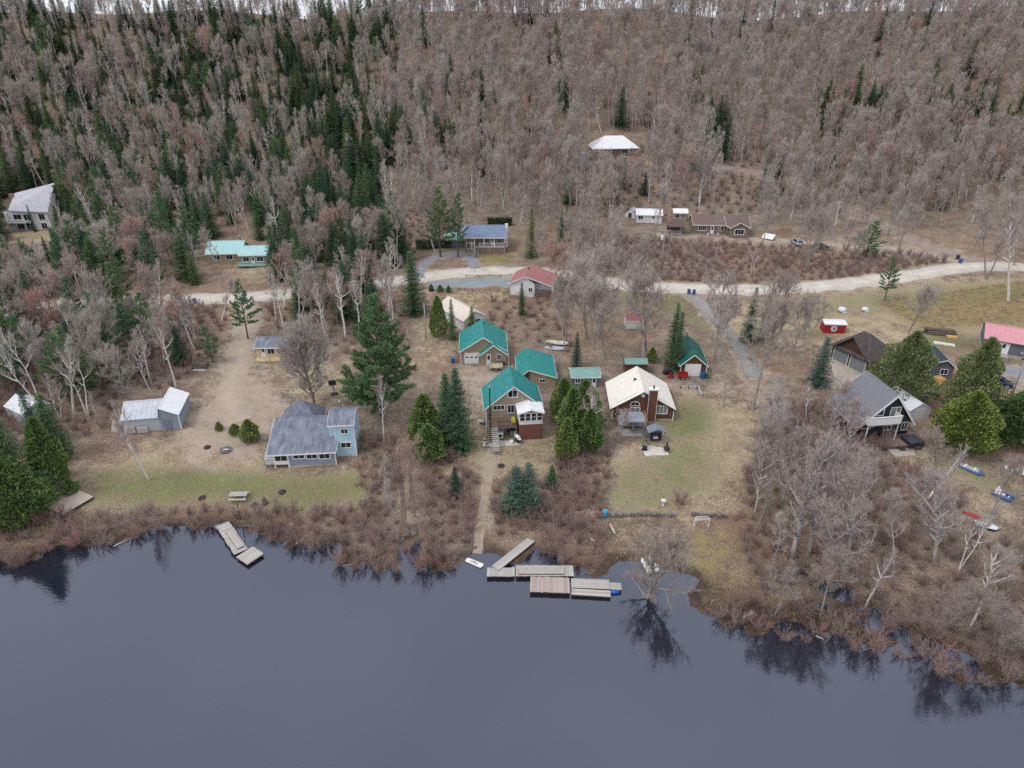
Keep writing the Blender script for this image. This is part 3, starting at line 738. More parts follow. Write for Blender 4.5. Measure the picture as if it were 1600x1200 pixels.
def shrub(seed, H=2.0, Rm=1.2, stems=16, tw=7, mat='twig_shrub'):
    rng = np.random.default_rng(seed); cr = PM(); p0, p1, r0 = [], [], []; T, TD = [], []
    for s in range(stems):
        a = rng.uniform(0, 6.28); t = rng.uniform(.1, 1) * Rm / H; d = np.array([math.cos(a) * t, math.sin(a) * t, 1]); st = np.array([math.cos(a), math.sin(a), 0]) * rng.uniform(0, .35) * Rm
        pts = curve(rng, st - np.array([0, 0, .1]), d, H * rng.uniform(.6, 1.1), 3, .14, .03)
        for x, y in zip(pts[:-1], pts[1:]):
            p0.append(x); p1.append(y); r0.append(.014)
            for _ in range(tw):
                g = rng.uniform(0, 1); T.append(x + (y - x) * g); TD.append(unit(unit(y - x) + rng.normal(0, .55, 3)))
    cr.segs(p0, p1, np.array(r0), np.array(r0) * .7, 3); T, TD = np.array(T), np.array(TD); L = rng.uniform(.25, .7, (len(T), 1)) * H / 2
    cr.spikes(T, T + TD * L, np.full(len(T), .014))
    for _ in range(2):
        g = rng.uniform(.2, 1, (len(T), 1)); S = T + TD * L * g; d = TD + rng.normal(0, .6, TD.shape); d /= np.linalg.norm(d, axis=1)[:, None]
        cr.spikes(S, S + d * L * .55, np.full(len(T), .012))
    return cr.mesh('shrub', mat)
def grass_tuft(seed, H=.5, n=46, Rm=.45):
    rng = np.random.default_rng(seed); cr = PM(); a = rng.uniform(0, 6.28, n); r = np.sqrt(rng.uniform(0, 1, n)) * Rm
    P = np.stack([np.cos(a) * r, np.sin(a) * r, np.full(n, -.05)], 1); D = np.stack([np.cos(a) * .6, np.sin(a) * .6, np.ones(n)], 1) + rng.normal(0, .35, (n, 3))
    cr.kites(P, D, rng.uniform(.5, 1.2, n) * H, np.full(n, .045), rng.normal(0, 1, (n, 3)))
    return cr.mesh('grass', 'dry_grass')
PROTO = {
    'maple': [(bare_tree(11 + k, 14, .28 + .05 * (k % 3), (.33, .30, .27, .36, .28, .31)[k], 1 if k % 3 else 2, .18, 17, .12, .75), 14) for k in range(6)],
    'slim': [(bare_tree(31 + k, 15, .42, .17, 1, .15, 14, .2, .6, 'bark_pale'), 15) for k in range(4)],
    'birch': [(bare_tree(51 + k, 13, .42, .18, 1 + k % 2, .18, 13, .16, .4, 'bark_birch', 'twig_birch', 0, 2.4), 13) for k in range(4)],
    'spruce': [(spruce(71 + k, 13, (2.5, 2.9, 2.1, 3.3)[k], .06, 1.15), 13) for k in range(4)],
    'pine': [(pine(91 + k, 14, (3.8, 4.4)[k], .25, 44, 1.5), 14) for k in range(2)],
    'cedar': [(cedar(101 + k, 7, (1.5, 1.9)[k]), 7) for k in range(2)],
}
SHRUBS = [shrub(121 + k, (1.5, 2.0, 2.5, 1.8)[k], (1.1, 1.3, 1.3, 1.6)[k]) for k in range(4)]
GRASS = [grass_tuft(141 + k) for k in range(2)]
def plant(name, label, cat, protos, loc, h, rz, group=None, tilt=(0, 0), sx=1.0):
    (tm, cm), ph = protos; s = h / ph
    o = thing(name, label, cat, loc, rz, group); o.scale = (s * sx, s * sx, s)
    if tilt != (0, 0):                              # lean in the world frame, then turn about its own axis
        from mathutils import Euler, Matrix
        mt = Euler((tilt[0], tilt[1], 0)).to_matrix() @ Matrix.Rotation(rz, 3, 'Z'); o.rotation_euler = mt.to_euler()
    inst('trunk', tm, o); inst('crown', cm, o)
    return o
def top_height(loc, ty, tx=None):
    """height (and sideways lean) that brings a tree standing at loc up to picture row ty"""
    d = ray(tx if tx is not None else proj(loc)[0], ty); t = loc[1] / d[1]; p = d * t + np.array([0, 0, CAMH])
    return p[2] - loc[2], (p[0] - loc[0]) if tx is not None else 0.0
# ------------------------------------------------------------------ singled-out trees
HEROES = []
def hero(kind, px, py, ty, label, tx=None, sx=1.0, proto=None, cat='tree', name=None, group=None):
    loc = at(px, py); h, dx = top_height(loc, ty, tx); rng = random.Random(px * 7 + py)
    L = math.hypot(h, dx); pr = proto or PROTO[kind][rng.randrange(len(PROTO[kind]))]
    nm = name or {'maple': 'bare_tree', 'slim': 'bare_tree', 'birch': 'birch_tree', 'spruce': 'spruce_tree', 'pine': 'pine_tree', 'cedar': 'cedar_tree'}[kind]
    HEROES.append((loc[0], loc[1], 1.5))
    return plant(nm, label, cat, pr, loc - np.array([0, 0, .08]), L, rng.uniform(0, 6.28), group, (0, math.atan2(dx, h)) if dx else (0, 0), sx)
big_pine = (pine(201, 18, 6.6, .10, 110, 1.7, 'needle_pine', .5), 18)
hero('pine', 597, 648, 463, 'tallest white pine, towering behind the light blue cottage', proto=big_pine, sx=.86)
wide_maple = (bare_tree(211, 14, .12, .36, 1, .26, 38, .16, 1.1), 14)
hero('maple', 492, 634, 497, 'wide bare maple right behind the light blue cottage', proto=wide_maple)
twin = (spruce(221, 12.5, 2.9, .04, 1.3), 12.5)
hero('spruce', 700, 692, 580, 'left one of two dark spruces beside the green-roofed cottage', proto=twin)
hero('spruce', 716, 700, 572, 'right one of two dark spruces beside the green-roofed cottage', proto=twin)
hero('spruce', 647, 490, 390, 'lone tall spruce by the gravel road left of the parking pad', sx=1.25)
hero('spruce', 1168, 535, 446, 'left one of two tall spruces below the gravel road', sx=.9)
hero('spruce', 1190, 533, 455, 'right one of two tall spruces below the gravel road', sx=.9)
hero('spruce', 1049, 572, 470, 'tall spruce close beside the brown garage, taller of the pair', sx=.8)
hero('spruce', 1056, 578, 484, 'shorter spruce close beside the brown garage', sx=.8)
hero('spruce', 900, 574, 516, 'narrow dark spruce behind the faded green shed', sx=.75)
hero('spruce', 1277, 602, 526, 'blue-grey spruce left of the dark hip-roofed garage', proto=(spruce(231, 9, 2.5, .05, 1.2, 'needle_blue'), 9))
hero('cedar', 686, 527, 464, 'rounded evergreen left of the pale-roofed outbuilding', sx=.72)
hero('spruce', 707, 530, 465, 'dark spruce right in front of the pale-roofed outbuilding', sx=.9)
hero('spruce', 738, 522, 477, 'small green spruce in front of the pale outbuilding gable', sx=1.3)
hero('spruce', 815, 492, 440, 'narrow spruce in front of the red-roofed white garage', sx=.95)
hero('spruce', 830, 402, 322, 'tall thin spruce right of the blue-roofed house', sx=.9)
hero('spruce', 877, 378, 327, 'small thin spruce higher up right of the blue-roofed house', sx=.8)
hero('cedar', 666, 692, 618, 'tall cedar left of the two dark spruces', sx=1.3)
hero('cedar', 672, 716, 664, 'short rounded cedar left of the two dark spruces', sx=1.5)
for (x, y, t, s, l) in [(880, 655, 592, 1.2, 'rearmost cedar of the row between the two cottages'), (893, 690, 608, 1.1, 'tallest cedar of the row between the two cottages'), (884, 722, 655, .95, 'lowest cedar at the lake end of the row between cottages'), (912, 668, 596, 1.15, 'cedar of the row nearest the cream-roofed brown house'), (920, 702, 640, 1.2, 'broad cedar behind the pale birch between cottages')]:
    hero('cedar', x, y, t, l, sx=s)
fat_cedar = (cedar(241, 7, 3.0, 9000, 'needle_lime', lump=.2, peak=.62), 7); fat2 = (cedar(242, 7, 3.1, 9000, 'needle_cedar', lump=.2, peak=.6), 7); fat3 = (cedar(243, 7, 3.2, 9000, 'needle_dark', lump=.24, peak=.6), 7)
hero('cedar', 1500, 700, 614, 'large round yellow-green cedar right of the A-frame cottage', proto=fat_cedar)
hero('cedar', 34, 812, 722, 'large round cedar beside the wooden platform', proto=fat2)
hero('cedar', 1592, 692, 610, 'dark round cedar at the right edge below the parked car', proto=fat3)
hero('spruce', 38, 792, 634, 'broad dark fir at the left edge above the round cedar', proto=(spruce(251, 13, 4.3, .03, 1.5, droop=.2), 13))
hero('cedar', 88, 758, 655, 'loose green evergreen right of the broad dark fir', sx=.9)
loose = (cedar(261, 10, 4.4, 11000, 'needle_olive', .02, .42, .52), 10); loose2 = (cedar(262, 12, 4.0, 11000, 'needle_olive', .02, .45, .5), 12)
hero('pine', 1404, 622, 520, 'broad olive evergreen behind the A-frame cottage', proto=loose, sx=.8, name='evergreen_tree')
hero('pine', 1508, 652, 530, 'tall olive evergreen between the dark shed and parked car', proto=loose2, sx=.78, name='evergreen_tree')
hero('pine', 688, 402, 293, 'left one of two tall pines beside the blue-roofed house', sx=.9)
hero('pine', 716, 402, 302, 'right one of two tall pines beside the blue-roofed house', sx=.75)
hero('pine', 333, 566, 508, 'small pine left of the dirt driveway', sx=1.1)
hero('pine', 388, 530, 440, 'leaning pine right beside the top of the dirt driveway', sx=.9)
hero('pine', 1382, 470, 402, 'thin pine just below the gravel road at right', sx=.8)
hero('pine', 1352, 402, 345, 'low spreading pine beside the upper driveway', sx=1.7)
hero('spruce', 187, 605, 538, 'dark spruce left behind the silver shed', sx=1.0)
hero('spruce', 226, 590, 540, 'smaller dark spruce directly behind the silver shed', sx=.9)
hero('spruce', 283, 568, 492, 'dark spruce above the log pile by the dirt driveway', sx=1.1)
hero('spruce', 712, 774, 728, 'small spruce in the brush left of the footpath', sx=1.25)
hero('spruce', 806, 798, 728, 'bluish young spruce right of the footpath', proto=(spruce(271, 6, 2.2, .03, 1.3, 'needle_blue'), 6), sx=1.05)
hero('spruce', 825, 796, 720, 'second top of the bluish young spruce clump by the footpath', proto=(spruce(272, 6, 1.7, .03, 1.3, 'needle_blue'), 6), sx=.9)
hero('spruce', 862, 760, 725, 'small green spruce below the cedar row', sx=1.3)
for (x, y, t, l) in [(343, 672, 659, 'leftmost small green bush beside the fire pit lawn'), (368, 678, 662, 'middle small green bush beside the fire pit lawn'), (392, 688, 656, 'rightmost and largest small green bush left of the cottage')]:
    hero('cedar', x, y, t, l, sx=1.7, cat='bush', name='evergreen_bush')
for (x, y, t, l) in [(674, 455, 444, 'leftmost small evergreen along the parking pad edge'), (688, 456, 445, 'middle small evergreen along the parking pad edge'), (701, 457, 446, 'rightmost small evergreen along the parking pad edge')]:
    hero('cedar', x, y, t, l, sx=1.5, cat='bush', name='evergreen_bush')
hero('cedar', 1018, 566, 543, 'low evergreen between the brown house and tall spruces', sx=1.1)
hero('cedar', 112, 770, 748, 'small olive bush at the left end of the lawn', sx=1.6, cat='bush', name='evergreen_bush')
hero('spruce', 100, 345, 287, 'dark evergreen right beside the slanted-roof grey house', sx=1.4)
hero('spruce', 115, 350, 300, 'second dark evergreen right of the slanted-roof grey house', sx=1.1)
hero('spruce', 55, 362, 318, 'thin spruce in front of the slanted-roof grey house', sx=.8)
# bare trees one can point at
over = (bare_tree(281, 9, .12, .42, 2, .19, 24, .10, .55, lw=1.7), 9)
big = [(bare_tree(285 + k, 14, .22, .27, 1 + k % 2, .25, 20, .14, .4, 'bark_pale', 'twig_birch', 0, 2.2), 14) for k in range(3)]
hero('maple', 1003, 950, 840, 'wide bare tree standing in the shallows beside the docks', proto=over)
for (x, y, t, tx, l) in [(1236, 872, 676, None, 'tall thick bare tree on the right shore, its base near a pool'), (1262, 868, 690, 1300, 'leaning bare tree beside the tall thick one on the right shore'),
        (1130, 634, 455, None, 'bare tree at the gravel edge right of the lawn'), (1176, 640, 462, None, 'bare tree farther right at the gravel edge, right of the lawn'),
        (918, 530, 398, None, 'forked bare tree left above the small red-roofed shed'), (940, 528, 392, None, 'second forked bare tree above the small red-roofed shed'), (948, 562, 430, None, 'slim bare tree behind the faded green shed'),
        (1004, 568, 402, None, 'tall dark bare tree behind the cream-roofed house'), (1013, 562, 412, None, 'bare tree right next to the tall dark one behind the cream roof'), (884, 535, 430, None, 'bare tree on the leafy bank right of the red-roofed garage'),
        (1117, 566, 430, None, 'bare tree just right of the brown garage'), (1205, 525, 420, None, 'bare tree right of the two tall spruces'), (1258, 424, 318, None, 'round-crowned bare tree above the gravel road right of the black car'),
        (1024, 370, 290, None, 'bare tree in front of the white shed on the slope'), (1122, 386, 320, None, 'slim bare tree in front of the brown bungalow'), (1190, 388, 318, None, 'bare tree at the right end of the brown bungalow'),
        (1398, 404, 318, None, 'bare tree standing beside the upper driveway'), (1541, 436, 300, None, 'tall bare tree at the right end of the gravel road'), (1418, 520, 440, None, 'grey bare tree behind the broad olive evergreen'),
        (968, 692, 640, None, 'small bare tree in front of the grey-roofed pergola'), (215, 640, 545, None, 'bare tree behind the silver shed'),
        (350, 440, 348, None, 'bare tree in front of the mint-roofed house'), (742, 425, 375, None, 'small bare tree beside the asphalt driveway'), (622, 420, 300, None, 'tall bare tree left of the asphalt driveway'),
        (845, 415, 358, None, 'bare tree right of the blue-roofed house'), (905, 432, 345, None, 'broad bare tree right behind the red-roofed garage'), (880, 470, 372, None, 'bare tree at the right corner of the red-roofed garage'),
        (1320, 905, 720, 1340, 'grey bare tree between the pools on the right shore'), (1460, 880, 730, 1475, 'bare tree in the thicket below the A-frame cottage'), (1290, 700, 590, None, 'bare tree left of the A-frame cottage'),
        (1322, 722, 622, None, 'reddish bare tree left of the A-frame roof'), (1200, 720, 590, None, 'bare tree at the right edge of the lawn'), (1180, 800, 690, None, 'broad bare tree right of the hockey net'),
        (1220, 790, 660, None, 'bare tree in the thicket right of the hockey net'), (650, 780, 690, None, 'bare tree beside the wheel ruts'), (600, 780, 712, None, 'red-twigged bare tree right of the light blue cottage'), (618, 818, 735, None, 'bare tree by the mouth of the wheel ruts')]:
    hero('maple' if sum(map(ord, l)) % 4 else 'slim', x, y, t, l, tx, proto=big[sum(map(ord, l)) % 3] if x > 1170 and y > 650 else None)
hero('birch', 600, 692, 585, 'thin pale birch below the tall white pine', 597, sx=.6); hero('birch', 232, 748, 612, 'thin pale bare tree in front of the silver shed', sx=.7)
for (x, y, t, tx, l) in [(72, 645, 505, 4, 'far left leaning birch above the white shelter'), (95, 660, 578, 62, 'short leaning birch right above the white shelter'), (116, 650, 520, 92, 'tall leaning birch left of the silver shed'),
        (138, 655, 532, 110, 'birch with crooked forks left of the silver shed'), (151, 653, 604, 144, 'short birch closest to the silver shed'), (240, 620, 512, 232, 'pale birch directly behind the silver shed'), (303, 547, 452, 272, 'leaning birch right of the dark spruce by the driveway'),
        (310, 540, 450, 300, 'upright birch left of the dirt driveway top'), (345, 505, 420, 340, 'birch near the road at the driveway top'), (924, 700, 596, 935, 'pale birch leaning in front of the cedar row'), 
        (1517, 977, 852, 1590, 'white birch leaning right on the lower right shore'), (1499, 890, 805, 1550, 'leaning white birch above the lowest one on the right shore'), (540, 530, 405, 532, 'tall birch left of the tall white pine'), (562, 525, 420, 556, 'second tall birch left of the tall white pine'),
        (445, 520, 415, 428, 'leaning birch above the tan cabin'), (465, 515, 400, 455, 'birch above the tan cabin, right of the leaning one'), (1450, 780, 690, 1500, 'leaning birch in the thicket right of the A-frame'), (1575, 470, 322, 1590, 'forked white birch at the right end of the road'),
        (682, 398, 330, 676, 'white-trunked birch in front of the two tall pines'), (606, 395, 330, 603, 'slim white birch left of the asphalt driveway'), (911, 345, 270, 905, 'white birch on the slope left of the small sheds')]:
    hero('birch', x, y, t, l, tx)

# ------------------------------------------------------------------ the woods, tree by tree
KEEP = [(10, 305, 92, 362), (318, 376, 424, 420), (722, 348, 800, 398), (640, 380, 770, 422), (790, 410, 872, 468), (688, 460, 758, 512), (714, 500, 800, 575), (808, 538, 874, 612), (748, 572, 852, 702), (886, 566, 944, 606),
        (936, 575, 1060, 692), (1056, 526, 1110, 592), (974, 488, 1012, 516), (1284, 482, 1360, 524), (1306, 510, 1385, 590), (1322, 578, 1440, 700), (1418, 610, 1468, 660), (1436, 540, 1486, 592), (1524, 508, 1620, 580), (1540, 575, 1585, 612),
        (0, 618, 50, 660), (180, 608, 296, 676), (394, 524, 456, 568), (412, 628, 568, 735), (914, 210, 1004, 242), (1078, 332, 1172, 374), (974, 322, 1078, 368), (1230, 372, 1295, 392), (1488, 395, 1512, 412),
        (940, 432, 1600, 452), (1380, 415, 1600, 440), (1065, 445, 1095, 462), (1028, 352, 1050, 432), (1400, 362, 1540, 410), (1180, 370, 1300, 392), (1120, 258, 1180, 275), (640, 424, 800, 450), (1000, 636, 1045, 712),
        (640, 575, 700, 600), (690, 570, 815, 610), (1440, 515, 1500, 545), (320, 560, 540, 640), (300, 480, 400, 720), (940, 600, 1130, 800)]
REG = [  # polygon in picture space for the foot of the tree, spacing (m), mix
    ([(-150, -60), (620, -60), (620, 250), (560, 330), (-150, 330)], 3.2, dict(spruce=.54, maple=.14, slim=.14, birch=.15, pine=.03)),
    ([(-150, 330), (560, 330), (620, 300), (640, 430), (420, 440), (-150, 460)], 3.7, dict(spruce=.56, maple=.20, birch=.13, pine=.11)),
    ([(620, -60), (1800, -60), (1800, 330), (620, 330)], 2.9, dict(maple=.33, slim=.52, birch=.11, spruce=.04)),
    ([(560, 250), (900, 250), (900, 395), (620, 420)], 4.0, dict(maple=.38, slim=.50, birch=.05, spruce=.07)),
    ([(900, 300), (1080, 300), (1060, 345), (970, 440), (880, 435)], 4.6, dict(maple=.6, slim=.35, birch=.05)),
    ([(1170, 330), (1500, 330), (1800, 330), (1800, 420), (1560, 405), (1440, 370), (1300, 375), (1180, 370)], 4.6, dict(maple=.5, slim=.35, birch=.15)),
    ([(-200, 470), (370, 475), (360, 540), (310, 600), (190, 660), (-200, 720)], 3.5, dict(maple=.26, birch=.34, spruce=.2, pine=.2)),
    ([(-150, 400), (250, 400), (250, 470), (-150, 480)], 3.5, dict(pine=.5, spruce=.22, birch=.14, maple=.14)),
    ([(400, 440), (620, 430), (615, 520), (540, 540), (440, 525), (405, 510)], 3.3, dict(spruce=.48, birch=.30, maple=.22)),
    ([(830, 470), (1000, 455), (1000, 560), (880, 560)], 5.0, dict(maple=.55, slim=.45)),
    ([(1100, 470), (1260, 500), (1270, 590), (1120, 560)], 6.0, dict(maple=.6, slim=.4)),
    ([(1190, 650), (1330, 640), (1420, 720), (1700, 850), (1700, 1100), (1350, 1020), (1180, 960), (1170, 780)], 5.6, dict(maple=.66, slim=.22, birch=.12)),
    ([(1420, 455), (1700, 440), (1700, 505), (1540, 505)], 8.5, dict(maple=.8, slim=.2)),
    ([(1560, 640), (1800, 640), (1800, 760), (1600, 740)], 6, dict(spruce=.5, maple=.5)),
    ([(-250, 660), (130, 660), (90, 760), (-250, 850)], 5.0, dict(spruce=.45, maple=.35, cedar=.2)),
    ([(990, 375), (1480, 405), (1480, 425), (1250, 442), (1000, 440)], 9.0, dict(maple=.8, birch=.2)),
]
EXTRA_GREEN = [(1325, 165, 45, 16), (1545, 178, 48, 28), (620, 210, 26, 20), (700, 225, 16, 14), (1465, 170, 14, 14), (560, 290, 40, 40), (500, 150, 60, 20), (1120, 190, 14, 18)]
REGW = [([tuple(p) for p in poly], sp, mx) for poly, sp, mx in REG]
rng = np.random.default_rng(42)
cand = np.stack([rng.uniform(-235, 235, 66000), rng.uniform(48, 338, 66000)], 1)
cz = height_fn(cand[:, 0], cand[:, 1])
cd = cand[:, 1] * math.cos(PITCH) - (cz - CAMH) * math.sin(PITCH); cu = cand[:, 1] * math.sin(PITCH) + (cz - CAMH) * math.cos(PITCH)
cpx, cpy = 800 + FPX * cand[:, 0] / cd, 600 - FPX * cu / cd
creg = np.full(len(cand), -1)
for k, (poly, sp, mx) in enumerate(REGW):
    m = inpoly(poly, cpx, cpy) & (creg < 0); creg[m] = k
road_pts = np.vstack([np.column_stack([ln, np.full(len(ln), w / 2 + 1.2)]) for ln, w in ROADS])
cell = {}
def near_ok(x, y, r):
    i, j = int(x // 5), int(y // 5)
    for a in (-2, -1, 0, 1, 2):
        for b in (-2, -1, 0, 1, 2):
            for (u, v, q) in cell.get((i + a, j + b), ()):
                if (u - x) ** 2 + (v - y) ** 2 < ((r + q) / 2) ** 2: return False
    return True
def put_cell(x, y, r): cell.setdefault((int(x // 5), int(y // 5)), []).append((x, y, r))
for h_ in HEROES: put_cell(h_[0], h_[1], 3.0)
WOODS = []
ok_idx = np.where((creg >= 0) & (cz > -.12) & (cpx > -140) & (cpx < 1740))[0]
for i in ok_idx:
    x, y, z = cand[i, 0], cand[i, 1], cz[i]; poly, sp, mx = REGW[creg[i]]
    sp_ = sp * rng.choice([.8, 1.0, 1.25])
    if not near_ok(x, y, sp_): continue
    if np.min(np.hypot(road_pts[:, 0] - x, road_pts[:, 1] - y) - road_pts[:, 2]) < 0: continue
    ks = list(mx); kind = ks[int(rng.choice(len(ks), p=np.array([mx[k] for k in ks]) / sum(mx.values())))]
    for (ex, ey, ew, eh) in EXTRA_GREEN:
        if abs(cpx[i] - ex) < ew and abs(cpy[i] - ey - 25) < eh + 10 and rng.random() < .75: kind = 'spruce'
    hh = {'maple': rng.uniform(9.5, 14.5), 'slim': rng.uniform(12, 18), 'birch': rng.uniform(9, 13.5), 'spruce': rng.uniform(6.5, 14), 'pine': rng.uniform(10, 15), 'cedar': rng.uniform(4, 8)}[kind]
    if creg[i] in (11, 15): hh *= .72
    if creg[i] == 14: hh *= .8
    half = {'maple': .2, 'slim': .1, 'birch': .12, 'spruce': .13, 'pine': .2, 'cedar': .2}[kind] * hh * FPX / cd[i]
    tpy = proj((x, y, z + hh))[1]
    bad = False
    for (a, b, c, d) in KEEP:
        if cpx[i] + half * .75 > a and cpx[i] - half * .75 < c and cpy[i] > b and tpy < d - 3: bad = True; break
    if bad: continue
    put_cell(x, y, sp_); WOODS.append((kind, x, y, float(z), hh * (1.12 if kind == 'maple' and creg[i] in (0, 2, 3) else 1), cpx[i], cpy[i], cd[i]))
MARKS = [(50, 345, 'the slanted-roof grey house'), (370, 400, 'the mint-roofed house'), (757, 375, 'the blue-roofed house'), (960, 230, 'the pale-roofed upper house'), (1120, 355, 'the brown bungalow'), (1030, 345, 'the small slope sheds'), (832, 440, 'the red-roofed garage'),
         (250, 645, 'the silver shed'), (22, 640, 'the white shelter'), (425, 548, 'the tan cabin'), (595, 560, 'the tall white pine'), (480, 690, 'the light blue cottage'), (992, 505, 'the tiny red-roofed shed'), (1085, 560, 'the brown garage'), (1305, 510, 'the red shed'), (1345, 550, 'the dark hip-roofed garage'),
         (1385, 640, 'the A-frame cottage'), (1570, 535, 'the pink-roofed bungalow'), (1095, 815, 'the hockey net'), (1245, 375, 'the silver hatchback'), (1300, 900, 'the flooded pools'), (1558, 775, 'the blue pedal boat'), (380, 500, 'the dirt driveway top'), (1499, 405, 'the track bins'), (625, 210, 'the slope spruces'), (1325, 165, 'the ridge evergreens')]
def where_is(px, py):
    d, mx, my, nm = min((math.hypot(px - a, (py - b) * 1.3), a, b, c) for a, b, c in MARKS); dx, dy = px - mx, py - my
    v = 'above' if dy < -22 else 'below' if dy > 22 else ''; h = 'left of' if dx < -28 else 'right of' if dx > 28 else ''
    rel = (f'{v} and {h}' if v and h and abs(dx) > .45 * abs(dy) and abs(dy) > .35 * abs(dx) else (h if (abs(dx) >= abs(dy) and h) else v or h or 'beside'))
    far = 'far ' if d > 210 else 'well ' if d > 95 else 'just '
    return (far if rel != 'beside' else '') + rel + ' ' + nm, 'trees around ' + nm[4:]
ORD = ['first', 'second', 'third', 'fourth', 'fifth', 'sixth', 'seventh', 'eighth', 'ninth', 'tenth', 'eleventh', 'twelfth', 'thirteenth', 'fourteenth', 'fifteenth', 'sixteenth', 'seventeenth', 'eighteenth', 'nineteenth', 'twentieth']
def single_out(things):
    """things: (object, px, py); where several share a label, tell them apart by their order from the left"""
    by = {}
    for t in things: by.setdefault(t[0]['label'], []).append(t)
    for lab, L in by.items():
        if len(L) == 1: continue
        L.sort(key=lambda t: t[1])
        for k, t in enumerate(L[:20]): t[0]['label'] = f'{lab}, {ORD[k]} from left'
LOOK = {'maple': 'bare grey-brown tree', 'slim': 'slim bare tree', 'birch': 'pale leafless birch', 'spruce': 'dark pointed spruce', 'pine': 'soft green pine', 'cedar': 'dense green cedar'}
INDIV = []
def WID(k, py): return float(1.2 * rng.uniform(.85, 1.2) if k == 'spruce' else rng.uniform(.55, .85) if k == 'maple' and py < 400 else rng.uniform(.8, 1.15))
NAME = {'maple': 'bare_tree', 'slim': 'slender_tree', 'birch': 'birch_tree', 'spruce': 'spruce_tree', 'pine': 'pine_tree', 'cedar': 'cedar_tree'}
FAR = []
for kind in PROTO:
    L = sorted([w for w in WOODS if w[0] == kind], key=lambda w: w[7] / w[4])
    lim = {'maple': 250, 'slim': 280, 'birch': 260, 'spruce': 250, 'pine': 280, 'cedar': 280}[kind]
    for n_, (k, x, y, z, hh, px, py, d) in enumerate(L):
        pi = int(rng.integers(len(PROTO[k]))); rz = rng.uniform(0, 6.28)
        inview = -40 < px < 1640
        if n_ < lim and inview:
            where, grp = where_is(px, py); size = 'short' if hh < {'maple': 11, 'slim': 13.5, 'birch': 10.5, 'spruce': 9, 'pine': 10, 'cedar': 6}[k] else 'tall'
            INDIV.append((plant(NAME[k], f'{size} {LOOK[k]} {where}', 'tree', PROTO[k][pi], (x, y, z - .1), hh, rz, grp, (rng.normal(0, .03), rng.normal(0, .04)), WID(k, py)), px, py))
        else: FAR.append((k, pi, x, y, z - .1, rz, hh / PROTO[k][pi][1], WID(k, py)))
single_out(INDIV)
print('woods', len(WOODS), 'far', len(FAR), {k: sum(1 for w in WOODS if w[0] == k) for k in PROTO}, round(time.time() - T0, 1))

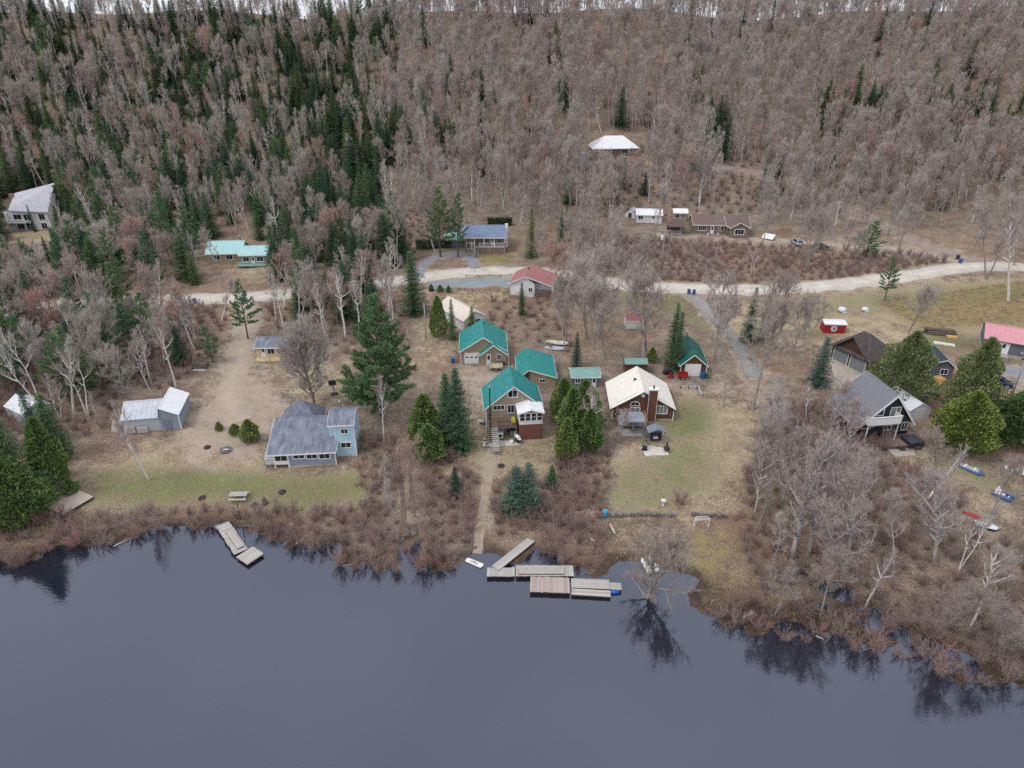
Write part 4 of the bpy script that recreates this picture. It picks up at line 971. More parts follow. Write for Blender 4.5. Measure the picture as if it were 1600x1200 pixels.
# ------------------------------------------------------------------ masses nobody could count: instanced points
def scatter(name, label, cat, meshes, pts):
    """pts rows: x, y, z, rz, scale, mesh index"""
    src = bpy.data.collections.new(name + '_kinds')
    for k, ms in enumerate(meshes):
        if isinstance(ms, tuple):                   # trunk and crown joined in one two-material mesh
            a, b = ms; me = bpy.data.meshes.new(f'{name}_kind'); va = np.zeros(len(a.vertices) * 3, np.float32); a.vertices.foreach_get('co', va); vb = np.zeros(len(b.vertices) * 3, np.float32); b.vertices.foreach_get('co', vb)
            me.vertices.add(len(a.vertices) + len(b.vertices)); me.vertices.foreach_set('co', np.concatenate([va, vb]))
            la = np.zeros(len(a.loops), np.int32); a.loops.foreach_get('vertex_index', la); lb = np.zeros(len(b.loops), np.int32); b.loops.foreach_get('vertex_index', lb)
            me.loops.add(len(la) + len(lb)); me.loops.foreach_set('vertex_index', np.concatenate([la, lb + len(a.vertices)]))
            sa = np.zeros(len(a.polygons), np.int32); a.polygons.foreach_get('loop_start', sa); sb = np.zeros(len(b.polygons), np.int32); b.polygons.foreach_get('loop_start', sb)
            me.polygons.add(len(sa) + len(sb)); me.polygons.foreach_set('loop_start', np.concatenate([sa, sb + len(la)])); me.materials.append(a.materials[0]); me.materials.append(b.materials[0])
            me.polygons.foreach_set('material_index', np.concatenate([np.zeros(len(sa), np.int32), np.ones(len(sb), np.int32)])); me.update(calc_edges=True); ms = me
        src.objects.link(bpy.data.objects.new(f'{name}_kind_{k:02d}', ms))
    P = np.array(pts, np.float32); me = bpy.data.meshes.new(name); me.vertices.add(len(P)); me.vertices.foreach_set('co', P[:, :3].ravel())
    if P.shape[1] == 6: P = np.hstack([P, np.ones((len(P), 1), np.float32)])
    P = np.hstack([P, P[:, 4:5] * P[:, 6:7]])
    for nm, c, ty in (('rz', 3, 'FLOAT'), ('sc', 4, 'FLOAT'), ('sw', 7, 'FLOAT')):
        a = me.attributes.new(nm, ty, 'POINT'); a.data.foreach_set('value', P[:, c].astype(np.float32))
    a = me.attributes.new('pick', 'INT', 'POINT'); a.data.foreach_set('value', P[:, 5].astype(np.int32)); me.update()
    o = bpy.data.objects.new(name, me); link(o); tag(o, label, cat, kind='stuff')
    g = bpy.data.node_groups.new(name, 'GeometryNodeTree'); g.interface.new_socket('Geometry', in_out='INPUT', socket_type='NodeSocketGeometry'); g.interface.new_socket('Geometry', in_out='OUTPUT', socket_type='NodeSocketGeometry')
    n, l = g.nodes, g.links; gi, go = n.new('NodeGroupInput'), n.new('NodeGroupOutput'); ip = n.new('GeometryNodeInstanceOnPoints'); ci = n.new('GeometryNodeCollectionInfo')
    ci.inputs['Collection'].default_value = src; ci.inputs['Separate Children'].default_value = True; ci.inputs['Reset Children'].default_value = True; ip.inputs['Pick Instance'].default_value = True
    def attr(nm, ty):
        q = n.new('GeometryNodeInputNamedAttribute'); q.data_type = ty; q.inputs['Name'].default_value = nm; return q.outputs['Attribute']
    cx = n.new('ShaderNodeCombineXYZ'); l.new(attr('rz', 'FLOAT'), cx.inputs['Z']); l.new(cx.outputs[0], ip.inputs['Rotation']); cs_ = n.new('ShaderNodeCombineXYZ'); sw_ = attr('sw', 'FLOAT'); l.new(sw_, cs_.inputs['X']); l.new(sw_, cs_.inputs['Y']); l.new(attr('sc', 'FLOAT'), cs_.inputs['Z']); l.new(cs_.outputs[0], ip.inputs['Scale']); l.new(attr('pick', 'INT'), ip.inputs['Instance Index'])
    l.new(gi.outputs[0], ip.inputs['Points']); l.new(ci.outputs[0], ip.inputs['Instance']); l.new(ip.outputs[0], go.inputs[0])
    md = o.modifiers.new('scatter', 'NODES'); md.node_group = g
    return o
if FAR:
    order = [(k, i) for k in PROTO for i in range(len(PROTO[k]))]; ix = {q: n_ for n_, q in enumerate(order)}
    scatter('distant_forest', 'mixed leafless and evergreen forest covering the far hillside', 'forest', [PROTO[k][i][0] for k, i in order], [(x, y, z, rz, s, ix[(k, i)], w_) for (k, i, x, y, z, rz, s, w_) in FAR])
# brush: shore thickets, road-bank scrub, woodland understorey
BR = [([(-60, 800), (100, 800), (150, 806), (240, 800), (330, 792), (430, 800), (520, 802), (570, 790), (640, 700), (660, 690), (740, 745), (755, 868), (740, 875), (690, 898), (657, 896), (655, 845), (625, 845), (620, 895), (600, 903), (560, 893), (500, 873), (450, 860), (400, 830), (330, 824), (235, 830), (180, 855), (120, 860), (60, 882), (-60, 885)], 1.4, .95),
      ([(775, 745), (870, 750), (935, 730), (945, 800), (940, 900), (900, 890), (850, 880), (765, 866), (762, 800)], 1.35, .95),
      ([(560, 690), (622, 680), (622, 800), (560, 800)], 1.5, .9), ([(880, 690), (950, 700), (945, 800), (870, 760)], 1.4, .9),
      ([(1150, 800), (1200, 640), (1330, 640), (1420, 740), (1600, 850), (1700, 900), (1700, 1110), (1500, 1066), (1350, 1030), (1200, 996), (1110, 968), (1180, 930)], 1.75, 1.05),
      ([(980, 372), (1480, 400), (1480, 418), (1330, 434), (1150, 442), (950, 434), (940, 400)], 1.6, .9), ([(560, 330), (720, 330), (640, 420), (560, 420)], 2.6, .9),
      ([(-80, 470), (360, 480), (330, 560), (190, 660), (60, 720), (-80, 720)], 1.9, .9), ([(770, 470), (880, 462), (900, 560), (800, 530), (760, 505)], 2.3, .8), ([(880, 230), (1500, 230), (1500, 330), (900, 340)], 3.0, .9), ([(400, 480), (620, 470), (640, 560), (560, 560), (440, 530)], 2.4, .9)]
NOB = [(621, 690, 657, 905), (752, 690, 768, 870), (1060, 800, 1150, 850), (990, 870, 1030, 900), (120, 760, 150, 800), (70, 760, 147, 806), (758, 836, 845, 902), (335, 810, 412, 885), (1500, 745, 1600, 840), (180, 608, 296, 676)]
pts = []; cell.clear(); c2 = np.stack([rng.uniform(-135, 135, 150000), rng.uniform(44, 245, 150000)], 1); z2 = height_fn(c2[:, 0], c2[:, 1])
d2 = c2[:, 1] * math.cos(PITCH) - (z2 - CAMH) * math.sin(PITCH); u2 = c2[:, 1] * math.sin(PITCH) + (z2 - CAMH) * math.cos(PITCH); px2, py2 = 800 + FPX * c2[:, 0] / d2, 600 - FPX * u2 / d2
done = np.zeros(len(c2), bool)
for (poly, sp, sc_) in BR:
    for i in np.where(inpoly(poly, px2, py2) & ~done & (z2 > -.22))[0]:
        if not near_ok(c2[i, 0], c2[i, 1], sp): continue
        if any(a < px2[i] < c and b < py2[i] < d for a, b, c, d in NOB): continue
        if np.min(np.hypot(road_pts[:, 0] - c2[i, 0], road_pts[:, 1] - c2[i, 1]) - road_pts[:, 2]) < -.7: continue
        done[i] = True; put_cell(c2[i, 0], c2[i, 1], sp); pts.append((c2[i, 0], c2[i, 1], z2[i], rng.uniform(0, 6.28), sc_ * rng.uniform(.55, 1.25), rng.integers(4)))
print('brush', len(pts), round(time.time() - T0, 1))
scatter('leafless_brush', 'reddish brown leafless brush along the shore and road banks', 'brush', SHRUBS, pts)
pts = []
for (poly, sp) in [([(-60, 805), (100, 800), (240, 802), (230, 832), (120, 860), (-60, 884)], .8), ([(1090, 900), (1200, 900), (1350, 985), (1340, 1012), (1110, 968)], .9), ([(1370, 470), (1600, 440), (1700, 440), (1700, 500), (1440, 512)], 1.3), ([(690, 452), (800, 452), (800, 470), (690, 474)], 1.2), ([(430, 795), (600, 790), (600, 830), (430, 820)], 1.0), ([(930, 810), (1060, 812), (1060, 860), (940, 880)], 1.1)]:
    for i in np.where(inpoly(poly, px2, py2) & ~done & (z2 > .0))[0]:
        if not near_ok(c2[i, 0], c2[i, 1], sp * .7): continue
        if np.min(np.hypot(road_pts[:, 0] - c2[i, 0], road_pts[:, 1] - c2[i, 1]) - road_pts[:, 2]) < -.5: continue
        put_cell(c2[i, 0], c2[i, 1], sp); pts.append((c2[i, 0], c2[i, 1], z2[i], rng.uniform(0, 6.28), rng.uniform(.6, 1.3), rng.integers(2)))
scatter('dry_grass', 'dry straw-coloured grass tufts along the shore and field', 'grass', GRASS, pts)
print('grass', len(pts), round(time.time() - T0, 1))
# ------------------------------------------------------------------ building helpers
class B:
    """a building: local x to the right along the front wall, y away from the lake, z up; pixel picks land on a chosen wall plane"""
    def __init__(s, name, label, cat, px, py, yaw, group=None, dz=0.0):
        p = at(px, py); s.O = p + np.array([0, 0, dz]); s.yaw = R(yaw); s.c, s.s = math.cos(s.yaw), math.sin(s.yaw)
        s.root = thing(name, label, cat, s.O, s.yaw, group)
    def world(s, x, y, z): return s.O + np.array([x * s.c - y * s.s, x * s.s + y * s.c, z])
    def pick(s, px, py, yl=0.0):
        d = ray(px, py); n = np.array([-s.s, s.c, 0]); t = (n @ (s.O - np.array([0, 0, CAMH])) + yl) / (n @ d)
        q = d * t + np.array([0, 0, CAMH]) - s.O; return q[0] * s.c + q[1] * s.s, q[2]
    def pickx(s, px, py, xl):
        d = ray(px, py); n = np.array([s.c, s.s, 0]); t = (n @ (s.O - np.array([0, 0, CAMH])) + xl) / (n @ d)
        q = d * t + np.array([0, 0, CAMH]) - s.O; return -q[0] * s.s + q[1] * s.c, q[2]
    def wall(s, x0, x1, y0, y1, H, mat, rise=0.0, axis='x', z0=-.8, name='wall', apex=None, parent=None):
        mb = MB(); xm, ym = (apex if apex is not None else (x0 + x1) / 2), (apex if apex is not None else (y0 + y1) / 2)
        if axis == 'y': mb.prism([(x0, y0, z0), (x1, y0, z0), (x1, y0, H)] + ([(xm, y0, H + rise)] if rise else []) + [(x0, y0, H)], (0, y1 - y0, 0))
        else: mb.prism([(x0, y0, z0), (x0, y0, H)] + ([(x0, ym, H + rise)] if rise else []) + [(x0, y1, H), (x0, y1, z0)], (x1 - x0, 0, 0))
        return mb.build(name, mat, parent or s.root)
    def roof(s, x0, x1, y0, y1, H, rise, mat, axis='x', oh=.35, th=.10, ribs=0.0, trim='white_trim', apex=None, oe=None, name='roof', lift=.02, tw=.12):
        """two pitched slabs; (x0..y1) are the wall lines, oh the gable overhang, oe the eave overhang"""
        oe = oh if oe is None else oe; mb = MB(); tm = MB(); rb = MB()
        if axis == 'y': a0, a1, g0, g1, ap = x0, x1, y0 - oh, y1 + oh, (apex if apex is not None else (x0 + x1) / 2); P = lambda u, g, z: (u, g, z)
        else: a0, a1, g0, g1, ap = y0, y1, x0 - oh, x1 + oh, (apex if apex is not None else (y0 + y1) / 2); P = lambda u, g, z: (g, u, z)
        zr = H + rise + lift
        for (ae, sg) in ((a0, -1), (a1, 1)):
            k = rise / abs(ap - ae); ue = ae + sg * oe; ze = H - k * oe + lift
            mb.prism([P(ap, g0, zr), P(ue, g0, ze), P(ue, g0, ze + th), P(ap, g0, zr + th)], P(0, g1 - g0, 0) if True else 0)
            tm.prism([P(ue + sg * .003, g0, ze - .10), P(ue + sg * .045, g0, ze - .10), P(ue + sg * .045, g0, ze + th * .8), P(ue + sg * .003, g0, ze + th * .8)], P(0, g1 - g0, 0))
            for gg, dg in ((g0 - .043, .04), (g1 + .003, .04)):
                tm.prism([P(ap, gg, zr - tw), P(ue, gg, ze - tw), P(ue, gg, ze + th * .9), P(ap, gg, zr + th * .9)], P(0, dg, 0))
            if ribs:
                n = int((g1 - g0) / ribs)
                for i in range(n + 1):
                    g = g0 + .05 + (g1 - g0 - .1) * i / n
                    rb.prism([P(ap, g - .018, zr + th - .005), P(ue, g - .018, ze + th - .005), P(ue, g - .018, ze + th + .03), P(ap, g - .018, zr + th + .03)], P(0, .036, 0))
        r = mb.build(name, mat, s.root)
        rc = MB().prism([P(ap - .16, g0, zr + th - .16 * rise / abs(ap - a0) + .035), P(ap, g0, zr + th + .045), P(ap + .16, g0, zr + th - .16 * rise / abs(a1 - ap) + .035), P(ap, g0, zr + th - .02)], P(0, g1 - g0, 0)).build('ridge_cap', mat, r)
        if ribs: rb.build('standing_seams', mat, r)
        if trim: tm.build('fascia', trim, r)
        return r
    def hip(s, x0, x1, y0, y1, H, rise, mat, oh=.4, ridge=0.0, axis='x', th=.10, trim='white_trim', name='roof'):
        k = rise / (min(x1 - x0, y1 - y0) / 2 + 1e-6); X0, X1, Y0, Y1 = x0 - oh, x1 + oh, y0 - oh, y1 + oh; ze = H - k * oh * .6; zr = H + rise; xm, ym = (x0 + x1) / 2, (y0 + y1) / 2
        ra, rb = ((xm - ridge / 2, ym, zr), (xm + ridge / 2, ym, zr)) if axis == 'x' else ((xm, ym - ridge / 2, zr), (xm, ym + ridge / 2, zr))
        v = [(X0, Y0, ze), (X1, Y0, ze), (X1, Y1, ze), (X0, Y1, ze), ra, rb]
        f = [(0, 1, 5, 4), (1, 2, 5), (2, 3, 4, 5), (3, 0, 4)] if axis == 'x' else [(0, 1, 4), (1, 2, 5, 4), (2, 3, 5), (3, 0, 4, 5)]
        v += [(a, b, c - th) for a, b, c in v[:4]]
        f += [(0, 6, 7, 1), (1, 7, 8, 2), (2, 8, 9, 3), (3, 9, 6, 0), (9, 8, 7, 6)]
        r = MB().add(v, f).build(name, mat, s.root)
        if trim:
            t = MB(); t.box(X0 - .03, X1 + .03, Y0 - .035, Y0 - .003, ze - th - .06, ze - .02).box(X0 - .03, X1 + .03, Y1 + .003, Y1 + .035, ze - th - .06, ze - .02).box(X0 - .035, X0 - .003, Y0, Y1, ze - th - .06, ze - .02).box(X1 + .003, X1 + .035, Y0, Y1, ze - th - .06, ze - .02)
            t.build('fascia', trim, r)
        return r
    def _face(s, face, pos):
        if face == 'f': return lambda u, o, z: (u, pos - o, z)
        if face == 'b': return lambda u, o, z: (u, pos + o, z)
        if face == 'r': return lambda u, o, z: (pos + o, u, z)
        return lambda u, o, z: (pos - o, u, z)
    def window(s, u0, u1, z0, z1, n=2, face='f', pos=0.0, trim='white_trim', glass='glass', fw=.09, rows=1, parent=None, name='window'):
        if z0 > z1: z0, z1 = z1, z0
        if u0 > u1: u0, u1 = u1, u0
        Q = s._face(face, pos); mb = MB()
        def bar(a, b, c, d, o0=.0, o1=.06):
            p = [Q(a, o0, c), Q(b, o1, d)]; mb.box(min(p[0][0], p[1][0]), max(p[0][0], p[1][0]), min(p[0][1], p[1][1]), max(p[0][1], p[1][1]), c, d)
        bar(u0 - fw, u0, z0 - fw, z1 + fw); bar(u1, u1 + fw, z0 - fw, z1 + fw); bar(u0, u1, z1, z1 + fw); bar(u0, u1, z0 - fw, z0, 0, .09)
        for k in range(1, n): bar(u0 + (u1 - u0) * k / n - .03, u0 + (u1 - u0) * k / n + .03, z0, z1, .0, .05)
        for k in range(1, rows): bar(u0, u1, z0 + (z1 - z0) * k / rows - .02, z0 + (z1 - z0) * k / rows + .02, .0, .045)
        w = mb.build(name, trim, parent or s.root)
        for k in range(n):
            a, b = u0 + (u1 - u0) * k / n + (.03 if k else 0), u0 + (u1 - u0) * (k + 1) / n - (.03 if k < n - 1 else 0); p = [Q(a, .008, 0), Q(b, .02, 0)]
            if parent is None: MB().box(min(p[0][0], p[1][0]), max(p[0][0], p[1][0]), min(p[0][1], p[1][1]), max(p[0][1], p[1][1]), z0, z1).build('pane', glass, w)
            else:
                q = MB().box(min(p[0][0], p[1][0]), max(p[0][0], p[1][0]), min(p[0][1], p[1][1]), max(p[0][1], p[1][1]), z0, z1).build('pane', glass, parent)
        return w
    def winp(s, px0, py0, px1, py1, n=2, yl=0.0, **k):
        (u0, za), (u1, zb) = s.pick(px0, (py0 + py1) / 2, yl), s.pick(px1, (py0 + py1) / 2, yl); xm = (px0 + px1) / 2
        return s.window(u0, u1, s.pick(xm, py1, yl)[1], s.pick(xm, py0, yl)[1], n, 'f', yl, **k)
    def door(s, u0, u1, z0, z1, face='f', pos=0.0, mat='white_trim', lite=True, name='door'):
        Q = s._face(face, pos); p = [Q(u0, .0, 0), Q(u1, .055, 0)]; bx = lambda mb, q, c, d: mb.box(min(q[0][0], q[1][0]), max(q[0][0], q[1][0]), min(q[0][1], q[1][1]), max(q[0][1], q[1][1]), c, d)
        d = bx(MB(), p, z0, z1).build(name, mat, s.root); w = u1 - u0; h = z1 - z0
        if lite: q = [Q(u0 + w * .22, .05, 0), Q(u1 - w * .22, .065, 0)]; bx(MB(), q, z0 + h * .52, z0 + h * .9).build('pane', 'glass', d)
        q = [Q(u1 - w * .16, .05, 0), Q(u1 - w * .08, .10, 0)]; bx(MB(), q, z0 + h * .42, z0 + h * .48).build('handle', 'grey_metal', d)
        return d
    def garage_door(s, u0, u1, z0, z1, face='f', pos=0.0, mat='white_trim', lites=3, panels=4):
        Q = s._face(face, pos); d = MB(); h = (z1 - z0) / panels
        for k in range(panels):
            p = [Q(u0, .01, 0), Q(u1, .05, 0)]; d.box(min(p[0][0], p[1][0]), max(p[0][0], p[1][0]), min(p[0][1], p[1][1]), max(p[0][1], p[1][1]), z0 + k * h + .012, z0 + (k + 1) * h - .012)
        g = d.build('garage_door', mat, s.root)
        for k in range(lites):
            c = u0 + (u1 - u0) * (k + .5) / lites; w = (u1 - u0) / lites * .31; p = [Q(c - w, .05, 0), Q(c + w, .06, 0)]
            MB().box(min(p[0][0], p[1][0]), max(p[0][0], p[1][0]), min(p[0][1], p[1][1]), max(p[0][1], p[1][1]), z1 - h * 1.72, z1 - h * 1.28).build('pane', 'glass', g)
        fr = MB()
        for (a, b, c, e) in ((u0 - .1, u0 - .005, z0, z1 + .1), (u1 + .005, u1 + .1, z0, z1 + .1), (u0 - .005, u1 + .005, z1 + .005, z1 + .1)):
            p = [Q(a, 0, 0), Q(b, .06, 0)]; fr.box(min(p[0][0], p[1][0]), max(p[0][0], p[1][0]), min(p[0][1], p[1][1]), max(p[0][1], p[1][1]), c, e)
        fr.build('door_frame', 'white_trim', g); return g
    def add(s, name, mat, *boxes, parent=None, bevel=0):
        mb = MB()
        for b in boxes: mb.box(*b)
        return mb.build(name, mat, parent or s.root, bevel=bevel)
    def corners(s, x0, x1, y0, y1, H, w=.1, mat='white_trim'):
        for (x, y) in ((x0, y0), (x1, y0), (x0, y1), (x1, y1)): s.add('corner_trim', mat, (x - w / 2 - .012, x + w / 2 + .012, y - w / 2 - .012, y + w / 2 + .012, -.3, H))
    def vent(s, x, y, z, mat='dark_plastic', w=.3, h=.35):
        return s.add('roof_vent', mat, (x - w / 2, x + w / 2, y - w / 2, y + w / 2, z, z + h), (x - w * .7, x + w * .7, y - w * .7, y + w * .7, z + h, z + h + .06))
    def deck(s, x0, x1, y0, y1, z, mat='old_deck_wood', pw=.14, legs=True, zg=-.6, name='deck'):
        d = MB().box(x0, x1, y0 + .02, y1, z - .22, z - .04).build(name, mat, s.root); n = max(1, int((x1 - x0) / .28)); w = (x1 - x0) / n
        me = MB().box(0, w - .015, y0, y1, z - .038, z).mesh('plank', mat)
        for k in range(n): inst('plank', me, d, (x0 + k * w, 0, 0))
        if legs:
            lm = MB().box(-.07, .07, -.07, .07, zg, z - .22).mesh('post', mat)
            for x in (x0 + .1, (x0 + x1) / 2, x1 - .1): inst('post', lm, d, (x, y0 + .12, 0))
        return d
    def rail(s, pts, z, h=.95, mat='white_trim', step=.16, name='railing', solid=False):
        mb = MB()
        for a, b in zip(pts[:-1], pts[1:]):
            L = math.hypot(b[0] - a[0], b[1] - a[1]); n = max(2, int(L / step))
            mb.tube((a[0], a[1], z + h), (b[0], b[1], z + h), .045, n=4).tube((a[0], a[1], z + .12), (b[0], b[1], z + .12), .03, n=4)
            for k in range(n + 1):
                t = k / n; r = .05 if k in (0, n) else .018; x, y = a[0] + (b[0] - a[0]) * t, a[1] + (b[1] - a[1]) * t; mb.box(x - r, x + r, y - r, y + r, z, z + h + (.06 if r == .05 else 0))
        return mb.build(name, mat, s.root)
    def stairs(s, x0, x1, ya, za, yb, zb, n=9, mat='dark_wood', name='stairs'):
        st = MB()
        for x in (x0, x1): st.prism([(x - .03, ya, za), (x + .03, ya, za), (x + .03, yb, zb), (x - .03, yb, zb)], (0, 0, -.22))
        o = st.build(name, mat, s.root)
        for k in range(n):
            t = (k + .5) / n; y, z = ya + (yb - ya) * t, za + (zb - za) * t; MB().box(x0 - .05, x1 + .05, y - .13, y + .13, z, z + .04).build('step', 'weathered_wood', o)
        return o
    def chimney(s, x, y, z0, z1, r=.1, mat='black_metal', cap='galvanised'):
        o = MB().tube((x, y, z0), (x, y, z1), r, n=10).build('chimney_pipe', mat, s.root); MB().lathe([(r * 1.1, 0), (r * 1.6, .05), (r * 1.6, .2), (r * .6, .3)], 10, (x, y, z1)).build('cap', cap, o); return o
# ------------------------------------------------------------------ buildings, lake side first
def light_blue_cottage():
    b = B('cottage', 'light blue and grey lakeside cottage with a long grey shingle roof and a two-storey tower', 'house', 453, 731, 5)
    xl, _ = b.pick(430, 731); xr, _ = b.pick(526, 727); H = 2.55
    b.wall(0.0, xr, 0, 8.6, H, 'grey_siding', 1.75, 'x', apex=6.9); b.add('foundation', 'concrete', (-.02, xr + .03, -.03, 8.5, -.8, .35))
    b.wall(xl, -.003, 1.9, 8.6, H, 'grey_siding', 1.3, 'x', apex=6.9, name='porch_wall')
    r = b.roof(xl - .6, xr, 0, 8.6, H, 1.75, 'asphalt_shingle', 'x', .25, .12, apex=6.9, oe=.4)
    # screened porch at the left of the front
    p = b.add('porch_floor', 'weathered_wood', (xl, -.02, .0, 1.9, .55, .68))
    for x in (xl + .06, -.08): b.add('porch_post', 'white_trim', (x - .07, x + .07, 0, .14, -.6, H))
    b.add('porch_panel', 'white_trim', (xl + .13, -.15, .03, .09, .69, 1.2)); b.window(xl + .2, -.2, 1.25, 2.35, 2, 'f', .06)
    d = b.deck(xl - 1.5, xl - .02, .3, 3.5, .62, 'weathered_wood'); b.rail([(xl - .02, .35), (xl - 1.45, .35), (xl - 1.45, 3.4)], .62)
    for (a, c) in ((458, 475), (479, 495), (499, 515)): b.winp(a, 707.5, c, 716, 2, fw=.12)
    b.corners(0, xr, 0, 8.6, H - .1)
    # tower
    yt = 1.8; t0, t1 = xr + .02, b.pick(558, 713, yt)[0]; th = b.pick(540, 664, yt)[1] + .12
    b.wall(t0, t1, yt, 6.6, th, 'blue_siding', .8, 'x', name='tower_wall', apex=4.4); b.roof(t0 - .8, t1, yt, 6.6, th, .8, 'asphalt_shingle', 'x', .12, .10, apex=4.4, oe=.3, name='tower_roof')
    b.wall(t0 - 1.0, t0 - .004, 2.6, 6.5, th - .1, 'blue_siding', .7, 'x', z0=2.5, name='tower_side_wall', apex=4.4)
    b.winp(533, 670.5, 543, 677, 2, yt, fw=.1); b.winp(533, 691.5, 548, 699, 2, yt, fw=.1)
    b.window(3.2, 4.0, 3.6, 4.6, 1, 'r', t1); b.corners(t0 + .05, t1, yt, 6.6, th - .05)
    b.chimney(t0 + .2, 7.2, 2.0, 6.4, .13, 'grey_metal')
    # hip-roofed room at the back
    x0, x1 = b.pick(441, 650, 10.5)[0], b.pick(506, 648, 10.5)[0]
    b.wall(x0 + .3, x1 - .3, 8.61, 12.2, 2.6, 'grey_siding', name='rear_wall'); b.hip(x0 + .2, x1 - .2, 8.0, 12.3, 2.75, 2.7, 'asphalt_shingle', .35, .5, 'x', name='rear_roof')
light_blue_cottage()

def green_cottage():
    b = B('cottage', 'tan lakeside cottage with a green metal roof, white sunroom and raised deck', 'house', 802, 671, 6)
    xl, xr = b.pick(760, 660)[0], b.pick(845, 660)[0]; D = 6.2; H, rise = 4.15, 3.45
    b.wall(xl, xr, 0, D, H, 'tan_siding', rise, 'y'); b.roof(xl, xr, 0, D, H, rise, 'green_metal', 'y', .35, .08, .6)
    b.add('foundation', 'concrete', (xl - .03, xr + .03, -.03, D + .03, -.8, 1.9))
    b.winp(794, 610, 808, 620, 2, fw=.12); b.winp(771, 633.5, 788, 640, 3, fw=.1); b.winp(793.5, 633, 803, 644.5, 2, fw=.08)
    b.chimney(b.pick(765.5, 650)[0], -.35, 2.2, b.pick(765.5, 606, -.35)[1], .09)
    b.window(1.5, 2.6, 2.9, 4.0, 1, 'l', xl); b.corners(xl, xr, 0, D, H - .15)
    # deck with stairs down to the patio
    zf = 2.15; x1 = b.pick(806, 655, -1.2)[0]
    b.deck(xl + .35, x1, -2.6, -.02, zf, 'old_deck_wood', zg=-.5)
    b.rail([(xl + 1.7, -2.5), (x1, -2.5)], zf, .9, 'dark_wood', .22); b.rail([(xl + .4, -.1), (xl + .4, -2.5)], zf, .9, 'dark_wood', .22)
    b.stairs(xl + .55, xl + 1.5, -2.6, zf, -6.0, .1, 12)
    b.rail([(xl + .5, -2.6), (xl + .5, -2.7)], zf, .9, 'dark_wood')
    b.add('basement_wall', 'tan_plain', (xl + .3, x1, -.012, -.002, .1, 2.0)); b.window(.0, .9, .9, 1.5, 2, 'f', -.02)
    # sunroom on a red-brown base
    ys = -2.9; s0, s1 = b.pick(811.5, 668, ys)[0], b.pick(847.3, 668, ys)[0]; hb = b.pick(830, 663, ys)[1]; he = b.pick(830, 645, ys)[1]
    b.add('sunroom_base', 'rust_block', (s0 - .02, s1 + .02, ys, -.02, -.8, hb)); b.wall(s0, s1, ys + .03, -.02, he, 'white_siding', .55, 'y', z0=hb + .004, name='sunroom_wall')
    b.roof(s0, s1, ys + .03, -.2, he, .55, 'white_metal', 'y', .25, .08, .5, name='sunroom_roof'); w = (s1 - s0) / 4
    for k in range(4): b.window(s0 + k * w + .1, s0 + (k + 1) * w - .1, hb + .65, he - .12, 1, 'f', ys + .03, fw=.06, rows=2)
    tri = MB().prism([(s0 + .35, ys + .005, he + .02), (s1 - .35, ys + .005, he + .02), ((s0 + s1) / 2, ys + .005, he + .40)], (0, .024, 0)).build('gable_pane', 'glass', b.root)
    b.window(ys + .5, ys + 1.5, hb + .65, he - .12, 1, 'l', s0, fw=.06); b.window(ys + 1.7, ys + 2.6, hb + .65, he - .12, 1, 'l', s0, fw=.06)
    return b
GC = green_cottage()

def tan_garage():
    b = B('garage', 'tan double-gabled garage with green metal roof and white garage door', 'garage', 748, 568, 3)
    xl, xr = b.pick(720.5, 568)[0], b.pick(791, 568)[0]; x2 = b.pick(752, 568)[0]; H = b.pick(720, 548)[1] - .05
    apx = b.pick(755, 527)[0]; rise = b.pick(755, 527)[1] - H; D = 8.0
    b.wall(xl, xr, 0, D, H, 'tan_siding', rise, 'y', apex=apx); b.roof(xl, xr, 0, D, H, rise, 'green_metal', 'y', .3, .08, .6, apex=apx)
    q = b.pick(771, 539, -1.0); r2 = q[1] - H + .25; xr2 = b.pick(791, 570, -1.0)[0]
    b.wall(x2, xr2, -1.0, -.004, H - .25, 'tan_siding', r2, 'y', name='entry_wall'); b.roof(x2, xr2, -1.0, .9, H - .25, r2, 'green_metal', 'y', .3, .08, .6, name='entry_roof', oe=.28)
    b.garage_door(b.pick(726.5, 560)[0], b.pick(747.5, 560)[0], .05, b.pick(737, 552)[1]); b.door(b.pick(760, 560, -1)[0], b.pick(767, 560, -1)[0], .1, b.pick(763, 553.5, -1)[1], 'f', -1.0)
    b.winp(777, 554, 782.5, 562, 2, -1.0, fw=.08); b.vent((xl + apx) / 2 + 2.3, D * .82, H + rise * .9); b.add('foundation', 'concrete', (xl - .02, xr + .02, -.02, D, -.8, .12))
    b.corners(xl, xr, 0, D, H - .2); b.add('downspout', 'white_trim', (xr + .35, xr + .45, -.9, -.8, 0, H - .3))
tan_garage()

def tan_shed():
    b = B('shed', 'tan shed with a wide green metal roof behind the sunroom cottage', 'shed', 848, 609, 2)
    xl, xr = b.pick(828, 608)[0], b.pick(867, 609)[0]; H = b.pick(867, 589)[1]; D = 8.2
    zl = b.pick(826, 578)[1]; ap = b.pick(826, 578)[0]; rise = zl - H
    b.wall(xl, xr, 0, D, H, 'tan_siding', 0, 'y'); MB().prism([(xl, 0, H + .003), (xr, 0, H + .003), (ap + .15, 0, H + rise - .03), (xl, 0, H + rise - .05)], (0, D, 0)).build('gable_wall', 'tan_siding', b.root)
    b.roof(ap - 1.6, xr, 0, D, H, rise, 'green_metal', 'y', .25, .08, .6, apex=ap, oe=.3)
    b.winp(843.5, 592.5, 851.5, 597.5, 2, fw=.06); b.add('foundation', 'concrete', (xl - .02, xr + .02, -.02, D, -.8, .1))
tan_shed()

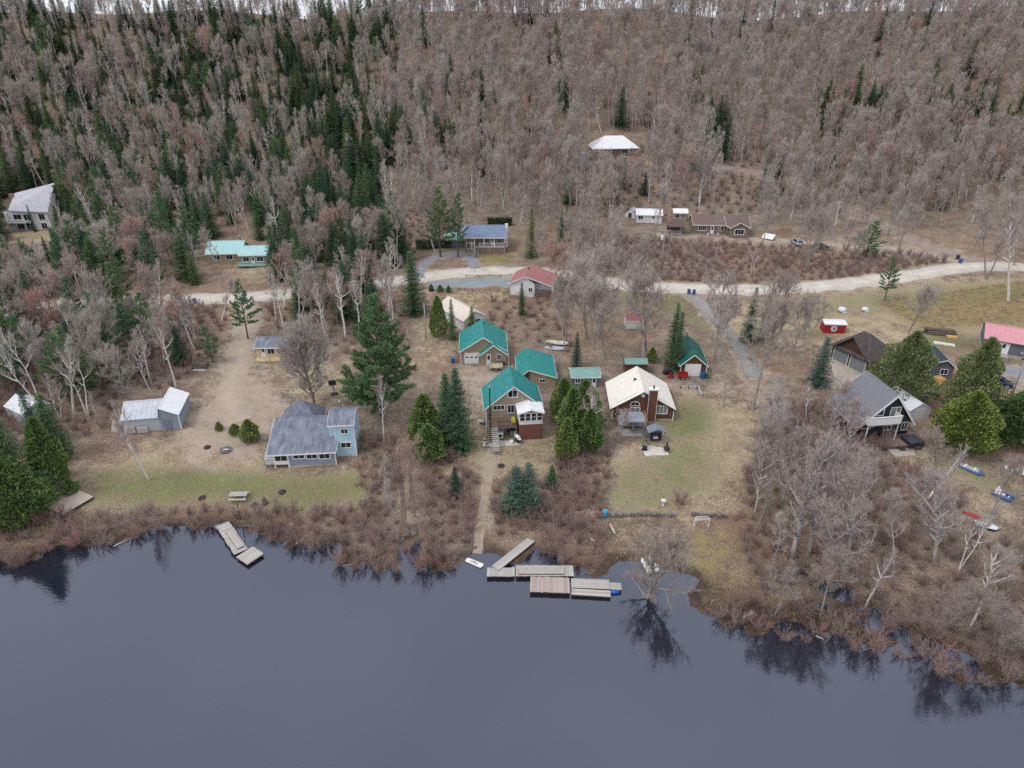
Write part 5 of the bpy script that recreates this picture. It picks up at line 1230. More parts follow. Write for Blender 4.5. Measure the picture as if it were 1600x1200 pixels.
def faded_shed():
    b = B('shed', 'small shed with a faded grey-green roof beside the cedar row', 'shed', 916, 606, 2)
    xl, xr = b.pick(893, 605)[0], b.pick(936, 605)[0]; H = 2.1
    b.wall(xl, xr, 0, 3.4, H, 'slate_siding', .75, 'x'); b.roof(xl, xr, 0, 3.4, H, .75, 'faded_green_roof', 'x', .2, .08, .5); b.door(b.pick(924, 605)[0], b.pick(931, 605)[0], .05, 1.95); b.window(xl + .6, xl + 1.4, 1, 1.7, 2)
faded_shed()

def brown_house():
    b = B('house', 'brown-sided house with a cream metal roof and an outside chimney', 'house', 1004, 655, -2)
    xl, xr = b.pick(955, 655)[0], b.pick(1051, 655)[0]; H = b.pick(955, 636)[1] - .1; apx = b.pick(1006, 612)[0]; rise = b.pick(1006, 612)[1] - H; D = 8.3
    b.wall(xl, xr, 0, D, H, 'brown_siding', rise, 'y', apex=apx); b.roof(xl, xr, 0, D, H, rise, 'cream_metal', 'y', .35, .08, .7, apex=apx, trim='dark_plastic'); b.add('foundation', 'concrete', (xl - .02, xr + .02, -.02, D, -.8, .15))
    c0, c1 = b.pick(1012, 640, -.5)[0], b.pick(1025, 640, -.5)[0]; zt = b.pick(1020, 610, -.5)[1]
    c = b.add('chimney', 'brown_siding', (c0, c1, -.55, -.004, -.3, zt)); b.add('chimney_cap', 'white_trim', (c0 - .12, c1 + .12, -.67, .12, zt + .003, zt + .22), parent=c)
    MB().tube(((c0 + c1) / 2, -.28, zt + .2), ((c0 + c1) / 2, -.28, zt + .75), .12, n=10).build('flue', 'black_metal', c); b.add('chimney_trim', 'white_trim', (c0 - .06, c0 - .003, -.57, -.5, -.2, zt - .05), (c1 + .003, c1 + .06, -.57, -.5, -.2, zt - .05), parent=c)
    b.winp(1025.5, 634.5, 1042, 645.5, 3, fw=.13, glass='curtain_glass'); b.winp(985, 637, 999, 650, 2, fw=.1, glass='curtain_glass')
    xa, za = b.pick(992, 633.5); r = (b.pick(1000, 633)[0] - b.pick(984, 633)[0]) / 2
    arc = [(xa + r * math.cos(t), 0, za + r * math.sin(t)) for t in np.linspace(0, math.pi, 13)]; fr = MB()
    for k in range(12): fr.prism([(p[0], -.05, p[2]) for p in (arc[k], arc[k + 1])] + [(xa + (arc[k + 1][0] - xa) * .84, -.05, za + (arc[k + 1][2] - za) * .84), (xa + (arc[k][0] - xa) * .84, -.05, za + (arc[k][2] - za) * .84)], (0, .048, 0))
    fr.box(xa - r, xa + r, -.052, -.002, za - .09, za - .002); fr.box(xa - .03, xa + .03, -.045, -.025, za, za + r * .84)
    w = fr.build('arched_window', 'white_trim', b.root); MB().prism([(xa + (p[0] - xa) * .85, -.02, za + (p[2] - za) * .85) for p in arc], (0, .016, 0)).build('pane', 'glass', w)
    q = b.pick(1005, 618); MB().tube((q[0], -.04, q[1]), (q[0], -.004, q[1]), .3, n=16).build('round_vent', 'white_trim', b.root)
    q = b.pick(970, 640); b.add('wall_lamp', 'white_plastic', (q[0] - .2, q[0] + .2, -.15, -.004, q[1] - .1, q[1] + .12)); b.vent(apx - .8, D * .55, H + rise * .82); b.corners(xl, xr, 0, D, H - .15)
    b.add('downspout', 'white_trim', (xl + .12, xl + .22, -.1, -.015, 0, H))
    # deck and stair rail on the left of the front
    d = b.deck(xl + 1.0, c0 - .3, -3.0, -.02, .75, 'weathered_wood'); b.rail([(c0 - .35, -.1), (c0 - .35, -2.9)], .75, .9, 'cut_wood', .3)
    # dormer-like low panel on the left roof slope
    k = rise / (apx - xl); x0, x1 = apx - 3.9, apx - .9; z0 = H + (x0 - xl) * k + .105; z1 = H + (x1 - xl) * k + .105; MB().prism([(x0, .5, z0), (x1, .5, z1), (x1, .5, z1 + .10), (x0, .5, z0 + .10)], (0, 1.3, 0)).build('roof_panel', 'cream_metal', b.root)
    return b
BH = brown_house()

def brown_garage():
    b = B('garage', 'small brown garage with a dark green metal roof and plain white door', 'garage', 1083, 588, -4)
    xl, xr = b.pick(1062, 588)[0], b.pick(1102, 588)[0]; H = b.pick(1062, 569)[1]; apx = b.pick(1085.5, 554)[0]; rise = b.pick(1085.5, 554)[1] - H; D = 8.0
    b.wall(xl, xr, 0, D, H, 'brown_siding', rise, 'y', apex=apx); b.roof(xl, xr, 0, D, H, rise, 'deep_green_metal', 'y', .3, .08, .6, apex=apx); b.garage_door(b.pick(1070.5, 580)[0], b.pick(1093.5, 580)[0], .05, b.pick(1082, 569.5)[1], lites=0, panels=5)
    for px in (1066.5, 1098): q = b.pick(px, 572); b.add('wall_lamp', 'black_metal', (q[0] - .1, q[0] + .1, -.16, -.004, q[1] - .15, q[1] + .15))
    c = b.chimney(apx - .4, D * .85, H + rise * .8, H + rise + 1.1, .16, 'grey_metal'); b.corners(xl, xr, 0, D, H - .1); b.add('foundation', 'concrete', (xl - .02, xr + .02, -.02, D, -.8, .06))
brown_garage()

def low_brown_shed():
    b = B('shed', 'low brown shed with a green roof edge hidden behind the cream roof', 'shed', 993, 584, 0)
    b.wall(-1.9, 1.9, 0, 2.2, 1.9, 'brown_siding', .5, 'x'); b.roof(-1.9, 1.9, 0, 2.2, 1.9, .5, 'faded_green_roof', 'x', .15, .07, .5, trim='brown_siding'); b.door(-.5, .4, .05, 1.75, mat='dark_wood', lite=False)
low_brown_shed()

def white_red_shed():
    b = B('shed', 'tiny white shed with a dull red roof among bare trees', 'shed', 992, 514, 0)
    b.wall(-1.8, 1.8, 0, 2.6, 1.75, 'white_siding', .8, 'x'); b.roof(-1.8, 1.8, 0, 2.6, 1.75, .8, 'red_shingle', 'x', .12, .07); b.door(.3, 1.1, .05, 1.6, mat='white_trim', lite=False); b.corners(-1.8, 1.8, 0, 2.6, 1.7)
white_red_shed()

def red_shed():
    b = B('shed', 'bright red shed with a white roof and round white emblem', 'shed', 1303, 521, -4)
    b.wall(-2.0, 2.0, 0, 2.4, 1.9, 'red_barn', .25, 'x'); b.roof(-2.0, 2.0, 0, 2.4, 1.9, .25, 'white_metal', 'x', .12, .12, .5); 
    q = b.pick(1303, 514); e = MB().tube((q[0], -.05, 1.0), (q[0], -.004, 1.0), .62, n=18).build('round_emblem', 'tarp', b.root); MB().tube((q[0] + .1, -.065, 1.05), (q[0] + .1, -.052, 1.05), .3, n=14).build('emblem_centre', 'grey_metal', e)
    b.add('corner_trim', 'red_paint', (-2.03, -1.9, -.03, .1, 0, 1.85), (1.9, 2.03, -.03, .1, 0, 1.85)); b.door(1.25, 1.85, .05, 1.7, mat='red_paint', lite=False)
red_shed()

def dark_garage():
    b = B('garage', 'dark brown garage with a hipped brown shingle roof and two grey doors', 'garage', 1324, 572, -64)
    W = 7.6; D = 6.6; H = 2.9; xl, xr = -W / 2, W / 2
    b.wall(xl, xr, 0, D, H, 'dark_brown_siding', 0, 'x'); b.hip(xl, xr, 0, D, H, 3.0, 'dark_shingle', .45, 1.6, 'x', trim='dark_plastic')
    g = MB().prism([(xl + .9, -.02, H + .003), (xr - .6, -.02, H + .003), (.15, -.02, H + 2.5)], (0, .9, 0)).build('front_gable', 'dark_brown_siding', b.root)
    fr = MB()
    for (xe, sg) in ((xl + .4, -1), (xr - .1, 1)): fr.add([(.15, -.55, H + 2.9), (.15, 3.2, H + 2.9), (xe, 2.0, H - .15), (xe, -.55, H - .15), (.15, -.55, H + 2.79), (.15, 3.2, H + 2.79), (xe, 2.0, H - .26), (xe, -.55, H - .26)], [(0, 1, 2, 3), (7, 6, 5, 4), (0, 3, 7, 4), (3, 2, 6, 7), (2, 1, 5, 6), (1, 0, 4, 5)])
    fr.build('gable_roof', 'dark_shingle', b.root)
    b.garage_door(xl + .5, -.3, .05, 2.4, mat='grey_metal', lites=0, panels=5); b.garage_door(.3, xr - .5, .05, 2.4, mat='grey_metal', lites=0, panels=5); b.add('foundation', 'concrete', (xl - .03, xr + .03, -.03, D, -.8, .1)); b.window(1.5, 2.6, 1.2, 2.2, 1, 'r', xr, trim='dark_wood')
dark_garage()

def a_frame():
    b = B('cottage', 'dark A-frame cottage with a grey shingle roof and white balcony', 'house', 1379, 682, 8)
    W = 8.8; H = 2.5; D = 7.5; rise = 4.9; xl, xr = -W / 2 - .2, W / 2 - .2; ap = .35
    b.wall(xl + .4, xr - .4, 0, D, H, 'black_siding', rise - .35, 'y', apex=ap); b.roof(xl, xr, -.1, D, H - .15, rise, 'grey_shingle', 'y', .3, .16, 0, apex=ap, oe=.35, tw=.3)
    b.winp(1370, 640.5, 1380, 648.5, 1, fw=.14); b.winp(1392, 637, 1406, 650, 2, fw=.12, glass='curtain_glass'); b.winp(1381, 665, 1392, 671, 2, fw=.1); b.winp(1409, 660, 1417, 671, 2, fw=.08)
    q0, q1 = b.pick(1360, 657, -1.7), b.pick(1408, 657, -1.7); u0, u1 = q0[0], q1[0]; zb, zt = b.pick(1384, 663, -1.7)[1], b.pick(1384, 652, -1.7)[1]; bl = b.deck(u0, u1, -1.7, -.02, zb, 'weathered_wood', legs=False)
    p = b.add('balcony_panel', 'white_trim', (u0 - .05, u1 + .05, -1.76, -1.703, zb - .05, zt), (u0 - .05, u0 + .01, -1.70, -.1, zb - .05, zt), (u1 - .01, u1 + .05, -1.70, -.1, zb - .05, zt)); b.add('balcony_handrail', 'white_trim', (u0 - .1, u1 + .1, -1.82, -1.66, zt + .003, zt + .07))
    for x in (u0 + .1, u1 - .1): b.add('balcony_post', 'white_trim', (x - .07, x + .07, -1.6, -1.46, -.5, zb - .23))
    b.add('foundation', 'concrete', (xl + .35, xr - .35, -.03, D, -.9, .1)); b.deck(-3.6, 3.6, -3.2, -.1, .3, 'old_deck_wood', zg=-.6)
    dz = H + 3.0; b.add('dormer_wall', 'white_trim', (xl + .6, xl + 2.0, 3.0, 4.2, 2.6, 4.1)); MB().prism([(xl + .2, 2.8, 3.95), (xl + 2.3, 2.8, 4.45), (xl + 2.3, 2.8, 4.57), (xl + .2, 2.8, 4.07)], (0, 1.6, 0)).build('dormer_roof', 'grey_shingle', b.root)
    return b
AF = a_frame()

def white_tent():
    b = B('storage_shelter', 'white fabric storage shelter beside the A-frame cottage', 'shelter', 1434, 655, 12)
    b.wall(-1.9, 1.9, 0, 6.0, 1.7, 'tarp', 1.1, 'y', z0=-.2); b.roof(-1.9, 1.9, 0, 6.0, 1.7, 1.1, 'tarp', 'y', .06, .05, 0, trim=None, oe=.06); b.add('door_flap', 'white_plastic', (-.9, .9, -.03, -.003, 0, 1.9))
white_tent()

def navy_shed():
    b = B('outbuilding', 'slate-grey outbuilding with a dark navy shingle roof', 'shed', 1462, 592, -8)
    b.wall(-3.0, 2.4, 0, 5.5, 2.5, 'slate_siding', 1.2, 'y', apex=.9); b.roof(-3.0, 2.4, 0, 5.5, 2.5, 1.2, 'navy_shingle', 'y', .3, .1, 0, apex=.9); b.vent(-1.2, 2.6, 3.4, 'black_metal'); b.door(-2.2, -1.3, .05, 2.0); b.window(.4, 1.5, 1.0, 1.9, 2)
navy_shed()

def pink_house():
    b = B('house', 'grey bungalow with a pinkish red metal roof at the right edge', 'house', 1533, 551, -29)
    W = 17.0; D = 8.5; H = 3.0
    b.wall(0, W, 0, D, H, 'slate_siding', 1.3, 'x'); b.roof(0, W, 0, D, H, 1.3, 'pink_metal', 'x', .35, .08, .8, trim='slate_siding'); b.add('foundation', 'concrete', (-.02, W + .02, -.02, D, -1.2, .55))
    b.add('door_surround', 'white_trim', (.3, 3.9, -.03, -.003, .5, 2.75)); b.door(2.6, 3.5, .6, 2.65, pos=-.03); b.add('double_door', 'white_plastic', (.5, 2.3, -.075, -.032, .6, 2.6)); b.window(7.6, 8.8, 1.6, 2.5, 2, fw=.12); b.window(12, 13.4, 1.5, 2.5, 2, fw=.12)
    b.add('cellar_vent', 'dark_plastic', (6.2, 6.9, -.06, -.022, .1, .35)); st = b.deck(1.9, 4.1, -1.4, -.05, .5, 'weathered_wood', zg=-1.4)
    b.stairs(2.1, 3.9, -1.4, .48, -2.9, -.75, 5, 'weathered_wood'); b.corners(0, W, 0, D, H - .1)
    b.vent(5, D * .3, H + .6, 'white_trim', .2, .15)
pink_house()

def white_shelter():
    b = B('storage_shelter', 'white peaked shelter at the left edge above the dark fir', 'shelter', 33, 660, -30)
    b.wall(-3.6, 1.7, 0, 4.0, 1.9, 'tarp', 1.1, 'x', z0=-.3); b.roof(-3.6, 1.7, 0, 4.0, 1.9, 1.1, 'white_metal', 'x', .15, .06, 0, trim=None); b.add('door_flap', 'white_plastic', (-1.6, 0, -.03, -.003, 0, 1.7))
white_shelter()

def silver_shed():
    b = B('shed', 'weathered silver metal shed with a bright white lean-to roof', 'shed', 246, 672, 10)
    b.wall(-4.6, .8, 0, 5.5, 2.3, 'silver_metal', 1.5, 'x', apex=2.9); b.roof(-4.6, .8, 0, 5.5, 2.3, 1.5, 'silver_metal', 'x', .2, .06, .7, trim=None, apex=2.9)
    b.wall(.83, 3.6, -.3, 6.4, 2.6, 'grey_siding', 1.3, 'y', apex=1.0); r = b.roof(.75, 3.6, -.3, 6.4, 2.6, 1.3, 'white_metal', 'y', .2, .06, .6, apex=1.05, oe=.15, name='lean_to_roof', trim=None)
    b.add('corner_trim', 'white_trim', (3.52, 3.66, -.36, -.24, 0, 2.5)); b.door(1.4, 2.3, .05, 1.95, pos=-.3, mat='grey_metal', lite=False); b.add('leaning_boards', 'weathered_wood', (-4.2, -3.0, -.35, -.12, 0, 1.1), (-2.7, -1.2, -.5, -.2, 0, .9))
silver_shed()

def tan_cabin():
    b = B('cabin', 'small log-coloured cabin with a grey roof and new wooden porch', 'cabin', 427, 560, 0)
    b.wall(-2.9, 2.9, 0, 4.2, 2.35, 'log_siding', .9, 'x'); b.roof(-2.9, 2.9, -.3, 4.2, 2.35, .95, 'asphalt_shingle', 'x', .2, .08, apex=2.2, oe=.2); b.door(-2.0, -1.2, .35, 2.2); b.window(-.8, .4, .95, 1.95, 2, fw=.1); b.window(1.0, 2.2, .95, 1.95, 2, fw=.1)
    b.deck(-2.9, 2.9, -1.8, -.03, .32, 'new_wood', zg=-.7); b.stairs(-2.2, -1.0, -1.8, .3, -2.9, -.5, 4, 'new_wood')
    for x in (-2.8, 0, 2.8): b.add('porch_post', 'new_wood', (x - .06, x + .06, -1.75, -1.63, .32, 1.3))
    b.rail([(-.8, -1.7), (2.8, -1.7), (2.8, -.1)], .32, .8, 'new_wood', .3)
tan_cabin()

def mint_house():
    b = B('house', 'cottage with two mint-green metal roofs beyond the gravel road', 'house', 392, 414, 4)
    b.wall(-10.5, -2.3, 1.5, 8.5, 2.6, 'tan_plain', 2.0, 'x'); b.roof(-10.5, -2.3, 1.5, 8.5, 2.6, 2.0, 'mint_metal', 'x', .3, .08, .8); b.wall(-2.29, 3.9, 0, 6.2, 2.5, 'tan_plain', 1.3, 'x', name='wing_wall'); b.roof(-2.29, 3.9, 0, 6.2, 2.5, 1.3, 'mint_metal', 'x', .3, .08, .8, name='wing_roof')
    b.window(-1.6, -.2, .9, 2.0, 2, fw=.12); b.door(.3, 1.2, .1, 2.1); b.window(1.7, 3.2, .9, 2.0, 2, fw=.12); b.window(-9, -7.5, 1, 2.1, 2, 'f', 1.5, fw=.12); b.window(-6, -4.5, 1, 2.1, 2, 'f', 1.5, fw=.12)
    b.deck(-2.6, 4.0, -2.0, -.05, .4, 'faded_green_roof', zg=-1.0); b.rail([(-2.5, -1.9), (3.9, -1.9)], .4, .9, 'mint_metal', .3); b.chimney(-3.2, 5.5, 3.5, 5.6, .2, 'grey_metal')
mint_house()

def blue_roof_house():
    b = B('house', 'stone-fronted house with a slate-blue metal roof and white veranda', 'house', 757, 392, 0)
    W0, W1 = -5.0, 5.2; H = 3.9
    b.wall(W0, W1, 0, 7.5, H, 'stone_siding', 1.7, 'x'); b.roof(W0 - .2, W1, -1.6, 7.5, H, 1.75, 'blue_metal', 'x', .3, .09, .7, apex=3.5, oe=.25)
    b.deck(-2.5, W1, -1.6, -.02, 1.5, 'deck_wood', zg=-1.0); b.rail([(-1.2, -1.5), (W1 - .05, -1.5), (W1 - .05, -.1)], 1.5, .9, 'white_trim', .2)
    for x in (-2.4, 0.0, 2.6, W1 - .1): b.add('veranda_post', 'white_trim', (x - .08, x + .08, -1.5, -1.34, 1.5, H - .1))
    b.stairs(-2.4, -1.3, -1.6, 1.48, -3.3, -.3, 7, 'white_trim'); b.door(1.6, 2.6, 1.5, 3.5); b.window(.1, 1.2, 2.2, 3.3, 2, fw=.1); b.window(3.3, 4.4, 2.2, 3.3, 2, fw=.1); b.window(-4.4, -3.3, .6, 1.9, 2, fw=.1); b.window(-4.4, -3.2, 2.3, 3.3, 2, fw=.1)
    c = b.add('chimney', 'white_trim', (W1 + .02, W1 + .75, 2.3, 3.1, -.5, H + 2.3)); b.add('lattice', 'stone_siding', (-1.2, W1 - .1, -1.5, -1.45, -.6, 1.25))
    b.wall(W0 - 5.2, W0 - .01, 2.0, 6.5, 2.4, 'slate_siding', 1.1, 'x', name='wing_wall'); b.roof(W0 - 5.2, W0 - .25, 2.0, 6.5, 2.4, 1.1, 'faded_green_roof', 'x', .2, .08, .7, name='wing_roof')
blue_roof_house()

def red_roof_garage():
    b = B('garage', 'white garage with a rust-red hipped shingle roof beside the parking pad', 'garage', 820, 463, -12)
    xl, xr = b.pick(797, 463)[0], b.pick(835, 463)[0]; H = 2.9; D = 7.5; apx = b.pick(821, 440)[0]; rise = b.pick(821, 432)[1] - H
    b.wall(xl, xr, 0, D, H, 'white_siding', rise * .98, 'y', apex=apx); b.wall(xr + .005, xr + 3.6, 1.5, D, H - .2, 'white_siding', 0, 'x', name='side_wall')
    b.roof(xl, xr + 3.6, 0, D, H, rise, 'red_shingle', 'y', .35, .1, apex=apx); b.vent(apx - .3, D * .7, H + rise * .9, 'black_metal')
    b.add('door_surround', 'white_trim', (xl + .5, xl + 2.6, -.05, -.003, 0, 2.3)); b.window(xr - 1.3, xr - .5, 1.2, 2.0, 2); f = b.add('fence_panel', 'old_deck_wood', (xr + .3, xr + 3.8, .4, .5, -.6, 1.6))
    for k in range(9): b.add('board', 'old_deck_wood', (xr + .3 + k * .39, xr + .66 + k * .39, .34, .397, -.5, 1.65), parent=f)
red_roof_garage()

def pale_outbuilding():
    b = B('outbuilding', 'long white outbuilding with a pale roof behind dark spruces', 'shed', 742, 514, 36)
    b.wall(-2.5, 2.3, 0, 9.5, 2.5, 'white_siding', 1.4, 'y', z0=-.6); b.roof(-2.5, 2.3, 0, 9.5, 2.5, 1.4, 'pale_roof', 'y', .3, .09, .8); b.window(.2, 1.3, .9, 2.0, 2); b.door(-1.8, -.9, .05, 2.0); b.corners(-2.5, 2.3, 0, 9.5, 2.4)
pale_outbuilding()

def slanted_house():
    b = B('house', 'modern grey-white house with one large slanted roof at upper left', 'house', 52, 359, 6)
    W0, W1 = -5.4, 5.0
    b.wall(W0, W1, 0, 6.9, 4.7, 'white_siding', 0, 'x', z0=-1.5); MB().add([(W0 + .9, -.6, 5.6), (W1 + .5, -.6, 4.9), (W1 + .6, 7.2, 11.2), (W0 - .4, 7.2, 8.6), (W0 + .9, -.6, 5.35), (W1 + .5, -.6, 4.65), (W1 + .6, 7.2, 10.95), (W0 - .4, 7.2, 8.35)], [(0, 1, 2, 3), (7, 6, 5, 4), (0, 4, 5, 1), (1, 5, 6, 2), (2, 6, 7, 3), (3, 7, 4, 0)]).build('roof', 'light_grey_roof', b.root)
    MB().add([(W0, .02, 4.705), (W1, .02, 4.705), (W1, 6.9, 4.705), (W0, 6.9, 4.705), (W0, .02, 5.15), (W1, .02, 4.72), (W1, 6.9, 10.3), (W0, 6.9, 7.9)], [(0, 1, 5, 4), (1, 2, 6, 5), (2, 3, 7, 6), (3, 0, 4, 7)]).build('upper_wall', 'white_siding', b.root)
    for (u, w) in ((-4.0, 2.0), (-1.4, 1.6), (2.6, 1.4)): b.window(u, u + w, 2.7, 4.3, 2, fw=.1); b.window(u, u + w, .2, 1.8, 2, fw=.1)
    b.deck(W0, -.5, -1.6, -.03, 2.35, 'weathered_wood', zg=-1.5); b.rail([(W0 + .05, -1.5), (-.55, -1.5)], 2.35, .9); b.add('chimney', 'stone_siding', (W0 - .9, W0 - .02, 5, 5.9, -1.5, 8.8)); b.add('side_column', 'white_trim', (W0 - .5, W0 - .02, -.5, .4, -1.5, 5.0))
slanted_house()

def upper_white_roof():
    b = B('house', 'house with a pale hipped roof high on the wooded slope', 'house', 962, 244, 6)
    b.wall(-7.2, 7.0, 0, 8, 2.7, 'stone_siding', 0, 'x', z0=-2.5); b.hip(-7.2, 7.0, 0, 8, 2.7, 3.0, 'white_metal', .6, 6.0, 'x'); b.window(-6, -4.5, .8, 2, 2); b.window(-3, -1.5, .8, 2, 2); b.window(2, 4, .8, 2, 2); b.deck(-9.2, -5, -1.8, -.05, .2, 'brown_siding', zg=-2.5); b.rail([(-9.1, -1.7), (-5.1, -1.7)], .2, .9, 'white_trim', .25); b.add('water_tank', 'mint_metal', (-11.2, -9.6, 1.0, 2.6, -1.5, .9))
upper_white_roof()

def bungalow():
    b = B('house', 'long brown stone bungalow with a gabled wing on the slope', 'house', 1112, 366, -3)
    b.wall(-5.0, 3.6, 0, 7, 2.6, 'stone_siding', 1.7, 'x', z0=-1.2); b.roof(-5.0, 3.6, 0, 7, 2.6, 1.7, 'brown_shingle', 'x', .3, .1); b.wall(3.62, 9.4, -1.0, 7, 2.6, 'stone_siding', 1.6, 'x', z0=-1.2, name='wing_wall'); b.roof(3.62, 9.4, -1.0, 7, 2.6, 1.65, 'brown_shingle', 'x', .35, .1, name='wing_roof')
    b.wall(4.2, 8.9, -2.4, -.7, 2.5, 'stone_siding', 1.3, 'y', z0=-1.2, name='front_gable_wall'); b.roof(4.2, 8.9, -2.4, 1.4, 2.5, 1.3, 'brown_shingle', 'y', .3, .1, name='front_gable_roof')
    b.window(-3.7, -1.7, 1.0, 2.2, 4, fw=.12); b.door(-.5, .4, .1, 2.2); b.window(2.3, 2.9, 1.0, 2.1, 1); b.window(5.4, 7.7, .7, 2.0, 3, 'f', -2.4, fw=.15); b.add('white_pot', 'white_plastic', (-1.3, -.9, -.6, -.2, -.2, .4)); b.add('white_pot', 'white_plastic', (1.3, 1.7, -.6, -.2, -.2, .4))
bungalow()

def slope_sheds():
    b = B('shed', 'white shed with a pale metal roof left of the brown gazebo', 'shed', 1014, 348, -4); b.wall(-3.5, 3.4, 0, 4, 2.2, 'white_siding', 1.1, 'x'); b.roof(-3.5, 3.4, 0, 4, 2.2, 1.1, 'white_metal', 'x', .25, .08, .6); b.window(-3, -1.8, 1.0, 1.8, 2); b.door(.6, 1.5, .05, 2.0)
    b = B('shed', 'tall tan shed with a pale metal roof right of the white shed', 'shed', 1062, 347, -5); b.wall(-1.8, 1.8, 0, 3, 2.6, 'tan_plain', .7, 'x'); b.roof(-1.8, 1.8, 0, 3, 2.6, .7, 'white_metal', 'x', .25, .08, .6); b.window(-1.3, -.3, 1.2, 2.1, 1); b.window(.3, 1.2, 1.2, 2.1, 2)
    b = B('shelter_tent', 'small grey tent shelter left of the white shed', 'shelter', 984, 340, -30); b.wall(-1.5, 1.5, 0, 3, 1.0, 'tarp', 1.4, 'y'); b.roof(-1.5, 1.5, 0, 3, 1.0, 1.4, 'silver_metal', 'y', .1, .05, 0, trim=None); b.add('door_opening', 'char', (-.5, .5, -.02, -.002, 0, 1.3))
    b = B('gazebo', 'brown hip-roofed gazebo left of the stone bungalow', 'gazebo', 1056, 366, 0)
    for x in (-1.7, 0, 1.7):
        for y in (0, 3.2): b.add('post', 'dark_wood', (x - .08, x + .08, y - .08, y + .08, -.6, 2.2))
    b.hip(-1.9, 1.9, -.2, 3.4, 2.3, 1.3, 'brown_shingle', .3, .1, 'x', trim='dark_wood'); b.deck(-1.9, 1.9, -.2, 3.4, .1, 'brown_wood', zg=-.8); b.rail([(-1.7, 0), (1.7, 0)], .1, .8, 'white_trim', .3); b.add('screen', 'stone_siding', (-1.65, 1.65, 3.22, 3.26, .1, 2.1))
slope_sheds()

def hedge(px0, py0, px1, py1, h, label):
    a, c = at(px0, py0), at(px1, py1); L = np.linalg.norm(c[:2] - a[:2]); rng_ = np.random.default_rng(5); n = 2600; cr = PM()
    P = np.stack([rng_.uniform(-L / 2, L / 2, n), rng_.uniform(-.6, .6, n), rng_.uniform(0, h, n)], 1); D = np.stack([rng_.normal(0, .5, n), np.sign(P[:, 1]) * .7, np.ones(n) * .8], 1) + rng_.normal(0, .3, (n, 3)); cr.kites(P, D, rng_.uniform(.25, .45, n), np.full(n, .2), rng_.normal(0, 1, (n, 3)))
    m = (a + c) / 2; o = thing('hedge', label, 'hedge', m, math.atan2(c[1] - a[1], c[0] - a[0])); inst('foliage', cr.mesh('foliage', 'needle_spruce'), o)
    tr = PM(); xs = np.linspace(-L / 2 + .3, L / 2 - .3, 9); tr.segs(np.stack([xs, xs * 0, xs * 0 - .3], 1), np.stack([xs, xs * 0, xs * 0 + h * .8], 1), np.full(9, .05), np.full(9, .02), 5); inst('stems', tr.mesh('stems', 'bark_dark'), o)
hedge(650, 389, 706, 387, 2.2, 'clipped dark green hedge left of the blue-roofed house')
hedge(762, 352, 800, 352, 2.0, 'dark hedge behind the blue-roofed house')
print('houses', round(time.time() - T0, 1))
# ------------------------------------------------------------------ docks, boats and everything that stands in the yards
def quad_frame(c, z):
    """four picture corners (near-left, near-right, far-right, far-left) on the plane z -> centre, yaw, length, width"""
    p = [at_z(x, y, z) for x, y in c]; u = (p[1] - p[0] + p[2] - p[3]) / 2; v = (p[3] - p[0] + p[2] - p[1]) / 2
    return sum(p) / 4, math.atan2(u[1], u[0]), float(np.linalg.norm(u[:2])), float(np.linalg.norm(v[:2]))
def dock(label, corners, z=.42, mat='weathered_wood', along=False, floats=True, group=None, th=.05, name='dock', ramp=None, cat='dock', legs=0):
    c, yaw, L, W = quad_frame(corners, z); o = thing(name, label, cat, (c[0], c[1], z), yaw, group)
    fr = MB(); fr.box(-L / 2, L / 2, -W / 2, -W / 2 + .08, -.26, -.055).box(-L / 2, L / 2, W / 2 - .08, W / 2, -.26, -.055).box(-L / 2, -L / 2 + .08, -W / 2 + .081, W / 2 - .081, -.26, -.055).box(L / 2 - .08, L / 2, -W / 2 + .081, W / 2 - .081, -.26, -.055)
    fr.build('frame', 'dark_wood', o); n = max(3, int((W if along else L) / .24)); rr = random.Random(int(L * 100))
    w = (W if along else L) / n
    me = (MB().box(-L / 2, L / 2, 0, w - .012, -.05, 0) if along else MB().box(0, w - .012, -W / 2 - .04, W / 2 + .04, -.05, 0)).mesh('plank', mat)
    for k in range(n): inst('plank', me, o, ((0, -W / 2 + k * w, rr.uniform(-.012, .012)) if along else (-L / 2 + k * w, rr.uniform(-.04, .04), rr.uniform(-.012, .012))))
    if floats:
        fm = MB().box(-.5, .5, -.3, .3, -.62, -.262).mesh('float', 'dark_plastic')
        for sx in (-1, 1): inst('float', fm, o, (sx * (L / 2 - .6), 0, 0))
    for k in range(legs):
        MB().tube((-L / 2 + L * (k + .5) / legs, -W / 2 - .09, -1.6), (-L / 2 + L * (k + .5) / legs, -W / 2 - .09, .55), .05, n=7).build('post', 'black_metal', o); MB().tube((-L / 2 + L * (k + .5) / legs, W / 2 + .09, -1.6), (-L / 2 + L * (k + .5) / legs, W / 2 + .09, .4), .05, n=7).build('post', 'black_metal', o)
    return o
dock('long weathered dock running out from the left shore', [(367, 867), (337, 822), (357, 814), (386, 857)], .45, along=False, legs=3)
dock('narrow loose ramp lying on top of the left dock', [(372, 858), (352, 830), (362, 826), (380, 852)], .62, floats=False, name='dock_ramp', along=True)
dock('square float section at the end of the left dock', [(387, 882), (369, 870), (395, 854), (411, 865)], .42)
dock('dock ramp pulled up diagonally onto the middle shore', [(765, 882), (777, 888), (838, 849), (828, 842)], .55, floats=False, name='dock_ramp')
dock('short pale dock section left of the long middle dock', [(761, 900), (804, 900), (804, 887), (761, 887)], .45)
dock('long pale middle dock closest to the shore', [(806, 900), (897, 899), (895, 884), (806, 883)], .47)
dock('narrow ramp lying on the long pale middle dock', [(810, 896), (882, 896), (882, 885), (810, 885)], .66, floats=False, name='dock_ramp', along=True)
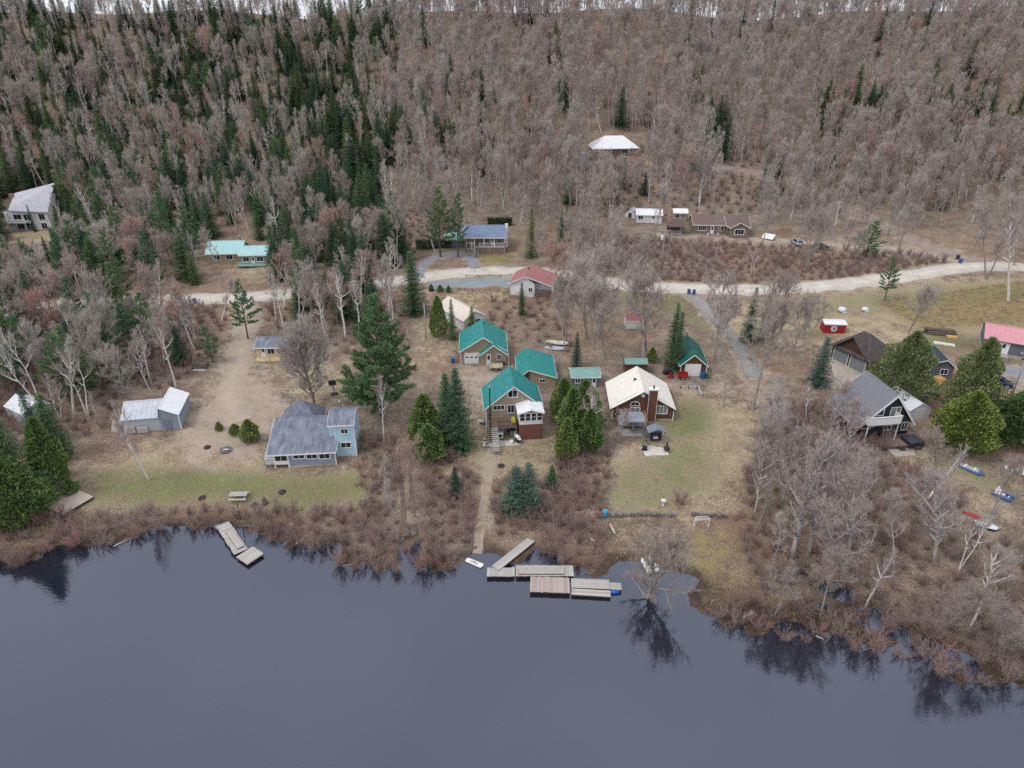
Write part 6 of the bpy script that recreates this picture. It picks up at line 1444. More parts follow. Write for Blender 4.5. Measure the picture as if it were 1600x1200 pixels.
dock('wide reddish-brown dock section, nearest to open water', [(828, 924), (890, 926), (890, 903), (829, 901)], .47, 'brown_wood')
dock('long grey dock lying right of the reddish-brown one', [(893, 918), (953, 920), (951, 906), (892, 903)], .5, along=True)
dock('low grey dock along the open-water side of the grey one', [(893, 929), (954, 932), (954, 923), (893, 919)], .38, along=True)
dock('short right end section of the grey docks', [(945, 920), (971, 921), (971, 911), (945, 909)], .42, along=True)
c_ = at_z(960, 924, .12); o = thing('float_barrel', 'blue plastic barrel float under the grey dock end', 'barrel', c_, .1); MB().tube((-.6, -.1, 0), (.6, -.1, 0), .26, n=14).build('barrel', 'blue_plastic', o, True); MB().tube((-.62, -.1, 0), (-.605, -.1, 0), .18, n=12).build('lid', 'dark_plastic', o)
dock('bleached wooden platform on the bank beside the round cedar', [(98, 806), (72, 790), (112, 763), (146, 774)], float(at(108, 786)[2]) + .35, 'deck_wood', floats=False, name='platform', cat='platform', along=True)

def hull(label, p, yaw, L, W, Hh, mat, name='canoe', cat='boat', flip=True, group=None, tilt=0.0):
    o = thing(name, label, cat, p, yaw, group); mb = MB(); ns, nr = 11, 9; vs = []
    for i in range(ns):
        t = -1 + 2 * i / (ns - 1); w = W / 2 * (1 - abs(t) ** 2.4) + .02; h = Hh * (1 - .25 * (1 - abs(t) ** 2))
        for k in range(nr):
            a = math.pi * k / (nr - 1); x = L / 2 * t; y = -w * math.cos(a); z = (math.sin(a) ** .7) * Hh * (1 - .35 * abs(t) ** 3)
            vs.append((x, y, z if flip else Hh - z))
    fs = [(i * nr + k, (i + 1) * nr + k, (i + 1) * nr + k + 1, i * nr + k + 1) for i in range(ns - 1) for k in range(nr - 1)]
    h = mb.add(vs, fs).build('hull', mat, o, True); g = MB()
    g.path([vs[i * nr] for i in range(ns)], .03, 5).path([vs[i * nr + nr - 1] for i in range(ns)], .03, 5); g.build('gunwale', 'galvanised', o)
    MB().path([(v[0], 0, v[2] + .0) for v in vs[nr // 2::nr]], .022, 5).build('keel', mat, h); o.rotation_euler = (tilt, 0, yaw)
    return o
hull('rear one of two overturned pale boats behind the tan shed', at(872, 538) + np.array([0, 0, .25]), R(-12), 4.6, 1.2, .5, 'cream_hull')
hull('front one of two overturned grey boats behind the tan shed', at(868, 546) + np.array([0, 0, .15]), R(-10), 4.2, 1.1, .45, 'silver_metal')
p_ = at_z(741, 880, .05); o = thing('paddle_board', 'white paddle board floating left of the middle docks', 'board', p_, R(-30)); MB().prism([(-1.15, -.22, 0), (-1.05, -.32, 0), (1.05, -.34, 0), (1.2, -.2, 0), (1.2, .2, 0), (1.05, .34, 0), (-1.05, .32, 0), (-1.15, .22, 0)], (0, 0, .14)).build('deck', 'white_plastic', o); MB().box(-.6, .6, -.18, .18, .141, .16).build('pad', 'weathered_wood', o); MB().tube((0, 0, .15), (0, 0, .3), .05, n=6).build('handle', 'dark_plastic', o)
def pedal_boat(label, p, yaw, m1='white_plastic', m2='cream_hull', s=1.0):
    o = thing('pedal_boat', label, 'boat', p, yaw); o.scale = (s, s, s)
    for sy in (-1, 1): MB().prism([(-1.15, sy * .52 - .26, 0), (.85, sy * .52 - .26, 0), (1.25, sy * .52 - .1, .12), (1.25, sy * .52 + .1, .12), (.85, sy * .52 + .26, 0), (-1.15, sy * .52 + .26, 0)], (0, 0, .42)).build('pontoon', m1, o, bevel=.04)
    MB().box(-1.0, .75, -.27, .27, .2, .36).build('floor', m2, o)
    for sy in (-1, 1):
        st = MB().box(-.75, -.25, sy * .45 - .22, sy * .45 + .22, .425, .6).build('seat', m2, o); MB().box(-.9, -.76, sy * .45 - .22, sy * .45 + .22, .43, .95).build('backrest', m2, st)
    MB().box(.3, .55, -.2, .2, .37, .6).build('pedal_box', 'dark_plastic', o)
    return o
pedal_boat('white twin-hulled pedal boat under the bare shallow-water tree', at_z(1015, 886, .02), R(105), s=.95)
pedal_boat('blue and white pedal boat on the right-hand lawn', at(1566, 776), R(-52), 'blue_hull', 'white_plastic')
def kayak(label, px, py, yaw, mat, L=3.0): hull(label, at(px, py) + np.array([0, 0, .02]), R(yaw), L, .7, .32, mat, 'kayak', 'boat')
kayak('small red kayak on the right-hand shore lawn', 1517, 806, -38, 'red_paint', 2.2)
o = thing('rowing_boat', 'blue-edged grey boat lying on the right-hand lawn', 'boat', at(1516, 735), R(-48)); MB().prism([(-1.7, -.5, 0), (1.2, -.55, 0), (1.8, 0, 0), (1.2, .55, 0), (-1.7, .5, 0)], (0, 0, .4)).build('hull', 'blue_hull', o, bevel=.05); MB().box(-1.4, 1.0, -.4, .4, .401, .43).build('floor', 'silver_metal', o)
for x in (-.9, .3): MB().box(x, x + .3, -.5, .5, .432, .5).build('seat', 'white_plastic', o)
o = thing('tarped_boat', 'white tarp-covered boat near the right-hand shore', 'boat', at(1540, 824), R(-25)); MB().prism([(-1.2, -.5, 0), (.9, -.55, 0), (1.4, 0, .1), (.9, .55, 0), (-1.2, .5, 0)], (0, 0, .35)).build('hull', 'dark_plastic', o); MB().add([(-1.25, -.55, .36), (.95, -.6, .36), (1.45, 0, .4), (.95, .6, .36), (-1.25, .55, .36), (0, 0, .75)], [(0, 1, 5), (1, 2, 5), (2, 3, 5), (3, 4, 5), (4, 0, 5)]).build('tarp', 'tarp', o)
o = thing('lattice_rack', 'white slatted frame lying at the right edge of the lawn', 'rack', at(1594, 738), R(-38)); MB().box(-1.9, 1.9, -.9, -.8, .1, .22).box(-1.9, 1.9, .8, .9, .1, .22).build('frame', 'galvanised', o)
for k in range(6): MB().box(-1.85 + k * .7, -1.6 + k * .7, -.79, .79, .12, .2).build('slat', 'white_trim', o)

# -- wheeled bins, barrels, posts
def wheelie(label, px, py, mat, yaw=0, group=None, p=None):
    o = thing('wheelie_bin', label, 'bin', at(px, py) if p is None else p, R(yaw), group)
    MB().add([(-.24, -.26, .08), (.24, -.26, .08), (.24, .26, .08), (-.24, .26, .08), (-.3, -.36, 1.0), (.3, -.36, 1.0), (.3, .33, 1.0), (-.3, .33, 1.0)], [(3, 2, 1, 0), (4, 5, 6, 7), (0, 1, 5, 4), (1, 2, 6, 5), (2, 3, 7, 6), (3, 0, 4, 7)]).build('body', mat, o)
    MB().prism([(-.32, -.39, 1.003), (-.32, .36, 1.003), (-.32, .36, 1.09), (-.32, -.39, 1.05)], (.64, 0, 0)).build('lid', mat, o); MB().tube((-.3, .42, .95), (.3, .42, .95), .03, n=6).build('handle', mat, o)
    for s in (-1, 1): MB().tube((s * .24, .3, .12), (s * .3, .3, .12), .12, n=12).build('wheel', 'rubber', o)
    return o
wheelie('left one of two blue bins at the road by the grey driveway', 1076, 459, 'blue_plastic', 5); wheelie('right one of two blue bins at the road by the grey driveway', 1084, 460, 'blue_plastic', -4)
wheelie('black bin beside the hill track entrance at right', 1496, 405, 'dark_plastic', 8); wheelie('blue bin beside the hill track entrance at right', 1500, 411, 'blue_plastic', 10)
wheelie('blue bin by the gravel road left of the driveway', 305, 474, 'blue_plastic'); wheelie('dark blue bin left of the other at the road', 289, 479, 'blue_plastic', 20)
wheelie('blue bin left of the tan garage', 708, 567, 'blue_plastic', 12); wheelie('blue bin right of the brown garage door', 1097, 591, 'blue_plastic'); wheelie('green bin right of the brown garage door', 1104, 591, 'green_plastic', -8)
def barrel(label, px, py, mat, r=.3, h=.9, name='barrel', cat='barrel', lid=None):
    o = thing(name, label, cat, at(px, py), .3); MB().lathe([(r * .9, 0), (r, .06), (r, h * .32), (r * 1.04, h * .35), (r, h * .38), (r, h * .64), (r * 1.04, h * .67), (r, h * .7), (r, h - .05), (r * .9, h)], 14).build('body', mat, o, True); MB().tube((0, 0, h + .001), (0, 0, h + .04), r * .82, n=14).build('lid', lid or mat, o); return o
barrel('bright blue barrel at the left end of the stone wall', 945, 807, 'sky_plastic', .38, 1.0)
barrel('white propane tank in front of the red-brown sunroom base', 830, 683, 'white_plastic', .24, .95, 'propane_tank', 'tank')
barrel('white barrel on the patio near the red-brown base', 806, 682, 'white_plastic', .26, .85); barrel('white lidded tub at the patio edge nearest the lake', 799, 693, 'white_plastic', .34, .5, 'tub', 'tub')
o = thing('propane_tank', 'black horizontal fuel tank in front of the tan garage entry', 'tank', at(781, 571), R(2)); MB().tube((-.9, 0, .5), (.9, 0, .5), .32, n=14).build('body', 'black_metal', o, True)
for s in (-1, 1): MB().box(s * .6 - .06, s * .6 + .06, -.25, .25, 0, .25).build('leg', 'grey_metal', o)

# -- centre cottage patio
c4 = [(764, 698), (813, 694), (810, 682), (762, 685)]; zc = float(at(788, 692)[2]) + .06; c, yaw, L, W = quad_frame(c4, zc)
o = thing('patio', 'pale concrete slab patio below the raised deck', 'patio', (c[0], c[1], zc), yaw)
for i in range(4):
    for j in range(3): MB().box(-L / 2 + i * L / 4 + .01, -L / 2 + (i + 1) * L / 4 - .01, -W / 2 + j * (W + 1.5) / 3 + .01, -W / 2 + (j + 1) * (W + 1.5) / 3 - .01, -.5, .0).build('slab', 'pale_paver', o)
def grill(label, px, py, yaw=0, mat='black_metal', body='grey_metal'):
    o = thing('barbecue_grill', label, 'grill', at(px, py) + np.array([0, 0, .06]), R(yaw))
    MB().box(-.4, .4, -.25, .25, .1, .75).build('cabinet', body, o); MB().box(-.75, -.41, -.22, .22, .76, .8).box(.41, .75, -.22, .22, .76, .8).build('side_shelf', mat, o); MB().prism([(-.42, -.27, .76), (-.42, -.27, .95), (-.42, -.08, 1.12), (-.42, .2, 1.1), (-.42, .27, .76)], (.84, 0, 0)).build('hood', mat, o); MB().tube((-.3, -.31, .92), (.3, -.31, .92), .025, n=6).build('handle', 'galvanised', o)
    for s in (-1, 1): MB().tube((s * .33, .1, .09), (s * .4, .1, .09), .09, n=10).build('wheel', 'rubber', o)
grill('covered barbecue grill on the patio right of the stairs', 800, 681, 10); grill('white and black grill at the right corner of the patio', 809, 691, -60, 'white_plastic', 'dark_plastic')
def chair(label, p, yaw, mat, group=None):
    o = thing('chair', label, 'chair', p, R(yaw), group); MB().box(-.27, .27, -.27, .27, .38, .44).build('seat', mat, o); MB().prism([(-.27, .24, .44), (-.27, .3, .44), (-.27, .42, 1.0), (-.27, .36, 1.0)], (.54, 0, 0)).build('backrest', mat, o)
    for sx in (-1, 1):
        MB().box(sx * .28 - .04, sx * .28 + .04, -.27, .28, .6, .64).build('armrest', mat, o)
        for sy in (-1, 1): MB().box(sx * .25 - .03, sx * .25 + .03, sy * .24 - .03, sy * .24 + .03, 0, .38 if sy > 0 else .6).build('leg', mat, o)
    return o
chair('yellow chair on the raised deck beside the sunroom', GC.world(GC.pick(802, 655, -1.9)[0], -1.9, 2.15), 5, 'yellow_plastic')
chair('brown wooden chair on the patio under the deck', GC.world(GC.pick(777, 678, -3.2)[0], -3.3, .1), 20, 'cut_wood')
q_ = GC.world(GC.pick(781, 668, -2.0)[0], -2.2, .0); o = thing('air_conditioner', 'white box unit standing under the raised deck', 'appliance', q_, R(6)); MB().box(-.45, .45, -.3, .3, .1, 1.0).build('case', 'white_plastic', o, bevel=.03); MB().tube((0, -.302, .55), (0, -.325, .55), .3, n=16).build('fan_grille', 'black_metal', o); MB().box(-.4, .4, -.25, .25, 0, .1).build('base', 'dark_plastic', o)
o = thing('stone_heap', 'small heap of pale stones left of the patio stairs', 'stones', at(759, 690), 0)
sm = MB().lathe([(.02, 0), (.2, .05), (.24, .16), (.16, .28), (.02, .32)], 7).mesh('stone', 'pale_rock')
for k in range(9): inst('stone', sm, o, (random.uniform(-.4, .4), random.uniform(-1.6, 1.4), random.uniform(0, .15)), (0, 0, random.uniform(0, 6)), (random.uniform(.7, 1.4),) * 3)
o = thing('round_table', 'weathered round cable-drum table left of the deck', 'table', at(751, 662), 0); MB().tube((0, 0, .5), (0, 0, .56), .55, n=16).build('top', 'weathered_wood', o); MB().tube((0, 0, .06), (0, 0, .5), .2, n=12).build('drum', 'dark_wood', o); MB().tube((0, 0, 0), (0, 0, .06), .5, n=16).build('base', 'weathered_wood', o)

# -- trailers and machines
def trailer(label, px, py, yaw, mat, L=2.4, W=1.3, h=.4, s=1.0):
    o = thing('utility_trailer', label, 'trailer', at(px, py), R(yaw)); o.scale = (s, s, s); MB().box(-L / 2, L / 2, -W / 2, W / 2, .5, .55).build('bed', mat, o)
    MB().box(-L / 2, L / 2, -W / 2, -W / 2 + .05, .552, .55 + h).box(-L / 2, L / 2, W / 2 - .05, W / 2, .552, .55 + h).box(-L / 2, -L / 2 + .05, -W / 2 + .051, W / 2 - .051, .552, .55 + h).box(L / 2 - .05, L / 2, -W / 2 + .051, W / 2 - .051, .552, .55 + h).build('side_panel', mat, o)
    for s_ in (-1, 1):
        w = MB().tube((0, s_ * (W / 2 + .04), .32), (0, s_ * (W / 2 + .22), .32), .32, n=16).build('wheel', 'rubber', o); MB().tube((0, s_ * (W / 2 + .221), .32), (0, s_ * (W / 2 + .24), .32), .18, n=12).build('rim', 'galvanised', w); MB().box(-.42, .42, s_ * (W / 2 + .13) - .12, s_ * (W / 2 + .13) + .12, .66, .7).build('fender', mat, o)
    MB().tube((L / 2, 0, .5), (L / 2 + 1.0, 0, .45), .05, n=6).build('tongue', 'grey_metal', o); return o
trailer('small beige trailer parked in front of the tan garage', 775, 577, 1, 'beige_trailer'); trailer('small red yard trailer beside the brown garage door', 1066, 591, -8, 'red_paint', 1.7, 1.1, .5)
o = thing('snow_blower', 'red snow blower left of the red yard trailer', 'machine', at(1047, 590), R(-20)); MB().box(-.35, .35, -.5, .0, .05, .6).build('auger_housing', 'red_paint', o); MB().box(-.22, .22, .02, .6, .35, .8).build('engine', 'black_metal', o); MB().path([(0, -.2, .6), (0, -.2, 1.0), (0, -.5, 1.15)], .1, 8).build('chute', 'red_paint', o)
for s in (-1, 1): MB().tube((s * .25, .35, .22), (s * .4, .35, .22), .22, n=14).build('wheel', 'rubber', o); MB().path([(s * .22, .6, .7), (s * .25, 1.3, 1.05)], .025, 6).build('handlebar', 'black_metal', o)
o = thing('covered_machine', 'machine under a black cover left of the snow blower', 'machine', at(1043, 584), R(10)); MB().prism([(-.8, -.4, 0), (.8, -.4, 0), (.85, -.4, .5), (.3, -.4, .95), (-.5, -.4, .9), (-.85, -.4, .45)], (0, .8, 0)).build('cover', 'black_metal', o, bevel=.08); MB().path([(.5, 0, .8), (.9, 0, 1.2)], .03, 6).build('handlebar', 'grey_metal', o)

def car(name, label, px, py, yaw, mat):
    o = thing(name, label, 'car', at(px, py), R(yaw)); L, W = 4.4, 1.76
    st = [(-2.2, .62, .45, .70), (-2.1, .80, .30, .92), (-1.4, .87, .22, .96), (-.3, .88, .2, .96), (.8, .88, .22, .94), (1.5, .85, .25, .86), (2.05, .76, .3, .74), (2.2, .55, .4, .62)]
    vs = []; fs = []
    for (x, w, zb, zt) in st: vs += [(x, -w * .94, zb), (x, -w, (zb + zt) / 2), (x, -w * .92, zt), (x, w * .92, zt), (x, w, (zb + zt) / 2), (x, w * .94, zb)]
    for i in range(len(st) - 1):
        for k in range(6): a = i * 6 + k; b2 = i * 6 + (k + 1) % 6; fs.append((a, b2, b2 + 6, a + 6))
    fs += [(5, 4, 3, 2, 1, 0), tuple(range(len(vs) - 6, len(vs)))]; MB().add(vs, fs).build('body', mat, o, True)
    cb = [(-1.95, .78, .93), (-1.45, .64, 1.42), (.15, .64, 1.45), (1.05, .76, .92)]
    v = []
    for (x, w, z) in cb: v += [(x, -w, z), (x, w, z)]
    MB().add(v, [(0, 1, 3, 2), (4, 5, 7, 6), (0, 2, 4, 6), (1, 7, 5, 3)]).build('windows', 'glass', o); MB().add([(-1.5, -.62, 1.425), (.2, -.62, 1.455), (.2, .62, 1.455), (-1.5, .62, 1.425), (-1.45, -.58, 1.48), (.12, -.58, 1.5), (.12, .58, 1.5), (-1.45, .58, 1.48)], [(0, 1, 5, 4), (1, 2, 6, 5), (2, 3, 7, 6), (3, 0, 4, 7), (4, 5, 6, 7)]).build('roof', mat, o)
    pm = MB()
    for s in (-1, 1): pm.tube((-.55, s * .72, .94), (-.6, s * .655, 1.44), .035, n=5).tube((1.03, s * .755, .93), (.17, s * .645, 1.45), .04, n=5).tube((-1.93, s * .775, .94), (-1.46, s * .645, 1.43), .05, n=5)
    pm.build('pillars', mat, o)
    for x in (-1.35, 1.38):
        for s in (-1, 1):
            w = MB().tube((x, s * .72, .32), (x, s * .9, .32), .32, n=18).build('wheel', 'rubber', o); MB().tube((x, s * .901, .32), (x, s * .915, .32), .2, n=14).build('rim', 'galvanised', w)
    for s in (-1, 1): MB().cbox((2.1, s * .58, .62), (.14, .32, .14)).build('headlight', 'lamp_glass', o); MB().cbox((-2.13, s * .62, .76), (.12, .26, .2)).build('tail_light', 'tail_glass', o); MB().cbox((.82, s * .93, .98), (.16, .12, .12)).build('mirror', mat, o)
    return o
car('parked_car', 'silver hatchback parked on the upper driveway', 1244, 382, 96, 'car_silver'); car('parked_car', 'black car parked on the upper driveway under the bare tree', 1282, 389, 12, 'car_black'); car('parked_car', 'dark navy car parked right of the tall olive evergreen', 1559, 601, -32, 'car_navy'); 
o = thing('leaning_panel', 'white panel tilted beside the bungalow end', 'panel', at(1200, 374), R(-40)); MB().add([(-1.5, -.8, .3), (1.5, -.8, .3), (1.5, .8, 1.3), (-1.5, .8, 1.3), (-1.5, -.8, .36), (1.5, -.8, .36), (1.5, .8, 1.36), (-1.5, .8, 1.36)], [(3, 2, 1, 0), (4, 5, 6, 7), (0, 1, 5, 4), (1, 2, 6, 5), (2, 3, 7, 6), (3, 0, 4, 7)]).build('sheet', 'white_plastic', o); MB().box(-1.4, -1.3, .5, .6, -.2, 1.1).box(1.3, 1.4, .5, .6, -.2, 1.1).build('legs', 'dark_wood', o)

# -- utility poles
def pole(label, px, py, ty, arm=True, can=True, r=.16, mat='pole_wood'):
    p = at(px, py); h = top_height(p, ty)[0]; o = thing('utility_pole', label, 'pole', p, 0); MB().tube((0, 0, -.5), (0, 0, h), r, r * .65, 10).build('shaft', mat, o, True)
    if arm:
        a = MB().box(-1.1, 1.1, -.06, .06, h - .9, h - .76).build('crossarm', mat, o)
        for x in (-1.0, -.4, .4, 1.0): MB().lathe([(.05, 0), (.07, .06), (.05, .16), (.02, .2)], 8, (x, 0, h - .76)).build('insulator', 'lamp_glass', a)
        MB().box(-.9, .9, -.05, .05, h * .45, h * .45 + .1).build('lower_bracket', 'galvanised', o)
    if can: t = MB().lathe([(.3, 0), (.34, .06), (.34, .95), (.25, 1.05), (.05, 1.08)], 14, (-.52, 0, h - 2.9)).build('transformer', 'tarp', o, True); MB().box(-.25, -.1, -.05, .05, h - 2.5, h - 2.4).build('bracket', 'grey_metal', t)
    return o
pole('wooden utility pole with a grey transformer above the road', 1032, 430, 355); pole('slim grey utility pole right of the navy car', 1572, 640, 545, can=False, mat='galvanised', r=.14); pole('short grey pole beside the lone evergreens left of the garage', 666, 530, 474, False, False, .11, 'galvanised')

# -- play and garden things
o = thing('hockey_net', 'white-framed hockey net in the gap of the stone wall', 'goal', at(1096, 823), R(2)); f = MB(); W, Hh, Dp = 1.85, 1.25, 1.0
f.path([(-W / 2, 0, 0), (-W / 2, 0, Hh), (W / 2, 0, Hh), (W / 2, 0, 0)], .045, 8).path([(-W / 2, 0, .03), (-W / 2 + .15, Dp, .03), (W / 2 - .15, Dp, .03), (W / 2, 0, .03)], .04, 8).path([(-W / 2, 0, Hh), (-W / 2 + .2, .5, Hh), (W / 2 - .2, .5, Hh), (W / 2, 0, Hh)], .03, 8).path([(0, .5, Hh), (0, Dp, .03)], .03, 6); f.build('frame', 'white_plastic', o)
n_ = MB()
for k in range(13): t = -W / 2 + .15 + (W - .3) * k / 12; n_.tube((t, .5, Hh), (t, Dp, .03), .008, n=3)
for k in range(8): z = Hh * k / 8 + .05; y = Dp - .5 * (k / 8); n_.tube((-W / 2 + .17, y, z), (W / 2 - .17, y, z), .008, n=3)
for s in (-1, 1):
    for k in range(5): n_.tube((s * W / 2, 0, Hh * k / 5 + .1), (s * (W / 2 - .17), Dp - .5 * k / 5, Hh * k / 5 + .1), .008, n=3)
n_.build('net', 'white_trim', o)
o = thing('basketball_hoop', 'portable basketball hoop behind the light blue cottage', 'hoop', at(523, 616), R(15)); h = top_height(at(523, 616), 592)[0]; MB().box(-.55, .55, -.4, .4, 0, .25).build('base', 'black_metal', o, bevel=.05); MB().tube((0, 0, .25), (-.1, 0, h - .5), .06, n=8).build('pole', 'black_metal', o); bd = MB().box(-.75, .45, -.55, -.5, h - .9, h).build('backboard', 'dark_plastic', o); ring = [(-.15 + .24 * math.cos(t), -.82 + .24 * math.sin(t), h - .75) for t in np.linspace(0, 6.283, 13)]; MB().path(ring, .018, 5).build('ring', 'red_paint', bd); MB().tube((-.1, 0, h - .6), (-.15, -.5, h - .6), .04, n=6).build('arm', 'black_metal', o)
def picnic(label, px, py, yaw, mat='weathered_wood', L=2.4):
    o = thing('picnic_table', label, 'table', at(px, py), R(yaw)); me = MB().box(-L / 2, L / 2, 0, .17, .74, .79).mesh('plank', mat); t = bpy.data.objects.new('table_top', MB().box(-L / 2 + .2, -L / 2 + .28, -.42, .42, .68, .735).box(L / 2 - .28, L / 2 - .2, -.42, .42, .68, .735).mesh('table_top', mat)); link(t, o)
    for k in range(5): inst('plank', me, t, (0, -.46 + k * .185, 0))
    for s in (-1, 1): MB().box(-L / 2, L / 2, s * .78 - .14, s * .78 + .14, .42, .47).build('bench', mat, o)
    for x in (-L / 2 + .35, L / 2 - .35): MB().prism([(x - .04, -.75, 0), (x - .04, -.63, 0), (x - .04, -.2, .68), (x - .04, -.32, .68)], (.08, 0, 0)).prism([(x - .04, .75, 0), (x - .04, .63, 0), (x - .04, .2, .68), (x - .04, .32, .68)], (.08, 0, 0)).box(x - .04, x + .04, -.85, .85, .36, .415).build('leg_frame', mat, o)
picnic('weathered picnic table on the lawn above the left dock', 374, 779, 3)
def fire_ring(label, px, py, r=.7, n=11):
    o = thing('fire_pit', label, 'fire pit', at(px, py), 0); sm = MB().lathe([(.02, -.05), (.2, .0), (.24, .14), (.14, .27), (.02, .3)], 7).mesh('stone', 'stone')
    for k in range(n): a = 6.283 * k / n; inst('stone', sm, o, (r * math.cos(a), r * math.sin(a), 0), (0, 0, k * 1.3), (random.uniform(.8, 1.25),) * 3)
    MB().lathe([(r * .8, .0), (r * .7, .06), (.1, .1)], 12).build('ash', 'char', o)
    for k in range(3): MB().tube((-.4, -.2 + .2 * k, .15), (.4, -.1 + .12 * k, .22), .06, n=7).build('log', 'pale_rock', o)
fire_ring('stone fire pit with pale burnt wood on the sandy lawn', 353, 704)
def log_stack(label, px, py, yaw, L, n, r=.14, mat='log_bark', name='log_pile', rows=3, z0=0.0):
    o = thing(name, label, 'logs', at(px, py) + np.array([0, 0, z0]), R(yaw)); me = MB().tube((-L / 2, 0, 0), (L / 2, 0, 0), r, r * .9, 9).mesh('log', mat)
    for j in range(rows):
        for k in range(n - j): inst('log', me, o, (random.uniform(-.15, .15), (k - (n - j) / 2) * r * 2.02, r + j * r * 1.75), (random.uniform(0, 6), 0, random.uniform(-.03, .03)))
    return o
log_stack('grey log pile beside the dirt driveway under the small pine', 315, 573, -10, 2.6, 5, .17); log_stack('pale cut planks lying below the grey log pile', 312, 579, -4, 2.2, 3, .12, 'weathered_wood', rows=1); log_stack('long dark log stack in the field behind the olive evergreens', 1468, 521, -12, 5.2, 5, .2, 'log_bark'); log_stack('yellow fresh-cut planks at the end of the dark log stack', 1487, 528, -12, 1.8, 4, .13, 'cut_wood', rows=2)
log_stack('heap of orange split firewood below the navy-roofed outbuilding', 1464, 596, 18, 1.5, 8, .13, 'cut_wood', rows=4); log_stack('short dark wood pile at the right corner of the bank by the shed', 830, 494, 10, 2.0, 4, .15, 'log_bark')
o = thing('board_stack', 'pale boards leaning left of the silver shed', 'boards', at(183, 672), R(-12))
for k in range(5): MB().prism([(-.7 + k * .32, -.5, 0), (-.42 + k * .32, -.5, 0), (-.42 + k * .32, .5, 1.6), (-.7 + k * .32, .5, 1.6)], (0, .05, .03)).build('board', 'weathered_wood', o)
c, yaw, L, W = quad_frame([(1461, 537), (1488, 541), (1490, 535), (1463, 531)], 3.9); o = thing('slab_stack', 'pale flat slab lying on the grass behind the navy-roofed outbuilding', 'slab', at(1475, 538), yaw); 
for k in range(5): MB().box(-1.8 + k * .72, -1.12 + k * .72, -.6, .6, 0, .18).build('slab', 'pale_paver', o)
for (x, y, l, s) in [(1315, 487, 'left one of two white wrapped bales in the field', 1.0), (1351, 486, 'right one of two white wrapped bales in the field', .85)]:
    o = thing('wrapped_bale', l, 'bale', at(x, y), .4); MB().lathe([(.3 * s, 0), (.75 * s, .1), (.85 * s, .5 * s), (.7 * s, .85 * s), (.25 * s, 1.0 * s)], 12).build('wrap', 'tarp', o, True); MB().box(-.5 * s, .6 * s, -.9 * s, -.6 * s, -.02, .12).build('loose_flap', 'white_plastic', o)

# -- stone retaining wall by the lake
def stone_wall(label, line, n, h=.55):
    pts = [at(*p) for p in line]; c = sum(pts) / len(pts); o = thing('stone_wall', label, 'wall', c, 0); rr = random.Random(n); mes = []
    for k in range(5):
        mb = MB(); q = [(-.24, -.2, 0), (.24, -.2, 0), (.26, .2, 0), (-.22, .2, 0), (-.2, -.17, .26), (.21, -.15, .24), (.2, .16, .27), (-.19, .17, .24)]; mb.add([(a + rr.uniform(-.06, .06), b + rr.uniform(-.05, .05), z + rr.uniform(-.03, .03)) for a, b, z in q], [(3, 2, 1, 0), (4, 5, 6, 7), (0, 1, 5, 4), (1, 2, 6, 5), (2, 3, 7, 6), (3, 0, 4, 7)]); mes.append(mb.mesh('stone', 'stone'))
    P = np.array(pts); seg = np.linalg.norm(np.diff(P[:, :2], axis=0), axis=1); cum = np.concatenate([[0], np.cumsum(seg)])
    for row in range(2):
        for k in range(n):
            t = cum[-1] * (k + .5 + .4 * row) / n; x, y = np.interp(t, cum, P[:, 0]), np.interp(t, cum, P[:, 1]); i = min(int(np.searchsorted(cum, t)) - 1, len(seg) - 1); yaw = math.atan2(P[i + 1, 1] - P[i, 1], P[i + 1, 0] - P[i, 0])
            inst('stone', mes[rr.randrange(5)], o, (x - c[0], y - c[1] + rr.uniform(-.08, .08), hgt(x, y) - c[2] - .05 + row * .24), (0, 0, yaw + rr.uniform(-.15, .15)), (cum[-1] / n / .48 * rr.uniform(.85, 1.1), rr.uniform(.9, 1.3), rr.uniform(.85, 1.2)))
stone_wall('low dry-stone wall left of the hockey net gap', [(953, 807), (985, 806), (1020, 806), (1052, 807)], 17); stone_wall('short dry-stone wall right of the hockey net gap', [(1078, 806), (1105, 807), (1134, 808)], 10)
o = thing('retaining_edge', 'grey timber edging around the green patch by the gravel', 'edging', at(1076, 607), R(-2)); MB().box(-1.6, 1.5, -.1, .1, -.2, .45).build('long_timber', 'weathered_wood', o); MB().box(1.5, 1.7, -2.6, .1, -.3, .4).build('side_timber', 'weathered_wood', o)
for k in range(3): MB().box(-1.5 + k * 1.4, -1.35 + k * 1.4, -.16, -.101, -.2, .5).build('stake', 'dark_wood', o)

# -- brown house terrace: pergola, gazebo on pavers, chiminea, egg chair
b = B('pergola', 'grey flat-roofed pergola in front of the brown house', 'pergola', 988, 682, -2); x0, x1 = b.pick(971, 682)[0], b.pick(1005, 682)[0]
for x in (x0 + .1, x1 - .1):
    for y in (.1, 2.7): b.add('post', 'grey_metal', (x - .06, x + .06, y - .06, y + .06, -.4, 2.5))
b.add('roof_panel', 'pergola_roof', (x0 - .1, x1 + .1, -.1, 2.9, 2.62, 2.68)); b.add('roof_frame', 'grey_metal', (x0 - .12, x1 + .12, -.13, -.03, 2.5, 2.61), (x0 - .12, x1 + .12, 2.83, 2.93, 2.5, 2.61), (x0 - .12, x0 - .02, -.03, 2.83, 2.5, 2.61), (x1 + .02, x1 + .12, -.03, 2.83, 2.5, 2.61)); b.add('roof_vent', 'pergola_roof', ((x0 + x1) / 2 - .6, (x0 + x1) / 2 + .6, 1.2, 1.7, 2.681, 2.8)); b.deck(x0 - .1, x1 + .1, -.1, 2.8, .2, 'weathered_wood', zg=-.5)
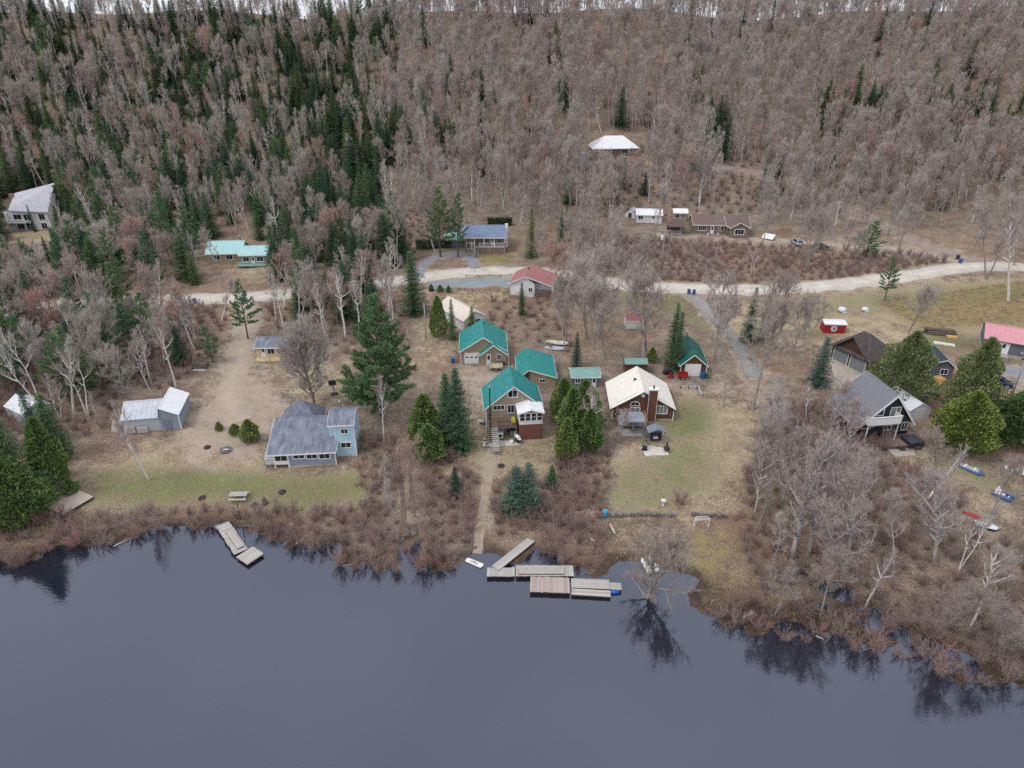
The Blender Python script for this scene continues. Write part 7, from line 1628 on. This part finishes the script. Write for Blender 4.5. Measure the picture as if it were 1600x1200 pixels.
zc = float(at(1022, 700)[2]) + .05; c, yaw, L, W = quad_frame([(1005, 712), (1042, 710), (1038, 690), (1002, 692)], zc); o = thing('paved_terrace', 'pale square-paver terrace on the lawn before the brown house', 'patio', (c[0], c[1], zc), yaw)
nx, ny = 6, 6; me = MB().box(.01, L / nx - .01, .01, W / ny - .01, -.3, 0).mesh('paver', 'pale_paver')
for i in range(nx):
    for j in range(ny): inst('paver', me, o, (-L / 2 + i * L / nx, -W / 2 + j * W / ny, random.uniform(-.01, .01)))
b = B('garden_canopy', 'small grey peaked canopy over a bench on the paved terrace', 'canopy', 1025, 694, 2, dz=.05)
for x in (-1.15, 1.15):
    for y in (0, 1.5): b.add('post', 'grey_metal', (x - .05, x + .05, y - .05, y + .05, 0, 2.0))
MB().prism([(-1.35, -.15, 2.0), (0, -.15, 2.55), (1.35, -.15, 2.0), (1.35, -.15, 2.05), (0, -.15, 2.61), (-1.35, -.15, 2.05)], (0, 1.8, 0)).build('canopy_roof', 'canopy_grey', b.root); b.add('back_curtain', 'canopy_grey', (-1.1, 1.1, 1.48, 1.52, .1, 1.95)); bn = b.add('bench_seat', 'dark_plastic', (-.95, .95, .5, 1.2, .35, .5)); b.add('bench_back', 'dark_plastic', (-.95, .95, 1.21, 1.35, .5, 1.1)); b.add('cushion', 'tarp', (-.3, .4, .55, 1.1, .501, .75), bevel=.05)
o = thing('egg_chair', 'black wire egg chair at the left side of the paved terrace', 'chair', at(1007, 703) + np.array([0, 0, .06]), .2); 
for k in range(7): a = math.pi * k / 7; MB().path([(math.cos(a) * .5 * math.sin(t), math.sin(a) * .5 * math.sin(t), .95 - .75 * math.cos(t)) for t in np.linspace(0, 2 * math.pi, 14)], .018, 4).build('wire_hoop', 'black_metal', o)
MB().lathe([(.1, .3), (.38, .4), (.4, .5), (.1, .55)], 12).build('cushion', 'dark_plastic', o); MB().lathe([(.45, 0), (.45, .05), (.05, .2)], 12).build('base', 'black_metal', o)
def chiminea(label, px, py, s=1.0):
    o = thing('chiminea', label, 'fire pit', at(px, py), 0); o.scale = (s, s, s); MB().lathe([(.2, .3), (.42, .45), (.45, .7), (.3, .95), (.13, 1.1), (.12, 1.6), (.16, 1.65)], 14).build('body', 'black_metal', o, True)
    for k in range(3): a = 2.1 * k; MB().tube((.35 * math.cos(a), .35 * math.sin(a), 0), (.2 * math.cos(a), .2 * math.sin(a), .4), .03, n=6).build('leg', 'black_metal', o)
chiminea('black chiminea at the right corner of the paved terrace', 1041, 706)

# -- A-frame terrace
o = thing('hot_tub', 'square hot tub under a dark cover beside the A-frame', 'hot tub', at(1424, 694), R(10)); MB().box(-1.15, 1.15, -1.1, 1.1, 0, .85).build('cabinet', 'black_siding', o); MB().prism([(-1.2, -1.15, .853), (0, -1.15, .9), (1.2, -1.15, .853), (1.2, -1.15, .95), (0, -1.15, 1.02), (-1.2, -1.15, .95)], (0, 2.3, 0)).build('cover', 'dark_plastic', o); MB().box(-.5, .5, -1.55, -1.12, 0, .3).build('step', 'dark_wood', o)
zc = float(at(1408, 706)[2]) + .05; c, yaw, L, W = quad_frame([(1396, 714), (1428, 711), (1420, 698), (1388, 700)], zc); o = thing('paved_terrace', 'pale concrete pad with a fire bowl before the A-frame', 'patio', (c[0], c[1], zc), yaw)
for i in range(3):
    for j in range(2): MB().box(-L / 2 + i * L / 3 + .01, -L / 2 + (i + 1) * L / 3 - .01, -W / 2 + j * W / 2 + .01, -W / 2 + (j + 1) * W / 2 - .01, -.3, 0).build('slab', 'concrete', o)
o = thing('fire_bowl', 'round black fire bowl on the pale pad before the A-frame', 'fire pit', at(1408, 703) + np.array([0, 0, .06]), 0); MB().lathe([(.15, .15), (.42, .3), (.48, .42), (.4, .42), (.1, .3)], 14).build('bowl', 'black_metal', o, True)
for k in range(3): a = 2.1 * k; MB().tube((.3 * math.cos(a), .3 * math.sin(a), 0), (.25 * math.cos(a), .25 * math.sin(a), .25), .03, n=6).build('leg', 'black_metal', o)
o = thing('patio_table', 'dark round patio table beneath the A-frame balcony', 'table', at(1380, 690) + np.array([0, 0, .3]), 0); MB().tube((0, 0, .72), (0, 0, .76), .75, n=18).build('top', 'black_metal', o); MB().tube((0, 0, .03), (0, 0, .72), .06, n=8).build('stem', 'black_metal', o); MB().tube((0, 0, 0), (0, 0, .03), .4, n=14).build('foot', 'black_metal', o)
chair('dark chair left of the round table beneath the A-frame balcony', at(1365, 689) + np.array([0, 0, .25]), 60, 'dark_plastic')

# -- fences and small finds
def post_fence(label, line, n, h=1.0, mat='weathered_wood', rails=2):
    P = np.array([at(*p) for p in line]); c = P.mean(0); o = thing('rail_fence', label, 'fence', c, 0); seg = np.linalg.norm(np.diff(P[:, :2], axis=0), axis=1); cum = np.concatenate([[0], np.cumsum(seg)]); prev = None
    for k in range(n):
        t = cum[-1] * k / (n - 1); x, y = np.interp(t, cum, P[:, 0]), np.interp(t, cum, P[:, 1]); q = np.array([x, y, hgt(x, y)]) - c; MB().box(q[0] - .07, q[0] + .07, q[1] - .07, q[1] + .07, q[2] - .3, q[2] + h).build('post', mat, o)
        if prev is not None:
            for r_ in range(rails): z = h * (.4 + .45 * r_); MB().tube(prev + np.array([0, 0, z]), q + np.array([0, 0, z]), .05, n=6).build('rail', mat, o)
        prev = q
post_fence('wooden rail fence along the road below the blue-roofed house', [(745, 418), (775, 417), (806, 418)], 8); post_fence('low log barrier along the parking pad edge', [(695, 453), (716, 452), (738, 453)], 5, .55, 'log_bark', 1); post_fence('low log barrier between the pad and the gravel road', [(728, 432), (760, 431), (800, 430)], 5, .5, 'log_bark', 1)
post_fence('dark fence at the back of the right-hand field', [(1430, 524), (1455, 520)], 3, .7, 'dark_wood', 2)
pmat('bleached_log', (176, 168, 160), (204, 198, 190), 4, .9, .01, 20, rand=.2)
for k, (xa, ya, xb, yb, r, l) in enumerate([(462, 851, 476, 842, .09, 'bleached driftwood log at the water edge right of the left dock'), (491, 829, 499, 831, .14, 'short pale plank in the brush right of the left dock'), (452, 820, 459, 821, .12, 'small pale board in the brush near the left dock'), (953, 822, 961, 836, .22, 'weathered plank lying below the stone wall'), (922, 842, 935, 851, .12, 'pale fallen branch below the stone wall'),
        (1161, 965, 1178, 958, .1, 'white fallen stick on the right-hand point'), (178, 856, 203, 844, .07, 'thin bare branch lying in the shallows at left'), (1275, 995, 1286, 1001, .08, 'white stick floating among the flooded brush'), (535, 886, 560, 880, .07, 'pale stick on the flooded grass point left of the inlet')]):
    a, c2_ = at(xa, ya), at(xb, yb); a[2] = max(a[2], 0); c2_[2] = max(c2_[2], 0); m = (a + c2_) / 2; o = thing('driftwood', l, 'log', m, 0); MB().tube(a - m + np.array([0, 0, r]), c2_ - m + np.array([0, 0, r]), r, r * .7, 8).build('stem', 'bleached_log', o, True); d = (c2_ - a); MB().tube(a - m + d * .6 + np.array([0, 0, r]), a - m + d * .75 + np.array([.1, .2, r + .25]), r * .4, r * .2, 6).build('branch_stub', 'bleached_log', o)
for (x, y, t, l) in [(376, 812, 786, 'thin wooden mooring post right of the left dock head')]:
    p = at(x, y); o = thing('mooring_post', l, 'post', p, 0); h = top_height(p, t)[0]; MB().tube((0, 0, -.8), (0, 0, h), .07, .06, 8).build('shaft', 'dark_wood', o); MB().tube((0, 0, h * .6), (0, 0, h * .63), .1, n=8).build('rope_ring', 'weathered_wood', o)
o = thing('tree_stump', 'dark old stump on the lawn right of the picnic table', 'stump', at(414, 787), .4); MB().lathe([(.42, -.1), (.34, .2), (.3, .75), (.24, .95), (.05, .9)], 10).build('trunk', 'bark_dark', o, True); MB().tube((.1, 0, .5), (.45, -.1, 1.1), .12, .08, 7).build('splinter', 'weathered_wood', o)
for k, (x, y, l) in enumerate([(316, 778, 'dark earth mound left of the picnic table'), (324, 699, 'round dark pot left of the fire pit'), (398, 789, 'dark earth mound right of the picnic table'), (441, 769, 'dark round flower bed on the cottage lawn'), (783, 728, 'dark fire ring on the middle lawn')]):
    o = thing('earth_mound', l, 'mound', at(x, y), k); MB().lathe([(.55, -.05), (.5, .1), (.3, .24), (.05, .28)], 12).build('soil', 'char', o, True)
    for j in range(5): MB().lathe([(.02, 0), (.09, .04), (.02, .12)], 6, (.5 * math.cos(j * 1.3), .5 * math.sin(j * 1.3), .02)).build('stone', 'stone', o)
for (x, y, l) in [(1061, 786, 'small bare lawn shrub above the stone wall'), (1036, 790, 'small bird bath above the stone wall')]:
    o = thing('garden_ornament' if 'bath' in l else 'young_shrub', l, 'ornament' if 'bath' in l else 'shrub', at(x, y), 0)
    if 'bath' in l: MB().lathe([(.25, 0), (.12, .1), (.1, .7), (.35, .85), (.38, .92), (.1, .88)], 12).build('basin', 'tarp', o, True); MB().lathe([(.3, -.1), (.3, 0), (.1, .02)], 10).build('foot', 'stone', o)
    else: inst('stems', SHRUBS[1], o, (0, 0, 0))
print('objects', round(time.time() - T0, 1), len(bpy.data.objects))
